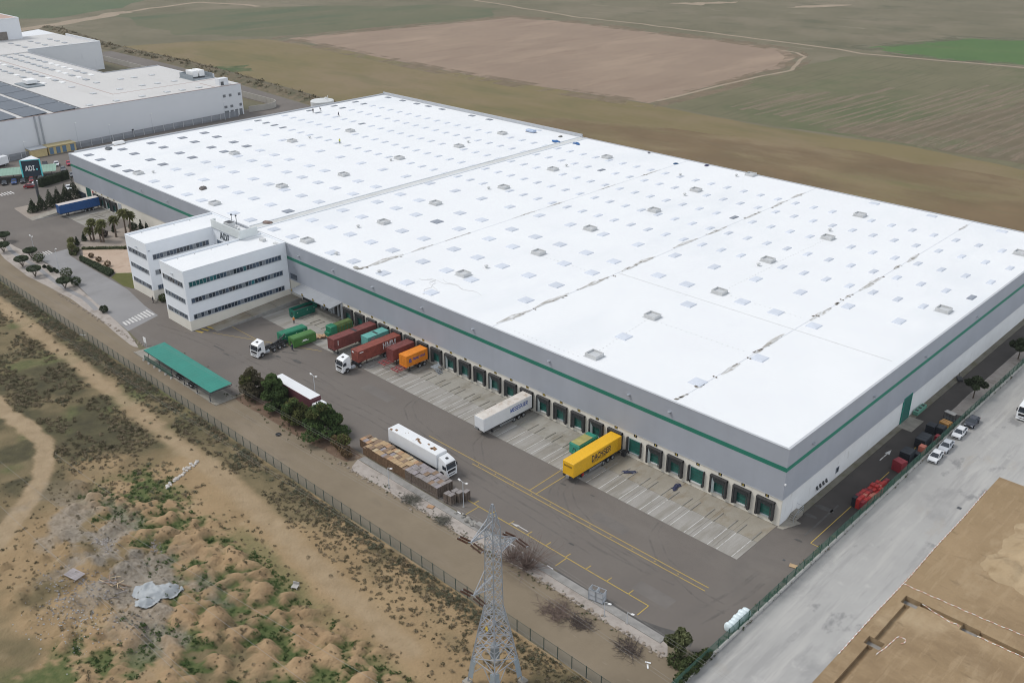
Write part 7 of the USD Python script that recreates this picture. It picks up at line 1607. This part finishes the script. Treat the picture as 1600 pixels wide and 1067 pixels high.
def tree(name, label, loc, lobes, n, size, lm, seed, trunk_h, tr=.22, limbs=True, cat='tree', group=None, flat=.1, second=None):
    t = thing(name, label, cat, loc, group=group)
    r = np.random.default_rng(seed)
    m = MB(); top = max(b[0][2] for b in lobes)
    m.tube([(0, 0, -.1), (.04, .03, trunk_h*.5), (.08, -.03, trunk_h), (.03, .02, top)], [tr*1.25, tr, tr*.8, tr*.25], 8)
    if limbs:
        for c, rad in lobes:
            c = np.array(c, float); z0 = max(.3, min(trunk_h, c[2]*.7)); m.tube([(.05, 0, z0), (c[0]*.5, c[1]*.5, (z0+c[2])/2+.1), tuple(c)], [tr*.5, tr*.3, .04], 5)
    m.build('trunk', m_bark, t)
    leaves(lobes, n, size, seed, flat).build('crown', lm, t)
    if second: leaves([(b[0], tuple(np.array(b[1])*1.05)) for b in second[0]], second[1], size, seed+1, flat).build('crown', second[2], t)
    return t
def pine(label, loc, h, R, lm, seed, n=5200, second=None):
    r = np.random.default_rng(seed); lobes = []
    for k in range(19):
        u = (k+.5)/19; z = .9+u*(h-1.6); rr = R*(1-.62*u**1.6)*(.75+.35*r.random()); a = k*2.4+r.random()
        q = .5+.28*r.random(); lobes.append(((rr*q*math.cos(a), rr*q*math.sin(a), z+.3*r.normal()), (rr*(.36+.24*r.random()), rr*(.36+.24*r.random()), .55+.4*(1-u)*r.random()+.1)))
    lobes.append(((0, 0, h-1.0), (R*.33, R*.33, 1.2)))
    tree('pine_tree', label, loc, lobes, n, .25, lm, seed, h*.7, .2, second=None if not second else (lobes[3::3], second[0], second[1]))
pine('half-bare greyish pine standing next to the green carport', (-100.8, -35.6, 0), 6.8, 3.1, m_mixed, 1, 3600, (1500, m_pinelight))
pine('tall dense dark green pine, second from the carport', (-94.0, -34.9, 0), 7.4, 3.8, m_pine, 2, 7800)
pine('olive-green pine in the middle of the group', (-85.8, -35.6, 0), 5.4, 3.2, m_pinelight, 3, 4200, (2200, m_pine))
pine('wide pine at the right end of the group, by the pallet stacks', (-78.3, -34.6, 0), 6.6, 4.4, m_pine, 4, 6200, (3000, m_pinelight))
tree('shrub_tree', 'loose brown and yellow shrub hanging over the left end of the pallets', (-70.8, -36.0, 0), [((-1.2, .4, 1.6), (1.6, 1.2, 1.1)), ((1.0, 0, 1.3), (1.8, 1.2, .9)), ((.3, .8, 2.4), (1.2, 1.0, .9)), ((2.6, -.3, .9), (1.4, 1.0, .6))], 1700, .2, m_brownleaf, 8, 1.2, .1, second=([((.3, .8, 2.4), (1.6, 1.2, 1.0)), ((-1.2, .4, 1.6), (1.5, 1.1, 1.0))], 900, m_pinelight), cat='shrub')
tree('round_tree', 'small round olive-coloured tree at the yard corner by the green fence', (5.0, -35.4, 0), [((0, 0, 2.5), (1.3, 1.2, 1.1)), ((.8, .5, 3.1), (.9, .9, .8)), ((-.9, -.4, 2.3), (1.0, .9, .8)), ((-.2, .9, 3.2), (.8, .7, .7)), ((.9, -.8, 1.9), (.8, .8, .6)), ((-.6, -1.0, 3.0), (.7, .7, .6))], 2700, .2, m_olive, 9, 1.6, .12)
tree('climbing_shrub', 'green ivy-like shrub growing over the fence corner', (7.9, -36.4, 0), [((0, 0, .9), (1.3, 2.6, 1.0)), ((.3, 2.4, .9), (.8, 1.8, .9)), ((-2.0, -.4, .5), (1.6, 1.4, .5)), ((.3, -2.6, .8), (.8, 1.8, .8))], 3000, .17, m_bushgreen, 10, .5, .05, cat='shrub')
tree('lane_tree', 'dark round-crowned tree on the gravel verge of the lane, nearer one', (6.3, 66.0, 0), [((.2, 0, 4.1), (1.1, 1.2, .9)), ((1.3, .7, 3.3), (1.0, .9, .7)), ((-1.2, -.5, 3.5), (1.0, .9, .8)), ((.4, -1.2, 3.2), (.9, 1.0, .6)), ((-.5, 1.2, 3.7), (.9, .8, .7)), ((-1.5, .6, 2.9), (.7, .6, .5))], 1900, .2, leafmat('lane_tree_foliage', (.075, .10, .05), .4, .8, .3), 11, 2.4, .12)
tree('lane_tree', 'dark tree on the gravel verge of the lane at the right edge of the picture', (6.6, 91.0, 0), [((0, .3, 4.0), (1.3, 1.3, 1.0)), ((1.2, .7, 3.2), (1.1, 1.0, .8)), ((-1.3, -.5, 3.4), (1.1, 1.0, .8)), ((.3, -1.4, 3.2), (1.0, 1.1, .7))], 1900, .2, leafmat('lane_tree_foliage', (.075, .10, .05)), 12, 2.4, .12)
def bare_bush(label, loc, h, R, n, seed, dead=False, mm=None):
    t = thing('bare_bush', label, 'bush', loc); r = np.random.default_rng(seed); m = MB(); lim = MB()
    for i in range(n):
        a = r.uniform(0, 6.28); e = r.uniform(.35, 1.4) if not dead else r.uniform(.02, .45); L = h*r.uniform(.6, 1.1)/max(math.sin(e), .45) if not dead else R*r.uniform(.5, 1.1)
        d = np.array([math.cos(a)*math.cos(e), math.sin(a)*math.cos(e), math.sin(e)]); o = np.array([r.normal()*R*(.15 if not dead else .45), r.normal()*R*(.15 if not dead else .3), .03])
        p1 = o+d*L*.5+r.normal(size=3)*.12; p2 = o+d*L+r.normal(size=3)*.22; p1[2] = max(p1[2], .05); p2[2] = max(p2[2], .04)
        (lim if i < 8 else m).tube([o, p1, p2], [.05 if i < 8 else .03, .025, .012], 4)
        for j in range(4):
            q = p1+(p2-p1)*r.random(); s = q+np.array([r.normal(), r.normal(), abs(r.normal())*(.9 if not dead else .25)])*.38; s[2] = max(s[2], .03); m.tube([q, s], [.016, .008], 3)
    lim.build('stem', mm or m_twig, t); m.build('twigs', mm or m_twig, t, kind='stuff')
bare_bush('big leafless mauve-brown bush beside the pylon at the kerb', (-22.6, -36.2, 0), 3.4, 2.0, 190, 5)
bare_bush('second leafless bush joined to the left of the big one', (-25.6, -36.6, 0), 2.8, 1.6, 120, 6)
bare_bush('heap of cut dry branches below the edging stones, right of the pylon', (-12.6, -40.6, 0), .9, 2.2, 150, 7, True)
bare_bush('dark flattened branches beside the heap of cut branches', (-8.6, -39.9, 0), .7, 1.7, 120, 8, True, mat('twig_dark', (.085, .065, .055), .9, .25, 1.5))
bare_bush('dark twig heap on the sandy track near the corner tree', (-.4, -39.2, 0), .6, 1.9, 110, 9, True, mat('twig_dark', (.085, .065, .055)))
bare_bush('grey-green dry brush on the gravel strip, below the pallet stacks', (-49.2, -36.9, 0), .7, 1.6, 120, 10, True, mat('twig_grey', (.13, .125, .10), .9, .25, 1.5))
bare_bush('grey dry brush on the gravel strip, nearer the pylon', (-41.0, -37.2, 0), .7, 1.3, 100, 11, True, mat('twig_grey', (.13, .125, .10)))
def cypress(label, loc, h, R, seed, lm=m_cyp, name='cypress', n=900, group=None):
    lobes = [((0, 0, h*(.16+.8*u)), (R*(1-.93*u)+.10, R*(1-.93*u)+.10, h*.15)) for u in np.linspace(0, 1, 7)]
    return tree(name, label, loc, lobes, n, .19, lm, seed, h*.4, .1, False, cat='conifer', group=group)
for i, (x, y, h, R) in enumerate([(-259.8, -17.2, 4.2, 1.9), (-260.3, -14.2, 4.8, 2.0), (-261.0, -11.0, 5.6, 2.3), (-262.6, -7.9, 5.4, 2.1), (-265.0, -4.2, 5.2, 2.0), (-264.6, -1.5, 6.6, 2.3)]):
    cypress(['lowest dark cypress at the front end of the row by the blue trailer', 'second dark cypress of the row, at the foot of the totem pole', 'third dark cypress of the row, broad and pointed', 'fourth dark cypress of the row', 'fifth dark cypress of the row, partly hidden', 'tallest dark cypress at the wall end of the row'][i], (x, y, 0), h, R, 40+i, n=1300)
for i, (x, y, h, R) in enumerate([(-218.8, -20.8, 2.4, .75), (-220.6, -17.9, 2.7, .8), (-221.9, -8.2, 2.6, .7), (-217.3, -1.6, 3.2, .85), (-214.0, -1.4, 3.2, .85)]):
    cypress(['small cone conifer at the tip of the gravel bed', 'small cone conifer second from the tip of the gravel bed', 'small cone conifer behind the palms', 'left one of two cone conifers by the cream wall', 'right one of two cone conifers by the cream wall'][i], (x, y, .03), h, R, 60+i, name='cone_conifer', n=420)
def ball(label, loc, R, seed, lm=m_bushgreen, n=700, name='round_bush'):
    return tree(name, label, loc, [((0, 0, R*.85), (R, R, R*.85))], n, .16, lm, seed, R*.5, .08, False, cat='bush')
ball('dark ball bush on the gravel bed behind the tall palm', (-219.5, -3.2, .03), 1.4, 71, m_cyp); ball('dark reddish ball bush between the palms', (-219.8, -12.2, .03), 1.3, 72, leafmat('reddish_bush', (.075, .05, .04), .3, .8, .1))
ball('round clipped bush between the two office wings', (-161.0, -24.0, .03), 1.25, 73); ball('round clipped bush on the bed by the zebra crossing', (-165.2, -37.5, .03), 1.1, 74, m_cyp)
ball('rounded green bush beside the lamp post on the bed', (-195.0, -34.0, .03), 1.7, 75); ball('low rounded green bush right of the ring-topped tree', (-187.8, -34.6, .03), 1.4, 76, m_topiary)
ball('low clipped bush at the far zebra crossing', (-212.5, -34.4, .03), 1.6, 77, m_bushgreen)
for i, (x, y, R) in enumerate([(-205.2, -34.8, .6), (-203.8, -35.0, .6), (-202.3, -35.2, .6), (-200.6, -34.4, .6), (-206.9, -35.2, .5), (-202.8, -34.2, .5)]):
    ball(['small dark shrub second from the left in the bed cluster', 'small dark shrub in the middle of the bed cluster, front', 'small dark shrub right of the middle of the bed cluster', 'small dark shrub at the right end of the bed cluster, apart', 'small dark shrub at the left end of the bed cluster', 'small dark shrub at the back of the bed cluster, by the drive'][i], (x, y, .03), R, 80+i, m_cyp, 220, 'small_shrub').SetCustomDataByKey('group', 'cluster of small dark shrubs on the pale bed')
for i, (x, y, R) in enumerate([(-205.3, -22.7, .8), (-200.7, -22.6, .85), (-195.2, -22.6, 1.0)]):
    ball('small ochre shrub on the sandy bed, '+['leftmost', 'middle', 'rightmost'][i], (x, y, .03), R, 90+i, m_brownleaf, 260, 'small_shrub')
def topiary(label, loc, seed):
    t = thing('ring_topiary', label, 'topiary tree', loc); r = np.random.default_rng(seed)
    n = 1300; a = r.uniform(0, 6.283, n); b = r.uniform(0, 6.283, n); R, q = 1.25, .62
    rad = q*(.86+.28*r.random(n)); c = np.stack([(R+rad*np.cos(b))*np.cos(a), (R+rad*np.cos(b))*np.sin(a), 2.35+rad*.72*np.sin(b)], 1)
    nn = np.stack([np.cos(b)*np.cos(a), np.cos(b)*np.sin(a), np.sin(b)], 1)+r.normal(size=(n, 3))*.5; nn /= np.linalg.norm(nn, axis=1, keepdims=True)
    tt = np.cross(nn, r.normal(size=(n, 3))); tt /= np.linalg.norm(tt, axis=1, keepdims=True); bb = np.cross(nn, tt); s = .16*(.6+.8*r.random(n))[:, None]
    MB().add(np.stack([c-tt*s, c+bb*s*.7, c+tt*s, c-bb*s*.7], 1).reshape(-1, 3), np.arange(4*n).reshape(n, 4)).build('crown', m_topiary, t)
    core = trimesh.creation.torus(R, q*.8, major_sections=20, minor_sections=8); MB().add(core.vertices*[1, 1, .72]+[0, 0, 2.35], core.faces).build('inner_growth', m_cyp, t)
    m = MB()
    for k in range(6): aa = k*1.047+r.random()*.4; m.tube([(0, 0, -.05), (.35*math.cos(aa), .35*math.sin(aa), .8), (1.0*math.cos(aa), 1.0*math.sin(aa), 2.0)], [.10, .07, .05], 5)
    m.build('stems', m_bark, t)
for i, (x, y) in enumerate([(-237.0, -34.6), (-228.0, -38.2), (-217.3, -34.6), (-212.2, -39.0), (-202.1, -39.6), (-187.7, -37.6)]):
    topiary(['ring-topped clipped tree at the far left edge, upper one', 'ring-topped clipped tree at the far left edge, lower one', 'ring-topped clipped tree beside the far zebra crossing', 'ring-topped clipped tree left of the garden path', 'ring-topped clipped tree before the small dark shrubs', 'largest-looking ring-topped tree next to the low round bushes'][i], (x, y, .03), 100+i)
def palm(label, loc, h, R, seed, lean=(0, 0)):
    t = thing('palm_tree', label, 'palm', loc); r = np.random.default_rng(seed)
    top = np.array([lean[0], lean[1], h]); pts = [np.array([0, 0, -.05]), top*[.3, .3, .35], top*[.7, .7, .7], top]
    MB().tube(pts, [.34, .24, .21, .25], 9).build('trunk', mat('palm_trunk', (.13, .095, .07), .9, .3, 4.0), t)
    m = MB()
    for k in range(54):
        a = k*2.399+r.random()*.3; e = -.5+1.75*(k/54)**.8; L = R*(.85+.3*r.random()); d = np.array([math.cos(a), math.sin(a), 0]); pp = []
        for i in range(5):
            u = i/4; pp.append(top+d*L*u*math.cos(e)*(1-.1*u)+np.array([0, 0, L*(u*math.sin(e)-.38*u*u)+.1]))
        s = np.cross(d, [0, 0, 1]); v = []
        for i, p in enumerate(pp): w = (.05, .34, .42, .34, .03)[i]*R/2.0; v += [p-s*w+[0, 0, -.10*w], p+[0, 0, .06], p+s*w+[0, 0, -.10*w]]
        f = []
        for i in range(4): f += [(3*i, 3*i+1, 3*i+4, 3*i+3), (3*i+1, 3*i+2, 3*i+5, 3*i+4)]
        # split each frond into leaflets by leaving gaps: narrow side blades
        m.add(v, f[::1]); 
        for j in range(10):
            u = .25+.75*j/10; p = np.array([np.interp(u, np.linspace(0, 1, 5), [q[c] for q in pp]) for c in range(3)])
            for sg in (-1, 1):
                e2 = p+s*sg*.55*R/2+d*.25+np.array([0, 0, -.18]); w = d*.05; m.add([p-w, p+w, e2], [(0, 1, 2)])
    m.build('fronds', m_palm, t)
    leaves([((top[0], top[1], h-.25), (.5, .5, .6))], 160, .25, seed, 0).build('dead_fronds', m_brownleaf, t)
for i, a in enumerate([((-218.8, -15.8, .03), 5.6, 1.9, (0, .2)), ((-219.2, -16.4, .03), 3.1, 1.7, (-.6, -.2)), ((-215.4, -14.4, .03), 5.6, 2.0, (-.2, .3)), ((-215.9, -15.0, .03), 3.6, 1.7, (-.6, .2)), ((-217.0, -9.8, .03), 5.4, 1.9, (-.2, .1)), ((-216.9, -6.7, .03), 6.6, 2.4, (-.2, .2)), ((-217.6, -5.0, .03), 5.5, 2.0, (.2, .5)), ((-218.3, -22.6, .03), 1.9, 1.4, (0, 0)), ((-212.4, -25.0, .03), 2.4, 1.3, (0, 0))]):
    palm(['leftmost tall palm on the gravel bed', 'short palm under the leftmost tall one', 'second tall palm, leaning over the reddish bush', 'short palm stem beside the second tall one', 'single palm in the middle of the gravel bed', 'tallest palm by the cream wall', 'palm just behind the tallest one', 'low palm at the tip of the bed by the entry drive', 'low palm at the bend of the entry drive'][i], *a[:1], a[1], a[2], 120+i, a[3])
def hedge(label, pts, h, lm, seed, n):
    t = thing('clipped_hedge', label, 'hedge'); g = Polygon(pts)
    MB().poly(g.buffer(-.12), 0, h-.1).build('core', m_cyp, t)
    r = np.random.default_rng(seed); x0, y0, x1, y1 = g.bounds; P = []
    while len(P) < n:
        x, y = r.uniform(x0, x1), r.uniform(y0, y1)
        if g.contains(Point(x, y)): P.append((x, y, h+r.normal()*.04))
        if r.random() < .5:
            q = g.exterior.interpolate(r.random()*g.exterior.length); P.append((q.x, q.y, r.random()*h))
    c = np.array(P); nn = r.normal(size=c.shape); nn[:, 2] = abs(nn[:, 2])+.5; nn /= np.linalg.norm(nn, axis=1, keepdims=True); tt = np.cross(nn, r.normal(size=c.shape)); tt /= np.linalg.norm(tt, axis=1, keepdims=True); b = np.cross(nn, tt); s = .2
    MB().add(np.stack([c-tt*s, c+b*s*.6, c+tt*s, c-b*s*.6], 1).reshape(-1, 3), np.arange(4*len(c)).reshape(-1, 4)).build('foliage', lm, t)
hedge('long clipped green hedge between the entry drive and the sandy bed', [(-207.2, -24.9), (-205.2, -26.1), (-187.2, -26.0), (-189.3, -23.5)], .9, m_topiary, 1, 1900)
hedge('thin hedge strip along the gravel bed below the palms', [(-214.0, -21.2), (-213.4, -22.0), (-204.6, -12.9), (-205.6, -12.2)], .7, m_olive, 2, 800)
hedge('rounded olive hedge at the tip of the planted island', [(-217.2, -22.8), (-214.2, -22.2), (-209.8, -25.2), (-211.8, -26.1), (-215.8, -24.6)], .8, m_olive, 3, 700)
hedge('tall dark box hedge behind the totem pole and the far carport', [(-287.5, -4.6), (-285.9, -3.9), (-289.6, 7.5), (-291.2, 7.0)], 3.0, m_hedgedark, 4, 1500)
MB().sheet(ragged([(-216.6, -21.8), (-224, -16), (-223.2, -9), (-224, -3.4), (-206, -1.2), (-203, -1.2), (-202.8, -12.0), (-205.6, -12.4), (-213.4, -21.6)], .3, 1.5, 41), .042).build('gravel_bed', m_bedgrey, kind='structure')
MB().sheet(Polygon([(-213.6, -21.6), (-204.8, -12.6), (-192, -11.2), (-180, -14), (-188.8, -23.4), (-207.4, -24.2)]), .046).build('sandy_bed', m_bed, kind='structure')
MB().sheet(Polygon([(-188.4, -23.6), (-180.4, -14.6), (-174.7, -14.6), (-174.7, -25.4), (-178.4, -26.3), (-186.5, -25.8)]), .050).build('lawn', m_lawn, kind='structure')
MB().bar((-188.6, -23.5, .08), (-180.2, -14.2, .08), .3, .2).bar((-213.2, -21.9, .08), (-205.0, -13.2, .08), .25, .2).build('bed_kerb', mat('kerb_cream', (.52, .44, .30), .8, .1), kind='structure')
MB().sheet(ragged([(-269, -20), (-254.6, -21), (-254.6, -1), (-268.5, -.2)], .4, 2, 44), .038).build('planted_verge', m_bedgrey, kind='structure')

# ------------------------------------------------------------------ scrub, tufts and weeds on the waste ground: nobody could count them
def scatter(name, label, protos, pts, cat):
    pi = UsdGeom.PointInstancer.Define(stage, numbered('/World', name)); r = np.random.default_rng(len(pts)); paths = []
    for k, (mb, mm) in enumerate(protos):
        p = usdkit.mesh(stage, f'{pi.GetPath()}/tuft_{k:03d}', mb.arrays(), mm); paths.append(p.GetPath())
    pi.CreatePrototypesRel().SetTargets(paths)
    P = np.array([(x, y, z) for x, y, z, s in pts], np.float32); S = np.array([(s, s, s*(.7+.4*r.random())) for *_, s in pts], np.float32)
    pi.CreatePositionsAttr(Vt.Vec3fArray.FromNumpy(P)); pi.CreateScalesAttr(Vt.Vec3fArray.FromNumpy(S)); pi.CreateProtoIndicesAttr(Vt.IntArray.FromNumpy(r.integers(0, len(protos), len(pts)).astype(np.int32)))
    a = r.uniform(0, math.pi, len(pts)); pi.CreateOrientationsAttr(Vt.QuathArray([Gf.Quath(float(math.cos(t)), 0, 0, float(math.sin(t))) for t in a]))
    tag(pi, label, cat, kind='stuff')
def bush_proto(seed, n=46, flat=.2): return leaves([((0, 0, .38), (.6, .6, .42)), ((.35, .1, .3), (.4, .4, .32)), ((-.25, -.3, .28), (.42, .38, .3))], n, .17, seed, flat, .45)
def tuft_proto(seed, n=26):
    r = np.random.default_rng(seed); m = MB()
    for i in range(n):
        a = r.uniform(0, 6.28); L = r.uniform(.5, 1.0); d = np.array([math.cos(a)*.55, math.sin(a)*.55, 1])*L*.5; s = np.array([-math.sin(a), math.cos(a), 0])*.05; o = np.array([r.normal()*.2, r.normal()*.2, 0])
        m.add([o-s, o+s, o+d], [(0, 1, 2)])
    return m
def scrub():
    r = np.random.default_rng(77); X, Y = TER['X'], TER['Y']
    def mask(nm, x, y):
        i = int(round((x-X[0, 0])/.5)); j = int(round((y-Y[0, 0])/.5)); return TER[nm][min(max(j, 0), X.shape[0]-1), min(max(i, 0), X.shape[1]-1)]
    A, B, C, D = [], [], [], []
    zt = lambda x, y: terrain_height(np.array([x]), np.array([y]))[0]-.03
    cand = []
    for k in range(5200):   # belt below the fence, thick at the fence and thinning out
        cand.append((r.uniform(-215, 8), -47.9-abs(r.normal())*2.2, 0))
    for k in range(1700): cand.append((r.uniform(-70, 6), -48-abs(r.normal())*6.5, 1))
    for k in range(9000): cand.append((r.uniform(-205, -78), r.uniform(-74, -48), 2))
    for k in range(5200): cand.append((r.uniform(-105, -14), r.uniform(-95, -62), 3))
    cand = np.array(cand); Zs = terrain_height(cand[:, 0], cand[:, 1])-.03
    clump = meshkit.fbm(np.c_[cand[:, :2]*.22, cand[:, :1]*0], 3, 19)
    for (x, y, q), z, c in zip(cand, Zs, clump):
        if mask('road', x, y) > .3 or (mask('path', x, y) > .35 and r.random() < .93): continue
        if q == 0:
            if c < .50 and r.random() < .82: continue
            s = r.uniform(.25, .85)*(1.0 if y > -50.5 else .6)*(1.0 if x < -75 else .72); (A if r.random() < .55 else B).append((x, y, z, s))
        elif q == 1:
            s = r.uniform(.18, .6); (C if r.random() < .6 else B).append((x, y, z, s))
        elif q == 2:
            if r.random() > .25+.75*mask('scrub', x, y) or c < .40: continue
            s = r.uniform(.22, .75); (B if r.random() < .55 else (C if mask('dark', x, y) > .3 or r.random() < .4 else A)).append((x, y, z, s))
        else:
            v = mask('veg', x, y)
            if v > .35: D.append((x, y, z, r.uniform(.25, .7)))
            elif r.random() < .22: C.append((x, y, z, r.uniform(.15, .5)))
            elif r.random() < .12: B.append((x, y, z, r.uniform(.2, .5)))
    scatter('sage_scrub', 'grey-green sage scrub growing below the wire fence', [(bush_proto(s), m_sage) for s in (1, 2, 3)], A, 'scrub')
    scatter('dry_scrub', 'dry tan scrub scattered over the waste ground', [(bush_proto(s, 40), m_dry) for s in (4, 5, 6)]+[(tuft_proto(7), m_dry)], B, 'scrub')
    scatter('dark_scrub', 'small dark brown-green bushes scattered over the sand', [(bush_proto(s, 44), leafmat('dark_scrub_foliage', (.185, .165, .09), .35, .5, .2, (.26, .225, .13))) for s in (8, 9, 10)], C, 'scrub')
    scatter('green_weeds', 'fresh green weeds growing between the spoil heaps', [(bush_proto(s, 44, .6), leafmat('weed_green', (.09, .17, .045), .35, .6, .3, (.15, .235, .07))) for s in (11, 12)]+[(tuft_proto(13, 34), leafmat('weed_green', (.038, .07, .018)))], D, 'weeds')
    # sprigs at the foot of the green fence and in the service track
    E = [(8.2+r.normal()*.25, r.uniform(-43, 100), .03, r.uniform(.25, .7)) for _ in range(420)]+[(r.uniform(-60, 4), -37.6+r.normal()*.5, .03, r.uniform(.15, .45)) for _ in range(160)]+[(r.uniform(-138, -66), -37.8+r.normal()*.9-.02, .03, r.uniform(.15, .5)) for _ in range(160)]
    scatter('verge_weeds', 'low weeds along the green fence, kerb and gravel strip', [(bush_proto(s, 34), m_bushgreen) for s in (14, 15)]+[(bush_proto(16, 30), m_dry)], E, 'weeds')
    F = [(r.uniform(-700, -285), r.uniform(-4, 4), .9, r.uniform(1.2, 2.6)) for _ in range(420)]; line = LineString([(-700, 168), (-574, 156), (-478, 158), (-403, 153), (-335, 148), (-285, 141)])
    F = [(line.interpolate(r.random()*line.length), dy, z, s) for _, dy, z, s in F]; F = [(p.x, p.y+dy, z-.5, s) for p, dy, z, s in F]
    scatter('bank_scrub', 'scrub growing on the bank behind the white factory', [(bush_proto(17, 40), leafmat('dark_scrub_foliage', (.05, .046, .026))), (bush_proto(18, 40), m_dry)], F, 'scrub')
scrub()

# ==================================================================== THE AIR
n = usdkit.material(stage, '/World/Looks/haze_air', {'v': ('principled_volume', {'color': (.88, .90, .93), 'density': HAZE_DENSITY, 'anisotropy': .2})}, [], volume='v.volume')
MB().box(-2420, 920, -620, 2620, -2.2, 105).build('haze', n, kind='stuff', label='thin pale haze in the air over the fields', cat='haze')
